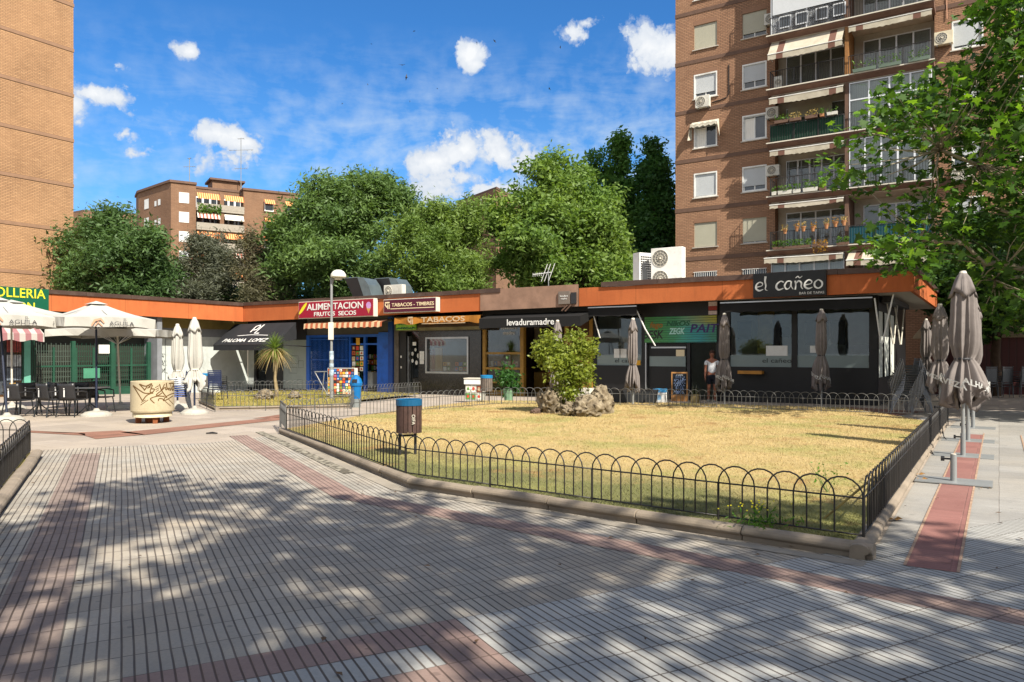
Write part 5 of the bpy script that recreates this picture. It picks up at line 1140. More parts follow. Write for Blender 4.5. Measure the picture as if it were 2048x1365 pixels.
fence('hooped fence closing the left end of the dry lawn',gl((572,861),(560,846),(719,834)),M_feng)
bed=[Vector(p) for p in gp((396,806),(428,821),(700,816),(722,806),(845,793),(640,786),(440,789))]
fence('hooped fence along the front of the small bed around the palm',gl((400,806),(430,817),(700,812)),M_feng)
fence('hooped fence along the right side of the small bed, running back past the lamp post',gl((702,812),(722,802),(842,791)),M_feng)
fence('far hooped fence behind the palm in front of the hairdresser',gl((436,788),(640,785),(720,788)),M_feng)
m_bed=grassmat('bed_soil','#b59b5f','#a8935a','#6f7236',None)
drape('planting_bed',[tuple(p) for p in inset(bed,.12) ],.08,m_bed)
kerb('kerb',[tuple(p) for p in bed[:4]],h=.10,side=1)
blades('grass',[tuple(p) for p in bed],12000,.06,.012,leafmat('bed_grass','#a99a55','#8d9147','#b8a362',.8,1.),.08,'short yellow green grass in the small bed around the palm')
# left edge bed and its fence
lb0,lb1=G(60,905,.1),G(-60,1058,.1); dl=Vector((lb1.x-lb0.x,lb1.y-lb0.y)).normalized(); lend=Vector((lb0.x,lb0.y))+dl*9
fence('dark hooped fence at the left edge of the picture, seen nearly end on',[tuple(lend),(lb0.x,lb0.y)])
fence('dark hooped fence at the left edge running in front of the black chairs',[(lb0.x,lb0.y),(lb0.x-3.2,lb0.y+.25)])
lbp=[Vector((lb0.x+.13,lb0.y+.12)),Vector((lend.x+.13,lend.y)),Vector((lend.x-5,lend.y)),Vector((lb0.x-5,lb0.y+.4))]
kerb('kerb',[tuple(lbp[1]),tuple(lbp[0])],side=1); kerb('kerb',[tuple(lbp[0]),tuple(lbp[3])],side=1)
drape('lawn',[tuple(p-Vector((.1,.1))) for p in lbp],.09,m_bed)
blades('grass',[tuple(p-Vector((.16,.16))) for p in lbp],14000,.05,.008,MATS['bed_grass'],.09,'patchy green grass behind the fence at the left edge')
# ================================================================ bins
def post_bin(label,px,py,rot,slats='#43302a',rim='#0b4f74',grp='slatted litter bins'):
    p=G(px,py,.0); t=thing('litter_bin',label,'litter bin',tuple(p),R(rot),grp); ms=plain('slat_'+slats[1:],slats,.7,var=.35,scale=9); mr=plain('rim_'+rim[1:],rim,.45,var=.08)
    MB().lathe([(.165,.47),(.165,.93),(.15,.93),(.15,.49),(0,.49)],20).build('liner',M_dark,t)
    for k in range(18):
        a=2*math.pi*k/18+.05; T=Matrix.Rotation(a,4,'Z'); MB().box(.17,.19,-.027,.027,.45,.87,T).build('slat',ms,t)
    MB().lathe([(.17,.86),(.198,.86),(.198,.95),(.185,.955),(.165,.94)],24).build('rim',mr,t)
    mb=MB()
    for x in (-.12,.12): mb.tube([(x,.1,-.05),(x,.1,.6)],.022,6)
    mb.box(-.13,.13,.08,.12,.38,.41); mb.build('stand',M_dark,t); return t
b1=post_bin('brown slatted litter bin with blue rim and white scribble inside the near lawn fence',818,925,20)
text('graffiti','OIFA',.07,M_offw,b1,(0,0,0)).matrix_local=Matrix.Rotation(R(-20),4,'Z')@Matrix.Translation((.09,-.192,.66))@Matrix.Rotation(R(90),4,'Y')
post_bin('weathered grey slatted litter bin with bright blue rim at the back of the dry lawn',973,811,20,'#5f564f','#136c9c')
post_bin('far grey slatted litter bin with blue rim beside the folded white umbrella',408,799,0,'#5c5856','#136c9c')
p=G(712,815); t=thing('litter_bin','small bright blue plastic litter bin with hooded lid near the magazine stand','litter bin',tuple(p)); mbl=plain('bright_blue_plastic','#0b629c',.4,var=.06)
MB().lathe([(.0,.25),(.13,.25),(.17,.7),(.0,.71)],16).build('barrel',mbl,t); MB().lathe([(.19,.66),(.2,.74),(.16,.86),(.09,.95),(0,1.0)],16).build('lid',mbl,t); MB().box(-.07,.07,-.21,-.14,.76,.86).build('slot',M_dark,t); MB().cyl(0,0,0,.26,.14,12).build('foot',plain('grey_plinth','#6f7473',.7),t)
# ================================================================ umbrellas
M_gry_cl=plain('grey_canopy_cloth','#77706d',.9,var=.16,scale=2.5,dirt='#4e4846',spec=.2); M_wht_cl=plain('white_canopy_cloth','#a8a69f',.85,var=.07,scale=2,spec=.2)
def folded(label,x,y,h=2.85,rz=0.,cloth=M_gry_cl,words=True,seed=0,base='plate',zb=.80,group='folded grey umbrellas',scale=1.,wd=.9):
    r=random.Random(seed); ph=[r.random()*6.28 for _ in range(4)]
    t=thing('folded_umbrella',label,'umbrella',(x,y,zg(y)),rz,group); h0=h
    def fold(rr,z,a,i):
        k=(h0-z)/(h0-zb); am=.14+.34*min(1,k*1.2); f=1+am*(.62*(.95-2*abs(math.cos(5.5*a+ph[0]+k*.5))**.75)+.32*math.cos(3*a+ph[1]+k*1.5)+.10*math.cos(17*a+ph[2]-k))
        dz=0
        if z<zb+.12: dz=.13*math.cos(4*a+ph[3])+.07*math.cos(9*a+ph[1])
        return rr*f*wd,z+dz
    prof=[(.02,h0-.06),(.10,h0-.10),(.15,h0-.28),(.17,h0-.45),(.175,h0-.7),(.19,h0-.95),(.185,h0-1.15),(.15,h0-1.3),(.115,h0-1.38),(.155,h0-1.46),(.20,h0-1.58),(.24,h0-1.72),(.265,zb+.10),(.275,zb),(.18,zb+.03)]
    N=96; c=MB().lathe(prof,N,fn=fold).build('canopy',cloth,t,smooth=True)
    def cap(rr,z,a,i): 
        f=1+.13*math.cos(8*a+ph[2])*(i/4.); return rr*f*wd,z-(.05*math.cos(4*a+ph[1]) if i>2 else 0)
    MB().lathe([(.0,h0+.0),(.055,h0-.01),(.10,h0-.08),(.165,h0-.27),(.19,h0-.36),(.17,h0-.34)],48,fn=cap).build('top_vent',cloth,c,smooth=True)
    MB().lathe([(.122*wd,h0-1.36),(.128*wd,h0-1.38),(.122*wd,h0-1.40)],24).build('tie_strap',M_dark if cloth is M_gry_cl else M_offw,c)
    MB().lathe([(0,h0+.035),(.04,h0+.03),(.055,h0),(.055,h0-.02)],12).build('finial',M_offw,t)
    MB().cyl(0,0,.02,h0-.2,.027,12).build('pole',M_greysteel if base!='dome' else plain('navy_pole','#1c2438',.4),t)
    if base=='plate':
        MB().box(-.42,.42,-.3,.3,.0,.012).build('base_plate',M_greysteel,t); MB().cyl(0,0,.012,.36,.037,14).build('socket',M_greysteel,t); MB().tube([(-.03,0,.3),(-.1,0,.3)],.012,6).tube([(-.1,0,.3),(-.13,0,.3)],.03,8).build('knob',M_black,t)
    elif base=='dome': MB().lathe([(.37,0),(.36,.04),(.25,.12),(.07,.15),(.04,.22),(0,.22)],24).build('base',plain('concrete_white','#a09c92',.85,var=.15,scale=6),t)
    if words:
        for k,(s_,a0,zz,sz) in enumerate((('ALHAMBRA',-58-math.degrees(rz),zb+.20,.13),('CERVEZA',-165-math.degrees(rz),zb+.30,.13))):
            def wrap(px_,py_,pz_,a0=a0): 
                a=R(a0)+px_/.30; k_=(h0-pz_)/(h0-zb); q=.335*wd+.02*math.cos(a*5); return (q*math.cos(a),q*math.sin(a),pz_-px_*.35)
            text('lettering',s_,sz,M_let,c,(0,0,zz),fn=wrap,ex=.001,off=.004)
    return t
def fx(px,Y): return XatY(px,Y)
folded('folded grey umbrella nearest the right side fence, lettered CERVEZA ALHAMBRA around its hem',*G(1926,912)[:2],2.93,R(-33),seed=1,zb=.90,wd=1.0)
folded('folded grey umbrella close behind the largest one on the red strip',*G(1936,882)[:2],2.82,R(-33),seed=2,wd=1.)
folded('third folded grey umbrella along the red strip, mostly hidden',*G(1946,856)[:2],2.75,R(-33),seed=3)
folded('folded grey umbrella beside the stacked aluminium chairs at the bar corner',fx(1880,18.6),18.6,2.84,R(-33),seed=4)
folded('folded grey umbrella in front of the rightmost bar window',fx(1643,22.7),22.7,2.96,R(10),seed=5,base=None,zb=.66,wd=.80)
folded('folded grey umbrella in front of the dark post between door and middle window',fx(1449,22.9),22.9,2.84,R(40),seed=6,base=None,zb=.64,wd=.78)
folded('folded grey umbrella in front of the left bar window',fx(1266,22.7),22.7,2.68,R(70),seed=8,base=None,zb=.62,wd=.74,words=False)
folded('folded grey umbrella showing above the leafy shrub',fx(1115,23.5),23.5,2.66,R(15),seed=9,base=None,zb=.6,wd=.74,words=False)
folded('folded grey umbrella in the shade far behind the bar corner',fx(1852,27.),27.,2.9,R(15),seed=10,base=None,words=False)
folded('folded cream white umbrella beside the small bed, taller of the two',fx(389,20.3),20.3,2.58,R(-20),M_wht_cl,False,11,'dome',.78,'folded white umbrellas')
folded('folded white umbrella behind the stacked blue chairs',fx(355,22.6),22.6,2.50,R(30),M_wht_cl,False,12,'dome',.72,'folded white umbrellas',wd=.85)
# empty umbrella base on the path
p=G(1907,966); t=thing('umbrella_stand','empty grey steel umbrella socket on a flat plate, nearest on the red strip','umbrella stand',tuple(p),R(-33))
MB().box(-.42,.42,-.26,.26,.015,.027).build('base_plate',M_greysteel,t); MB().tube([(0,0,.027),(0,0,.36)],.037,16).build('socket',M_greysteel,t); MB().cyl(0,0,.361,.368,.03,14).build('cap',M_offw,t); MB().tube([(-.03,0,.3),(-.1,0,.3)],.012,6).tube([(-.1,0,.3),(-.14,0,.3)],.032,10).build('knob',M_black,t)
for lab,a_,b_ in (('thin dark cable from the nearest umbrella plate over the kerb',(1868,912),(1852,893)),('thin dark cable from the second umbrella plate over the kerb',(1893,881),(1880,868))):
    A=G(*a_);B=G(*b_,.0); t=thing('cable',lab,'cable',tuple(A)); d_=B-A; MB().tube([(0,0,.01),(d_.x*.4,d_.y*.4,.02),(d_.x*.6,d_.y*.6,.15),(d_.x,d_.y,.14),(d_.x-.3,d_.y+.35,.12)],.008,5).build('flex',M_black,t)
# open white parasols
M_under=plain('canopy_shade_side','#b9b4a6',.9)
def parasol(label,x,y,h,zr,half,rz,lean=(0,0),words=False,val=.24,seed=0,cloth=M_wht_cl):
    t=thing('open_umbrella',label,'umbrella',(x,y,zg(y)),R(rz),'open white parasols on the terrace'); lx,ly=lean; n=12
    c=[(-half,-half),(half,-half),(half,half),(-half,half)]; mb=MB(); r=random.Random(seed)
    for k in range(4):
        a=Vector(c[k]);b=Vector(c[(k+1)%4]); 
        rows=[]
        for j in range(7):
            f=j/6.; row=[]
            for i in range(n+1):
                u=i/n; e=a.lerp(b,u); sag=.05*math.sin(math.pi*f)*(1+.8*math.sin(math.pi*u)); q=e*f; row.append((lx+q.x,ly+q.y,h-(h-zr)*f-sag-(.07*math.sin(math.pi*u)*0)+( .035*math.sin(math.pi*u)*f)))
            rows.append(row)
        vs=[p_ for row in rows for p_ in row]; w_=n+1; mb.add(vs,[(j*w_+i,(j+1)*w_+i,(j+1)*w_+i+1,j*w_+i+1) for j in range(6) for i in range(n)])
        bot=[]; 
        for i in range(n+1):
            u=i/n; x_,y_,z_=rows[-1][i]; nrm=Vector((x_-lx,y_-ly)).normalized(); o_=.03*math.sin(u*17+k); bot.append((x_+nrm.x*o_,y_+nrm.y*o_,z_-val+.015*math.sin(u*9+k)))
        vs=rows[-1]+bot; mb.add(vs,[(i,w_+i,w_+i+1,i+1) for i in range(n)])
    cn=mb.build('canopy',cloth,t,smooth=False)
    MB().add([(lx+q[0]*.2,ly+q[1]*.2,h-.075) for q in c]+[(lx,ly,h+.015)],[(0,1,4),(1,2,4),(2,3,4),(3,0,4)]).build('top_vent',cloth,cn)
    mb=MB(); 
    for q in c+[(0,-half),(half,0),(0,half),(-half,0)]: mb.tube([(lx,ly,h-.1),(lx+q[0]*.98,ly+q[1]*.98,zr-.02)],.012,5); mb.tube([(lx*.8,ly*.8,h-.75),(lx+q[0]*.5,ly+q[1]*.5,(h+zr)/2-.1)],.009,5)
    mb.build('ribs',M_steel,cn)
    MB().tube([(0,0,.1),(lx,ly,h-.05)],.026,10).build('pole',plain('navy_pole','#1c2438',.4) if words else M_offw,t)
    MB().lathe([(.38,0),(.37,.04),(.27,.11),(.09,.14),(.05,.2),(0,.2)],24).build('base',plain('concrete_white','#a09c92',.85,var=.15,scale=6),t)
    if words:
        mt=plain('dark_print','#4a4a50',.7); mo=plain('orange_print','#b98d72',.7)
        for k in range(4):
            a=Vector(c[k]);b=Vector(c[(k+1)%4]); d_=(b-a).normalized()
            def fn(px_,py_,pz_,a=a,b=b,d_=d_): e=(a+b)/2+d_*px_; nr=Vector((d_.y,-d_.x)); return (lx+e.x+nr.x*.05,ly+e.y+nr.y*.05,pz_)
            text('lettering','AGUILA',.14,mt,cn,(.22,0,zr-.13),ex=.002,off=.0,width=.6,fn=fn); text('lettering','EL',.08,mt,cn,(.3,0,zr-.02),ex=.002,fn=fn)
            m2=MB(); m2.ribbon([(-.5,zr-.2),(-.42,zr-.06),(-.28,zr-.02),(-.2,zr-.12)],.06,0,0,True); m2.ribbon([(-.42,zr-.2),(-.34,zr-.1),(-.24,zr-.2)],.04,0,0,True); m2.v=[fn(*v_) for v_ in m2.v]; m2.build('emblem',mo,cn)
    return t
Y=19.6; parasol('open white parasol lettered EL AGUILA on a dark pole, left of the graffiti planter',fx(193,Y),Y,3.0,2.52,1.08,-42,(-.17,.05),True,seed=1)
Y=22.3; parasol('open plain white parasol on a white pole behind the lettered one',fx(241,Y),Y,2.66,2.30,1.42,12,(-.10,.0),False,seed=2,val=.2)
Y=18.2; parasol('open white parasol lettered EL AGUILA cut by the left edge of the picture',fx(14,Y),Y,3.02,2.52,.98,-40,(-.62,.0),True,seed=3)
Y=22.0; parasol('open white parasol behind the one at the left edge, its peak higher',fx(24,Y),Y,3.2,2.74,1.30,-36,(-.05,.0),False,seed=4)
# ================================================================ planter, lamp
Y=17.75; px=305; t=thing('concrete_planter','round cream concrete planter with brown graffiti standing on brown feet','planter',(fx(px,Y),Y,0))
mc=plain('cream_concrete','#ada084',.85,var=.1,scale=1.5,bump=.25,dirt='#8b7a5d')
MB().lathe([(.42,.21),(.43,.26),(.465,.265),(.475,.30),(.47,.97),(.465,.985),(.41,.985),(.40,.8),(0,.8)],48).build('drum',mc,t,smooth=False,bevel=.004)
MB().lathe([(.40,.14),(.43,.15),(.43,.21),(.36,.21),(.36,.14)],40).build('skirt',plain('broken_render','#d2c6a8',.9,var=.2,scale=6),t)
mb=MB(); 
for a in (35,125,215,305): mb.box(-.06,.06,-.05,.05,0,.14,Matrix.Rotation(R(a),4,'Z')@Matrix.Translation((.3,0,0)))
mb.cyl(0,0,0,.1399,.16,12); mb.build('feet',plain('rust_brown_feet','#7a4526',.9,var=.3,scale=6),t)
mg=plain('brown_spray_dark','#5a3f18',.7,var=.2); mb=MB()
def curv(pts,w_):
    m=MB(); P,Wd=smooth(pts,[w_*(.6+.4*math.sin(i*1.7+1)) for i in range(len(pts))],6); m.ribbon(P,Wd,0,0)
    # image coordinates of the zoomed planter, 0..700 wide
    return m
strokes=[[(590,240),(640,330),(740,520)],[(590,240),(700,330),(780,380),(900,380)],[(740,520),(800,430),(860,390),(910,380)],[(690,210),(760,300),(770,330)],[(700,215),(790,250),(860,215),(885,205),(870,240),(820,290)],[(770,330),(800,280),(830,230),(860,280)],[(900,230),(860,350),(900,360),(930,310),(880,300)],[(940,280),(1000,245)],[(945,320),(1000,285)],[(950,355),(1000,320)],[(1010,215),(1040,330),(1130,480)],[(1090,220),(1040,330),(960,410),(990,425),(1050,380)],[(1050,330),(1100,280),(1110,330)],[(1120,200),(1130,290),(1170,340)],[(1110,330),(1170,300),(1190,350)],[(1160,215),(1220,210),(1245,240)],[(1190,230),(1200,330)],[(1235,250),(1215,300),(1225,350),(1245,310),(1235,250)],[(720,550),(790,505)],[(710,600),(830,505)],[(1090,450),(980,440),(880,470),(870,500),(930,570)],[(990,530),(1000,490),(1060,495),(1080,530),(1150,500),(1230,450)],[(1080,520),(1100,470),(1180,420),(1250,405)],[(1100,540),(1190,640)],[(1150,500),(1240,620)]]
V0=MB()
for s_ in strokes:
    pts=[((q[0]-898)/358*.472,(q[1]-180)) for q in s_]; pts=[(a,.97-(b)/560*.70) for a,b in pts]; w0=.021 if len(s_)>2 else .013
    P,Wd=smooth(pts,[w0]*len(pts),5); V0.ribbon(P,Wd,0,0)
V0.v=[(.474*math.sin(max(-1.5,min(1.5,math.asin(max(-.999,min(.999,x/.472)))))),-.4775*math.cos(math.asin(max(-.999,min(.999,x/.472)))),z) for x,y,z in V0.v]
o=V0.build('graffiti',mg,t); o.rotation_euler=(0,0,math.atan2(-fx(px,Y),Y)*1.0)
p=G(663,803); t=thing('street_lamp','grey street lamp post with white mushroom globe in front of the grocery','street lamp',tuple(p)); H=ZatY(556,p.y)-p.z
MB().tube([(0,0,-.05),(0,0,1.6)],.068,14).tube([(0,0,1.6),(0,0,H)],.045,12).build('post',M_greysteel,t); MB().tube([(0,0,H-.3),(.05,0,H-.05),(.24,0,H+.0)],.04,8).build('arm',M_greysteel,t)
MB().lathe([(.0,.26),(.1,.25),(.19,.20),(.255,.11),(.27,.03),(.27,-.0),(.2,-.02),(0,-.03)],28,(.24,0,H+.02)).build('lamp_shade',plain('opal_shade','#cfcdc2',.3,var=.02),t,smooth=True)
MB().lathe([(.14,-.03),(.13,-.09),(0,-.1)],16,(.24,0,H+.02)).build('globe',plain('opal_globe','#c9c4b4',.3),t)
MB().box(-.09,.09,-.09,-.06,2.15,2.75).build('sign_plate',M_offw,t); mb=MB()
for z_,h_ in ((1.45,.3),(1.2,.12),(.9,.2)): mb.tube([(0,0,z_),(0,0,z_+h_)],.079,14,cap=False)
mb.build('stickers',plain('faded_stickers','#9fb0bd',.6,var=.5,scale=8),t)
# ================================================================ chairs and tables on the left terrace
M_chb=plain('black_chair_plastic',(.018,.018,.02),.4,spec=.5); M_leg=plain('dark_chair_leg','#2f3133',.4,metal=.5)
def chair():
    t=thing('terrace_chair','x','chair',(0,0,0),0,'black chairs on the left terrace')
    mb=MB(); n=8
    vs=[];  
    for j in range(7):
        f=j/6; z=.44+f*.42; w_=.235-.02*f+(.012 if j>4 else 0)
        for i in range(n+1): u=-1+2*i/n; vs.append((w_*u,.22+f*.07-.055*(u*u),z+.02*(u*u)*(f>.9)))
    mb.add(vs,[(j*(n+1)+i,j*(n+1)+i+1,(j+1)*(n+1)+i+1,(j+1)*(n+1)+i) for j in range(6) for i in range(n)]); o=mb.build('backrest',M_chb,t,smooth=True); sm=o.modifiers.new('s','SOLIDIFY'); sm.thickness=.018
    MB().box(-.23,.23,-.24,.2,.42,.45).build('seat',M_chb,t,bevel=.01)
    for sx_ in (-1,1):
        MB().tube([(sx_*.26,-.22,.43),(sx_*.27,-.2,.62),(sx_*.27,.0,.66),(sx_*.25,.22,.64)],.02,6).build('armrest',M_chb,t)
        MB().tube([(sx_*.22,-.2,.43),(sx_*.25,-.26,0)],.016,6).build('leg',M_leg,t); MB().tube([(sx_*.22,.18,.43),(sx_*.25,.27,0)],.016,6).build('leg',M_leg,t)
    mb=MB(); mb.box(-.015,.015,.305,.312,.52,.70).box(-.012,.018,.309,.316,.72,.745); o=mb.build('printed_mark',M_let,t); return t
ch0=chair(); CHP=[(36,19.2,172,'black chair showing its marked back, nearest the left edge on the terrace'),(57,20.0,200,'black chair just behind the leftmost marked chair'),(101,19.4,155,'black chair turned sideways with its marked back in the middle of the terrace'),(123,20.2,185,'black chair behind the sideways one, beside the table'),(144,19.4,176,'black chair with its marked back nearest the lettered parasol pole'),(166,20.3,188,'black chair just right of the marked one by the parasol pole'),(203,20.6,95,'black chair facing left just right of the lettered parasol pole')]
for i,(px,Y,rz,lab) in enumerate(CHP):
    if i==0: ch0.location=(fx(px,Y),Y,0); ch0.rotation_euler=(0,0,R(rz)); ch0['label']=lab
    else: dup(ch0,(fx(px,Y),Y,0),R(rz),lab)
def table(label,px,Y,r=.36):
    t=thing('terrace_table',label,'table',(fx(px,Y),Y,0),0,'dark tables on the left terrace'); MB().box(-r,r,-r,r,.70,.73).build('tabletop',plain('tabletop_grey','#5d5f62',.35,metal=.3),t,bevel=.008)
    for a in (45,135,225,315): MB().tube([(0,0,.3),(r*.9*math.cos(R(a)),r*.9*math.sin(R(a)),0)],.016,6).build('leg',M_leg,t)
    MB().cyl(0,0,.28,.7,.025,8).build('column',M_leg,t); return t
table('square dark table between the leftmost and middle black chairs',78,20.1); table('square dark table just left of the lettered parasol pole',180,20.1)
# stacks
def stackchair(col,legc,name='stacked_chair',bars=5):
    t=thing(name,'x','chair',(0,0,0),0)
    MB().box(-.22,.22,-.22,.2,.43,.455).build('seat',col,t,bevel=.006)
    mb=MB(); 
    for i in range(bars): z=.55+i*.32/bars; mb.box(-.2,.2,.22+.03*i/bars,.24+.03*i/bars,z,z+.035)
    mb.tube([(-.21,.2,.44),(-.22,.27,.87)],.012,6).tube([(.21,.2,.44),(.22,.27,.87)],.012,6); mb.build('backrest',col,t)
    for s_ in (-1,1):
        MB().tube([(s_*.25,-.24,0),(s_*.24,-.2,.64),(s_*.24,.2,.66)],.013,6).build('leg',legc,t); MB().tube([(s_*.25,.26,0),(s_*.22,.2,.44)],.013,6).build('leg',legc,t)
    return t
def stack(px,Y,n,rz,dz,dx,proto,grp,labf):
    for i in range(n):
        a=R(rz); loc=(fx(px,Y)+dx*i*math.sin(a),Y-dx*i*math.cos(a),zg(Y)+dz*i)
        if i==0 and not proto.get('used'):
            proto['used']=1; proto.location=loc; proto.rotation_euler=(0,0,a); proto['label']=labf(i,n); proto['group']=grp
        else: dup(proto,loc,a,labf(i,n),grp)
    del_=0
ordn=['lowest','second from the bottom','third from the bottom','fourth from the bottom','fifth from the bottom','sixth from the bottom','seventh from the bottom','eighth from the bottom','ninth from the bottom','tenth from the bottom','eleventh from the bottom','twelfth from the bottom']
M_bch=plain('blue_chair_plastic','#163a86',.4,var=.1,spec=.5)
pb=stackchair(M_bch,plain('grey_chair_leg','#8b8f94',.4,metal=.5))
stack(362,20.9,6,-60,.055,.02,pb,'stacked blue chairs',lambda i,n:'blue slatted chair, '+ordn[i]+' in the stack between planter and folded white umbrella')
pn=stackchair(plain('navy_slats','#27304d',.5),M_leg,bars=6)
stack(435,25.5,5,180,.06,.0,pn,'stacked navy chairs behind the small bed',lambda i,n:'dark navy chair, '+ordn[i]+' in the stack behind the small fenced bed')
M_alu=plain('aluminium_tube','#6f7073',.3,metal=.7,var=.1)
pa_=stackchair(M_alu,M_alu,bars=6)
stack(1800,20.4,11,70,.062,.03,pa_,'stacked aluminium chairs by the bar corner',lambda i,n:'aluminium slatted chair, '+ordn[i]+' in the left stack by the bar corner')
stack(1838,20.6,11,-100,.064,.03,pa_,'stacked aluminium chairs by the bar corner',lambda i,n:'aluminium slatted chair, '+ordn[i]+' in the right stack by the bar corner')
for o in bpy.data.objects:
    if 'used' in o: del o['used']
pd=stackchair(plain('dull_grey_tube','#5a5c5f',.4,metal=.6),plain('dull_grey_tube','#5a5c5f',.4,metal=.6),bars=5)
k_=0
for s_,(px,Yy) in enumerate(((1975,29.),(2005,29.2),(2040,29.))):
    w_=('left','middle','right')[s_]; stack(px,Yy,5,180+s_*8,.09,.0,pd,'stacked chairs in the shade of the plane tree',lambda i,n,w_=w_:'dull grey chair, '+ordn[i]+' in the '+w_+' shaded stack beside the red kiosk')
for o in bpy.data.objects:
    if 'used' in o: del o['used']
# red kiosk in the shade
t=thing('kiosk','dark red panelled kiosk with tan roof in the shade of the plane tree','kiosk',(20.5,33,zg(33)),R(-10)); MB().box(-1.6,3,-.1,2,0,2.5).build('wall',slatted('dark_red_panel','#471411',.3,0,.5),t); MB().yprism([(-.5,2.5),(-.4,2.62),(1,3.1),(2.3,2.6),(2.3,2.5)],-1.9,3.3).build('roof',plain('tan_roof','#8c7c60',.8),t); MB().box(-1.62,-1.4,-.14,-.101,0,2.5).build('post',M_band,t)
# ================================================================ smaller things in front of the shops
t=thing('magazine_stand','low display stand covered in colourful magazine covers beside the lamp post','display stand',tuple(G(682,800)),R(-10)); w_=1.0
MB().box(-.52,.52,0,.3,.15,1.15).build('box',M_white,t); MB().box(-.51,.51,-.004,-.0005,.16,1.14).build('backing',M_dark,t); collage('magazine_covers',-.5,.5,.18,1.13,-.006,9,9,t,33); [MB().cyl(x,.15,0,.15,.05,10).build('wheel',M_dark,t) for x in (-.45,.45)]
t=thing('easel_frame','grey metal easel leaning beside the magazine stand','stand',tuple(G(643,797)),R(-30)); MB().tube([(-.35,0,1.0),(.3,.1,0)],.02,6).tube([(-.35,0,1.0),(.25,0,1.02)],.02,6).tube([(-.1,.1,0),(.15,0,1.0)],.02,6).build('frame',M_greysteel,t)
p=G(946,806); t=thing('newspaper_box','white leaflet dispenser box in front of the black tiled shop','display stand',tuple(p),R(-20)); MB().box(-.33,.33,0,.4,.62,.80).build('top_box',M_white,t); MB().box(-.3,.3,.05,.38,.05,.619).build('body',plain('box_print','#a9a79d',.6,var=.4,scale=6),t); collage('leaflets',-.3,.3,.08,.6,.049,3,2,t,41); MB().box(-.34,.34,-.02,.4,.80,.83).build('lid',M_offw,t)
p=G(1017,806); t=thing('potted_plant','bushy green plant in a pale green pot in front of the bakery cabinets','potted plant',tuple(p)); MB().lathe([(.13,0),(.18,.45),(.2,.46),(.17,.47),(0,.44)],16).build('pot',plain('pale_green_pot','#6f8f72',.5),t)
c=RNG.normal(size=(420,3))*np.array([.2,.2,.22])+np.array([-.05,0,.82]); c2=RNG.normal(size=(90,3))*np.array([.08,.1,.12])+np.array([.26,-.05,.5]); fastmesh('foliage',leafquads(np.concatenate([c,c2]),.075),4,leafmat('pot_leaves','#2a5420','#43702c','#1d3f17',3.,1.2),t)
for px,lab in ((1248,'dark planter trough standing left of the bar door behind the lawn fence'),(1292,'dark planter trough standing below the folded umbrella by the bar door')):
    p=G(px,812); t=thing('planter_trough',lab,'planter',tuple(p),R(-20),'dark troughs behind the lawn fence'); MB().xprism([(-.28,0),(.28,0),(.36,.5),(-.36,.5)],-.2,.2).build('trough',plain('dark_trough','#23262a',.6,var=.1),t); MB().box(-.33,.33,-.17,.17,.47,.503).build('soil',plain('soil','#2e241b',.9),t)
p=G(1320,805); t=thing('folding_crate','white and blue carton box standing by the bar door','box',tuple(p),R(-25)); MB().box(-.2,.2,-.15,.15,0,.42).build('carton',M_white,t); MB().box(-.205,.205,-.155,.155,.34,.46).build('lid',plain('sky_blue_card','#3a8fc4',.5),t); MB().add([(.09*math.cos(k*.7),-.152,.17+.09*math.sin(k*.7)) for k in range(9)],[tuple(range(8,-1,-1))]).build('printed_ring',plain('pale_blue_print','#7fa7c2',.6),t)
p=G(1359,803); t=thing('menu_board','wooden framed chalkboard menu beside the bar door','menu board',tuple(p),R(-15)); MB().box(-.28,.28,0,.04,0,1.02).build('frame',plain('light_wood','#9c6f3f',.6,var=.2,scale=8),t); MB().box(-.235,.235,-.006,.0,.24,.97).build('board',plain('chalkboard','#0c1018',.6),t)
mb=MB(); r_=random.Random(4)
for k in range(15): z=.88-k*.043; w_=.1+r_.random()*.1; [mb.box(-w_+j*.07,-w_+j*.07+.05*r_.random()+.012,-.009,-.0065,z,z+.018) for j in range(int(w_*2/.07)+1)]
mb.build('chalk_writing',plain('chalk_blue','#8fa6cf',.7),t); text('chalk_title','el cañeo',.07,M_let,t,(0,-.008,.92))
p=G(1390,806); t=thing('wine_crate','pale wooden crate with bottles in the bar doorway','crate',(p.x,p.y,p.z),R(-30)); MB().box(-.12,.12,-.1,.1,0,.28).build('crate',plain('crate_wood','#8c7a4f',.7,var=.2,scale=10),t); [MB().lathe([(.035,.28),(.035,.5),(.012,.58),(.012,.66),(0,.66)],8,(x,0,0)).build('bottle',plain('bottle_glass','#39402a',.2),t) for x in (-.06,.05)]
p=G(1168,806); t=thing('white_crate','white plastic crate behind the right rocks','crate',tuple(p),R(-30)); mb=MB(); mb.box(-.3,.3,-.2,.2,0,.5); mb.build('crate',M_offw,t,bevel=.02)
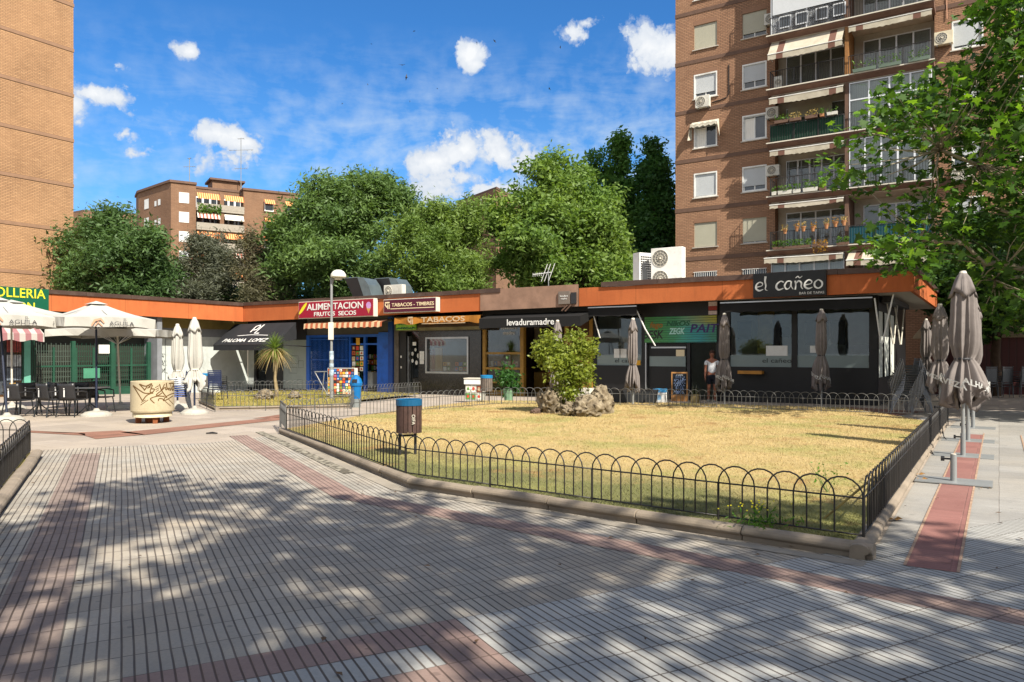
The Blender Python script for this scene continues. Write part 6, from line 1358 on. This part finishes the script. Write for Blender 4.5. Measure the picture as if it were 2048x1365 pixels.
# fallen leaves and litter near the kerb
for i,(px,py,lab) in enumerate(((1847,963,'dry brown leaf against the kerb beside the empty umbrella socket'),(1794,1045,'dry brown leaf on the pale paving by the right kerb'),(1842,953,'second dry leaf against the kerb above the empty socket'))):
    p=G(px,py); t=MB().add([(0,0,.02),(.06,.01,.035),(.09,.05,.02),(.05,.08,.04),(.0,.06,.02),(-.04,.07,.035),(-.07,.03,.02),(-.03,.0,.03)],[(0,1,2,3,4,5,6,7)]).build('fallen_leaf',plain('dry_leaf','#8a6430',.8)); t.location=(p.x,p.y,0); tag(t,lab,'leaf','fallen dry leaves')
p=G(425,869); t=MB().tube([(-.13,0,.02),(0,.01,.03),(.1,.0,.02)],[.012,.02,.012],6).build('litter',M_black); t.location=(p.x,p.y,0); tag(t,'small black piece of litter on the sunny smooth paving','litter')
LP=[]; r_=random.Random(8)
for i in range(110):
    x_=r_.uniform(-6,7); y_=r_.uniform(3.6,9.5); z_=.022; a_=r_.uniform(0,6.28); q_=r_.uniform(.012,.035); LP+=[(x_+q_*math.cos(a_),y_+q_*math.sin(a_),z_),(x_-q_*.5*math.sin(a_),y_+q_*.5*math.cos(a_),z_+.008),(x_-q_*math.cos(a_),y_-q_*math.sin(a_),z_),(x_+q_*.5*math.sin(a_),y_-q_*.5*math.cos(a_),z_+.004)]
tag(fastmesh('leaf_litter',np.array(LP),4,plain('litter_brown','#5c4630',.9,var=.4,scale=3)),'tiny scattered leaf crumbs and twigs lying on the ribbed paving','leaf litter',kind='stuff')
# ================================================================ person in the bar doorway
def skin(name,verts,edges,mat,parent,levels=2,root=0):
    me=bpy.data.meshes.new(name); me.from_pydata([v[:3] for v in verts],edges,[]); o=bpy.data.objects.new(name,me); COL.objects.link(o); o.parent=parent; me.materials.append(mat)
    m=o.modifiers.new('skin','SKIN'); m.use_smooth_shade=True
    if not me.skin_vertices: 
        bpy.context.view_layer.objects.active=o
    for i,v in enumerate(verts):
        s=me.skin_vertices[0].data[i]; r=v[3] if isinstance(v[3],tuple) else (v[3],v[3]); s.radius=r; s.use_root=(i==root)
    o.modifiers.new('sub','SUBSURF').levels=levels; o.modifiers['sub'].render_levels=levels; return o
pl=(XatY(1424,25.9),25.9,zg(25.9)); pn_=thing('person','person in white t-shirt and dark shorts standing in the bar doorway','person',pl,R(-12))
M_skin=plain('skin','#8c5a45',.6,var=.05); M_sock=plain('grey_shoe','#8b8f88',.6)
V=[(0,0,.95,(.15,.11)),(0,.0,1.12,(.13,.1)),(0,.01,1.3,(.155,.105)),(0,.01,1.42,(.13,.085)),(0,.01,1.5,.055),(0,-.01,1.56,.055),(0,-.02,1.62,(.078,.092)),(0,-.01,1.70,(.07,.085)),
 (.17,.01,1.41,.06),(.22,.02,1.13,.043),(.24,-.05,.88,.032),(.24,-.07,.82,.028),(-.17,.01,1.41,.06),(-.22,.02,1.13,.043),(-.235,-.05,.88,.032),(-.235,-.07,.82,.028),
 (.095,0,.86,.09),(.10,-.01,.5,.06),(.10,.03,.28,.052),(.10,.03,.08,.038),(.10,-.12,.045,.036),(-.095,0,.86,.09),(-.10,.02,.5,.06),(-.11,.08,.28,.052),(-.11,.10,.09,.038),(-.12,-.04,.045,.036)]
E=[(0,1),(1,2),(2,3),(3,4),(4,5),(5,6),(6,7),(3,8),(8,9),(9,10),(10,11),(3,12),(12,13),(13,14),(14,15),(0,16),(16,17),(17,18),(18,19),(19,20),(0,21),(21,22),(22,23),(23,24),(24,25)]
def fingers(b,sg):
    x,y,z=b; 
    for k,(dx_,L) in enumerate(((-.028,.07),(-.010,.08),(.009,.078),(.027,.062))):
        i=len(V); V.append((x+sg*.0,y+dx_,z-.05,.009)); V.append((x-sg*.004,y+dx_-.004,z-.05-L*.5,.0085)); V.append((x-sg*.014,y+dx_-.01,z-.05-L,.0075)); E.extend([((11 if sg>0 else 15),i),(i,i+1),(i+1,i+2)])
    i=len(V); V.append((x-sg*.02,y-.035,z-.03,.010)); V.append((x-sg*.028,y-.05,z-.065,.009)); E.extend([((11 if sg>0 else 15),i),(i,i+1)])
fingers((.24,-.07,.82),1); fingers((-.235,-.07,.82),-1)
body=skin('body',V,E,M_skin,pn_)
mb=MB(); mb.lathe([(.0,.0),(.013,.0),(.0,.018)],6,(0,-.125,1.62)); mb.build('nose',M_skin,body); [MB().lathe([(0,-.009),(.009,0),(0,.009)],8,(x,-.098,1.645)).build('eye',M_dark,body) for x in (-.03,.03)]; MB().box(-.022,.022,-.108,-.1,1.578,1.584).build('mouth',plain('lips','#6b3a30',.6),body)
for x in (-.083,.083): MB().lathe([(0,-.03),(.012,-.015),(.012,.02),(0,.03)],8,(x,.0,1.635)).build('ear',M_skin,body)
def hr(r,z,a,i): return r*(1.0+.04*math.cos(3*a)),z
MB().lathe([(.088,1.66),(.094,1.70),(.085,1.745),(.05,1.785),(0,1.795)],18,(0,.01,0),hr).build('hair',plain('brown_hair','#3b2418',.8),pn_,smooth=True)
skin('t_shirt',[(0,0,.93,(.172,.130)),(0,0,1.12,(.152,.118)),(0,.01,1.32,(.17,.118)),(0,.01,1.43,(.14,.095)),(.18,.01,1.42,.075),(.21,.02,1.24,.066),(-.18,.01,1.42,.075),(-.21,.02,1.24,.066)],[(0,1),(1,2),(2,3),(3,4),(4,5),(3,6),(6,7)],plain('white_cotton','#c3c4c8',.9),pn_)
skin('shorts',[(0,0,.98,(.165,.125)),(0,0,.9,(.16,.12)),(.1,0,.8,.10),(.105,-.01,.58,.095),(-.1,0,.8,.10),(-.11,.01,.58,.095)],[(0,1),(1,2),(2,3),(1,4),(4,5)],plain('navy_shorts','#12141f',.9),pn_)
for x,y_ in ((.10,-.02),(-.115,.05)): MB().lathe([(.0,.0),(.05,.0),(.055,.03),(.04,.08),(0,.09)],12,(0,0,0),lambda r,z,a,i:(r*(1+.9*max(0,math.cos(a+math.pi/2))**2),z)).build('shoe',M_sock,pn_).location=(x,y_,0)
# birds
for i,(px,py,s_) in enumerate(((804,130,1.3),(814,155,1.2),(953,85,1.1),(990,82,.9),(1098,178,.9),(875,178,.7),(1120,95,.8),(742,88,.7),(736,170,.7),(684,207,.8),(828,62,.8),(820,203,.6))):
    Y=60.+i*3; s_*=.72; w_=.28*s_*1.2; a=i*1.3; t=MB().add([(0,-.12*s_,0),(.04,0,0),(0,.16*s_,0),(-.04,0,0),(w_,.05,.08),(-w_,.05,.08),(0,0,.03),(0,0,-.03)],[(0,1,6),(1,2,6),(2,3,6),(3,0,6),(0,7,1),(1,7,2),(2,7,3),(3,7,0),(1,4,2),(3,2,5)]).build('bird',M_black)
    t.location=(XatY(px,Y),Y,ZatY(py,Y)); t.rotation_euler=(a*.3,a,a*1.7)
    tag(t,'small dark bird in the sky '+('below centre of the bird pair over the trees','just under the highest central bird','on the small round cloud','right of the small round cloud','level with the round cloud, low on its right','alone left of the round cloud','left of the small wispy cloud at upper right','high and left, above the pale streaks','left of centre, above the thin clouds','leftmost and lowest over the thin clouds','highest of all, near the top edge','low in the centre over the thin clouds')[i],'bird','birds in the sky')
# ================================================================ trees
M_bark=plain('bark_brown','#4a3a2c',.9,var=.3,scale=4,bump=.5); M_barkp=plain('plane_bark','#8c826c',.85,var=.25,scale=2.,bump=.3)
def limb(mb,a,b,r0,r1,seed,seg=5,wob=.12):
    a=Vector(a);b=Vector(b);r=random.Random(seed);L=(b-a).length; P=[a.lerp(b,i/seg)+Vector((r.uniform(-1,1),r.uniform(-1,1),r.uniform(-1,1)))*wob*L*.25*(0<i<seg) for i in range(seg+1)]
    mb.tube(P,[r0+(r1-r0)*i/seg for i in range(seg+1)],7); return P
def crown_pts(blobs,n,clump,cr,rng,flat=.8):
    """leaf centres gathered in small clumps near the surface of a set of ellipsoids"""
    sb=[]
    for b in blobs:
        for _ in range(22):
            d=rng.normal(size=3); d/=np.linalg.norm(d); q=rng.uniform(.45,1.08); s=rng.uniform(.14,.40) if q<.85 else rng.uniform(.10,.24)
            sb.append([b[0]+d[0]*b[3]*q,b[1]+d[1]*b[4]*q,b[2]+d[2]*b[5]*q,b[3]*s,b[4]*s,b[5]*s*.8])
    blobs=sb; vol=np.array([b[3]*b[4]*b[5] for b in blobs])**.8; pr=vol/vol.sum(); k=rng.choice(len(blobs),n//clump,p=pr); B=np.array(blobs)[k]
    d=rng.normal(size=(len(k),3)); d/=np.linalg.norm(d,axis=1)[:,None]; rr=rng.uniform(.25,1.06,len(k))**.5
    C=B[:,:3]+d*rr[:,None]*B[:,3:6]
    C=np.repeat(C,clump,0); C=C+rng.normal(size=C.shape)*np.array([cr,cr,cr*flat]); return C
def feather(C,s,aspect,rng,droop=.0):
    """elongated leaf sprays, loosely pointing outwards and up"""
    n=len(C); a=rng.normal(size=(n,3)); a[:,2]=a[:,2]*.7+droop; a/=np.linalg.norm(a,axis=1)[:,None]; b=rng.normal(size=(n,3)); b-=a*(a*b).sum(1)[:,None]; b/=np.linalg.norm(b,axis=1)[:,None]
    ss=(s*rng.uniform(.5,1.5,n))[:,None]; V=np.zeros((n,4,3)); V[:,0]=C-a*ss; V[:,1]=C-a*ss*.1+b*ss*aspect; V[:,2]=C+a*ss; V[:,3]=C-a*ss*.1-b*ss*aspect; return V.reshape(-1,3)
def tree(label,px,Y,blobs,n,s,mat,seed,clump=14,cr=.45,aspect=.35,droop=.3,trunk=.22,flat=.8,name='tree',group='trees behind the shops'):
    rng=np.random.default_rng(seed); X=XatY(px,Y); t=thing(name,label,'tree',(X,Y,zg(Y)),0,group)
    bl=[]
    for (bx,by,rx,rz,dy) in blobs:    # picture outline of each lobe, turned into a real lobe at the tree's distance
        Yb=Y+dy; bl.append((XatY(bx,Yb)-X,dy,ZatY(by,Yb)-zg(Y),rx*Yb/FP,rx*Yb/FP*.8,rz*Yb/FP))
    C=crown_pts(bl,int(n*1.5),clump,cr,rng,flat); fastmesh('crown',feather(C,s*.78,aspect,rng,droop),4,mat,t)
    mb=MB(); ztr=min(b[2]-b[5]*.3 for b in bl)
    P=limb(mb,(0,0,-.3),(0,0,max(1.5,ztr)),trunk,trunk*.7,seed)
    for i,b in enumerate(bl):
        limb(mb,P[-1],(b[0],b[1],b[2]),trunk*.55,.05,seed+i)
        for j in range(4): d=rng.normal(size=3); d/=np.linalg.norm(d); limb(mb,(b[0]*.7,b[1]*.7,b[2]-b[5]*.3),tuple(np.array(b[:3])+d*np.array(b[3:6])*.75),.06,.015,seed*7+i*5+j,4)
    mb.build('trunk',M_bark,t,smooth=True); return t
ML1=leafmat('ash_leaves','#48633a','#638048','#324a28',.25,1.5); ML2=leafmat('locust_leaves','#58743f','#738e4c','#3e5530',.25,1.5); ML3=leafmat('pale_green_leaves','#637d3a','#82984a','#455f2d',.3,1.6)
ML4=leafmat('yellow_green_leaves','#62803a','#809648','#40602b',.3,1.7); ML5=leafmat('dark_poplar_leaves','#3d6332','#54803f','#2a4824',.3,1.6); ML6=leafmat('grey_cedar_needles','#5f6655','#757763','#41483a',.3,1.); ML7=leafmat('olive_cedar_needles','#66644a','#757156','#474737',.3,1.)
tree('broad dark green tree at left next to the tan brick flank',235,46,[(215,480,60,62,0),(170,520,70,70,1),(280,500,55,60,-1),(240,560,110,70,0),(320,560,45,55,1),(215,440,26,36,0)],30000,.20,ML1,11,aspect=.3)
tree('grey green cedar left of centre below the far block',398,48,[(398,540,38,60,0),(400,500,20,40,0),(370,590,40,50,-1)],12000,.16,ML6,12,10,.3,.22,-.2,name='conifer',group='conifers in front of the far block')
tree('grey green cedar directly below the orange awnings',437,50,[(437,540,34,62,0),(437,490,14,30,0),(425,590,36,50,0)],11000,.16,ML6,13,10,.3,.22,-.2,name='conifer',group='conifers in front of the far block')
tree('olive brown cedar right of the grey ones, next to the big locust',500,48,[(497,540,36,64,0),(500,490,16,34,0),(525,590,50,50,-1),(540,540,30,50,1)],14000,.16,ML7,14,10,.3,.22,-.2,name='conifer',group='conifers in front of the far block')
tree('big rounded green tree left of centre above the grocery sign',690,47,[(655,420,66,66,0),(740,430,80,70,1),(600,480,66,76,0),(690,520,110,90,-1),(570,540,44,60,0),(800,430,46,52,1),(640,380,40,32,0),(740,380,46,30,0),(690,400,60,48,0)],56000,.20,ML2,15,aspect=.28,clump=12,cr=.36)
tree('lower pale feathery tree in the middle behind the tobacconist',880,44,[(880,460,70,52,0),(930,490,50,66,1),(840,510,66,64,-1),(900,550,100,60,0),(870,425,30,30,0),(940,430,30,30,0)],34000,.18,ML3,16,aspect=.25,clump=12,cr=.32)
tree('tall bright yellow green tree right of centre above the bakery',1115,45,[(1090,380,62,62,0),(1160,400,70,66,1),(1040,440,56,62,0),(1120,480,120,80,-1),(1210,480,50,80,1),(1150,555,110,50,0),(1000,430,30,46,0),(1110,340,34,30,0),(1230,560,50,40,0)],56000,.19,ML4,17,aspect=.42,clump=12,cr=.36)
tree('tall poplar rising behind the bright tree, highest of the row',1243,54,[(1240,320,26,46,0),(1250,400,44,70,0),(1195,340,28,34,1),(1265,480,50,80,0),(1242,285,13,24,0),(1290,560,60,60,0),(1215,430,50,70,0),(1260,520,60,70,0),(1300,450,40,60,1)],40000,.2,leafmat('poplar_leaves','#4d7833','#688f43','#365a27',.3,1.6),18,aspect=.45,clump=10,cr=.3)
tree('dark poplar in shade touching the brick tower',1312,52,[(1310,350,28,50,0),(1318,430,34,80,0),(1305,500,46,70,0),(1305,300,14,24,0),(1335,520,30,90,1)],26000,.2,ML5,19,aspect=.45,clump=10,cr=.32)
tree('dark green tree filling the gap below the far block, mostly hidden',620,52,[(600,600,90,40,0),(480,610,80,30,0)],9000,.22,ML1,20)
tree('dark leafy tree in shade behind the bar corner and the red kiosk',1990,31,[(1930,560,70,60,0),(2010,580,80,60,-1),(2090,560,90,90,0),(1890,610,34,40,1),(1960,640,60,34,0),(2060,500,90,70,1),(1940,480,60,50,2)],34000,.16,leafmat('shaded_leaves','#33522a','#47692f','#22391c',.3,1.4),21,aspect=.5,clump=12,cr=.3)
# pale walls glimpsed through the far trunks
block('pale low building glimpsed between the conifer trunks',[fpt(330,62),fpt(640,62),fpt(640,66),fpt(330,66)],ZatY(640,62),plain('pale_far_wall','#a89f92',.85))
# ---------------------------------------------------------------- plane trees with real lobed leaves
star=np.array([(0,-.5),(.12,-.22),(.42,-.36),(.34,-.08),(.55,.10),(.25,.14),(.0,.55),(-.25,.14),(-.55,.10),(-.34,-.08),(-.42,-.36),(-.12,-.22)])
def stars(C,s,rng,tilt=.6):
    n=len(C); N=rng.normal(size=(n,3))*tilt; N[:,2]+=1.; N/=np.linalg.norm(N,axis=1)[:,None]
    a=rng.normal(size=(n,3)); a-=N*(a*N).sum(1)[:,None]; a/=np.linalg.norm(a,axis=1)[:,None]; b=np.cross(N,a); ss=(s*rng.uniform(.6,1.3,n))[:,None,None]
    V=C[:,None,:]+ss*(star[None,:,0,None]*a[:,None,:]+star[None,:,1,None]*b[:,None,:]); 
    V+= -.18*ss*(star[None,:,0,None]**2+star[None,:,1,None]**2)*np.array([0,0,1])
    return V.reshape(-1,3)
M_plane=leafmat('plane_leaves','#345417','#4b6e20','#263f12',.5,1.5); M_plane2=leafmat('young_plane_leaves','#648a24','#7c9e30','#4a6c1a',.5,1.8)
rng=np.random.default_rng(77)
pt=thing('plane_tree','plane tree with lobed green leaves reaching in from the right edge','tree',(17.2,19.5,0),0,'plane trees')
edge=[(1990,0),(1965,55),(1935,100),(1890,150),(1830,168),(1770,190),(1705,215),(1735,235),(1690,280),(1640,315),(1655,345),(1760,395),(1790,440),(1775,480),(1735,520),(1760,540),(1830,528),(1880,560),(1920,600),(1940,640),(1990,650),(2160,650),(2160,-90),(1995,-90)]
EP=[Vector(e) for e in edge]; pts=[]; 
while len(pts)<315:
    q=rng.uniform((1630,-90),(2160,650)); 
    if not inpoly(edge,np.array([q[0]]),np.array([q[1]]))[0]: continue
    dens=min(1.,.50+(q[0]-1640)/420.)
    if 1860<q[0]<1935 and 330<q[1]<560: dens*=.45
    if 1900<q[0]<1990 and 60<q[1]<130: dens*=.3
    if 1895<q[0]<1965 and 470<q[1]<560: dens*=.3
    if rng.uniform()>dens: continue
    pts.append((q[0],q[1],rng.uniform(16.0,22.5)))
C=[]; TP=[]
for px_,py_,Y in pts:
    p=np.array([XatY(px_,Y)-17.2,Y-19.5,ZatY(py_,Y)]); TP.append(p); n=int(rng.integers(22,40)); C.append(p+rng.normal(size=(n,3))*np.array([.36,.36,.22]))
C=np.concatenate(C); k=rng.uniform(size=len(C))<.12
fastmesh('crown',stars(C,.215,rng),12,[M_plane,M_plane2],pt,idx=k.astype(int))
mb=MB(); tr=limb(mb,(0,0,-.2),(-.3,.1,4.2),.28,.2,1); hubs=[]
for i,(px_,py_,Y) in enumerate(((2000,420,19),(1880,300,18.5),(1960,200,19.5),(2040,80,19),(1840,480,19.5),(1990,560,18.5))):
    b=(XatY(px_,Y)-17.2,Y-19.5,ZatY(py_,Y)); P=limb(mb,tr[-1] if i<4 else tr[3],b,.13,.035,20+i,8,.16); hubs+=P[3:]
for i,p in enumerate(TP):
    h=min(hubs,key=lambda q:(q-Vector(p)).length); limb(mb,h,tuple(p),.022,.006,100+i,3,.2)
mb.build('trunk',M_barkp,pt,smooth=True)
# plane trees behind the viewer whose shade dapples the paving
def shade_tree(label,x,y,cz,r,rz,n,seed,mask=None):
    rng=np.random.default_rng(seed); t=thing('plane_tree',label,'tree',(x,y,0),0,'plane trees'); C=[]; m=0
    while m<n:
        d=rng.normal(size=3); d/=np.linalg.norm(d); u=rng.uniform(.1,1)**.45; p=d*u*np.array([r,r,rz])+np.array([0,0,cz]); k=int(rng.integers(24,46)); C.append(p+rng.normal(size=(k,3))*np.array([.29,.29,.16])); m+=k
    C=np.concatenate(C); el=np.degrees(np.arctan2(C[:,2]-1.65,np.hypot(C[:,0]+x,C[:,1]+y))); ok=(C[:,1]+y<.6)|(el>33)|((C[:,0]+x)/np.maximum(.1,C[:,1]+y)*FP+1024>2080); C=C[ok]
    fastmesh('crown',stars(C,.25,rng,.5),12,M_plane,t); mb=MB(); P=limb(mb,(0,0,-.1),(.1,.1,cz-rz*.7),.24,.16,seed)
    for i in range(7): a=i*.9+seed; limb(mb,P[-1],(r*.7*math.cos(a),r*.7*math.sin(a),cz+rz*.2*math.sin(i*2)),.09,.02,seed+i,6)
    mb.build('trunk',M_barkp,t,smooth=True); return t
# buildings across the square, seen only as reflections in the shop windows
block('brown brick block across the square behind the viewer',[(-60,-62),(70,-66),(70,-80),(-60,-80)],19,MATS['tower_brick'])
shade_tree('plane tree standing behind the viewer on the left',-4.6,-2.2,10.,4.3,2.2,4700,201)
shade_tree('plane tree standing right behind the viewer',1.6,-3.4,10.,4.6,2.2,5600,202)
shade_tree('plane tree standing behind the viewer on the right',7.3,-4.0,10.,4.0,2.2,3900,203)
shade_tree('plane tree standing far behind the viewer on the left',-2.2,-8.8,10.,4.4,2.2,2200,204)
shade_tree('plane tree standing far behind the viewer on the right',5.2,-9.6,10.,4.6,2.2,2100,205)
shade_tree('plane tree out of frame right of the path, beside the bar',19.,15.,8.5,5.5,2.6,13000,206)
shade_tree('plane tree out of frame right of the red kiosk',25.5,25.,8.5,6.,2.8,13000,207)
shade_tree('plane tree just out of frame in front of the red kiosk',23.5,19.5,8.,5.,2.6,11000,208)
# shade over the right end of the bar comes from a taller plane tree out of frame
# ---------------------------------------------------------------- shrub and rocks on the lawn
def lance(C,s,rng,w=.2,droop=-.3):
    n=len(C); a=rng.normal(size=(n,3)); a[:,2]=a[:,2]*.6+droop; a/=np.linalg.norm(a,axis=1)[:,None]; b=rng.normal(size=(n,3)); b-=a*(a*b).sum(1)[:,None]; b/=np.linalg.norm(b,axis=1)[:,None]; c=np.cross(a,b)
    ss=(s*rng.uniform(.6,1.25,n))[:,None]; V=np.zeros((n,6,3)); V[:,0]=C; V[:,1]=C+a*ss*.3+b*ss*w; V[:,2]=C+a*ss*.7+b*ss*w*.8; V[:,3]=C+a*ss; V[:,4]=C+a*ss*.7-b*ss*w*.8; V[:,5]=C+a*ss*.3-b*ss*w; return V.reshape(-1,3)
rng=np.random.default_rng(5); Yb=19.3; Xb=XatY(1140,Yb); sh_=thing('leafy_shrub','bushy shrub of long yellow green leaves growing among the rocks on the lawn','shrub',(Xb,Yb,.1))
bl=[]
for (x,y,rx,rz) in ((1128,700,40,28),(1165,710,24,38),(1092,702,26,20),(1152,745,34,30),(1120,738,34,26),(1178,690,12,20),(1085,690,14,10),(1138,778,20,20),(1100,675,16,8),(1150,672,20,8)): bl.append((XatY(x,Yb)-Xb,rng.uniform(-.25,.25),ZatY(y,Yb)-.1,rx*Yb/FP,rx*Yb/FP*.9,rz*Yb/FP))
C=crown_pts(bl,5200,7,.09,rng,1.); fastmesh('foliage',lance(C,.125,rng),6,leafmat('laurel_leaves','#75822f','#9aa548','#46591f',1.5,1.6,.4),sh_)
mb=MB()
for i in range(26):
    a=rng.uniform(0,6.28); b=bl[i%len(bl)]; limb(mb,(.25*math.cos(a),.15*math.sin(a),-.05),(b[0]+rng.uniform(-.2,.2),b[1],b[2]+rng.uniform(-.1,.25)),.014,.005,300+i,5,.15)
mb.build('stems',plain('green_stem','#6d7034',.7),sh_,smooth=True)
M_rock=NT('porous_limestone'); v_=M_rock.coord(); n_=M_rock.noise(v_,5,8,.7); vo=M_rock.n('ShaderNodeTexVoronoi'); vo.inputs['Scale'].default_value=9; M_rock.l(v_,vo.inputs[0])
k_=M_rock.mix(M_rock.ramp(n_,.35,.65),lin('#5c5040'),lin('#948872')); hl=M_rock.ramp(M_rock.noise(v_,7,4,.6),.58,.66); k_=M_rock.mix(M_rock.math('MULTIPLY',hl,.8),k_,lin('#2c2219')); M_rock.bsdf(k_,.9,0,M_rock.math('SUBTRACT',n_,M_rock.math('MULTIPLY',hl,.6)),1.,.05,.15); M_rock=M_rock.m
M_rockd=plain('dark_brown_stone','#57453a',.85,var=.3,scale=5,bump=.5)
def rock(label,px,py,w,h,seed,m=M_rock,Y=None,d=None,flat=1.,z0=.1):
    p=G(px,py,.1); bm=bmesh.new(); bmesh.ops.create_icosphere(bm,subdivisions=5,radius=1.); off=Vector((seed*3.1,seed*1.7,seed))
    for v in bm.verts:
        n1=mnoise.fractal(v.co*1.1+off,1.,2.,3); n2=mnoise.fractal(v.co*3.2+off,.9,2.1,5); n3=mnoise.noise(v.co*4.5+off*2)
        k=1+.28*n1+.15*n2-(.17 if n3>.28 else 0)*min(1,(n3-.28)*8 if n3>.28 else 0); v.co*=k
        v.co.x*=w/2; v.co.y*=(d or w*.8)/2; v.co.z=v.co.z*h*.62+h*.38
    me=bpy.data.meshes.new('rock'); bm.to_mesh(me); bm.free(); me.materials.append(m); me.polygons.foreach_set('use_smooth',[True]*len(me.polygons)); o=bpy.data.objects.new('rock',me); COL.objects.link(o); o.location=(p.x,p.y+(d or w*.8)/2,p.z-.03); o.rotation_euler=(0,0,seed); return tag(o,label,'rock','rocks around the shrub')
rock('big porous dark patched boulder left of the shrub',1101,828,.82,.66,2)
rock('small dark brown stone at the left foot of the boulders',1071,828,.26,.16,3,M_rockd); rock('small brown stone leaning against the left boulder',1084,826,.22,.14,4,M_rockd)
rock('low pale knobbly rock in front of the shrub stems',1146,833,.66,.36,5); rock('large pale rock, frontmost at right of the shrub',1176,835,.78,.54,6); rock('largest pale rock at the right end of the group',1203,829,.80,.70,7)
# small palm on its bed, with two stones
p=G(550,800); rng=np.random.default_rng(9); pm_=thing('cordyline_palm','small spiky palm like tree with dry lower leaves in the fenced bed','palm tree',tuple(p)); zt_=ZatY(698,p.y)-p.z
mb=MB(); mb.tube([(.05,0,-.05),(.06,0,.35),(.0,0,.8),(.05,0,1.3),(-.02,0,zt_)],[.10,.07,.06,.055,.07],9); mb.build('trunk',plain('fibrous_trunk','#8a7a5c',.9,var=.3,scale=7,bump=.5),pm_,smooth=True)
def swords(n,el0,el1,L,droop,rng):
    V=[]
    for i in range(n):
        a=rng.uniform(0,6.283); e=R(rng.uniform(el0,el1)); l=L*rng.uniform(.75,1.1); d=np.array([math.cos(a)*math.cos(e),math.sin(a)*math.cos(e),math.sin(e)]); s_=np.array([-math.sin(a),math.cos(a),0]); w_=.022; pts_=[]
        for k in range(5):
            f=k/4; c=np.array([0,0,zt_])+d*l*f+np.array([0,0,-droop*f*f*l]); pts_.append((c,w_*(1-f*.9)*(.5+.5*min(1,f*4))))
        for k in range(4): (c0,w0),(c1,w1)=pts_[k],pts_[k+1]; V+= [c0-s_*w0,c1-s_*w1,c1+s_*w1,c0+s_*w0]
    return np.array(V)
fastmesh('green_leaves',swords(190,-25,88,.82,.28,rng),4,leafmat('cordyline_green','#5f7a38','#7f9048','#465c28',2.,1.6,.4),pm_)
fastmesh('dry_leaves',swords(90,-35,20,.85,.55,rng),4,leafmat('cordyline_dry','#a8946a','#c1ad80','#85714a',2.,1.2),pm_)
rock('pale rounded stone left of the palm trunk',524,799,.75,.34,11)['group']='stones in the palm bed'; rock('lower pitted stone right of the palm trunk',585,797,.5,.26,12)['group']='stones in the palm bed'
# weeds along the near fence
p=G(1520,1058,.1); t=thing('weed_tuft','green weed with tiny yellow flowers at the foot of the near fence','weed',tuple(p)); rng=np.random.default_rng(3)
c=rng.normal(size=(160,3))*np.array([.12,.07,.05])+np.array([0,0,.06]); fastmesh('leaves',lance(c,.07,rng,.1,.4),6,leafmat('weed_green','#4f7a24','#6a9130','#33551a',3,1.4),t); mb=MB(); [mb.box(x-.006,x+.006,y-.006,y+.006,z,z+.008) for x,y,z in rng.normal(size=(26,3))*np.array([.13,.06,.02])+np.array([-.05,0,.19])]; mb.build('flowers',M_yel,t)
p=G(1655,985,.1); t=thing('thin_seedling','thin wiry seedling just inside the near fence corner','weed',tuple(p)); mb=MB(); [limb(mb,(0,0,0),(rng.uniform(-.2,.25),rng.uniform(-.1,.1),rng.uniform(.15,.32)),.004,.002,400+i,4,.2) for i in range(7)]; mb.build('stems',plain('seedling_green','#5a6b35',.7),t); fastmesh('leaves',leafquads(rng.normal(size=(40,3))*np.array([.12,.06,.06])+np.array([.02,0,.22]),.02),4,MATS['weed_green'],t)
pb_=G(1700,1040,.1); t=thing('wooden_prop','thin wooden stake propped diagonally against the corner of the fence','stake',tuple(pb_)); q=G(1722,1075,.1); MB().tube([(-.22,.05,.0),(.17,-.12,.42)],.011,6).build('stake',plain('stake_wood','#7d6f3f',.8),t)
bpy.context.view_layer.update()
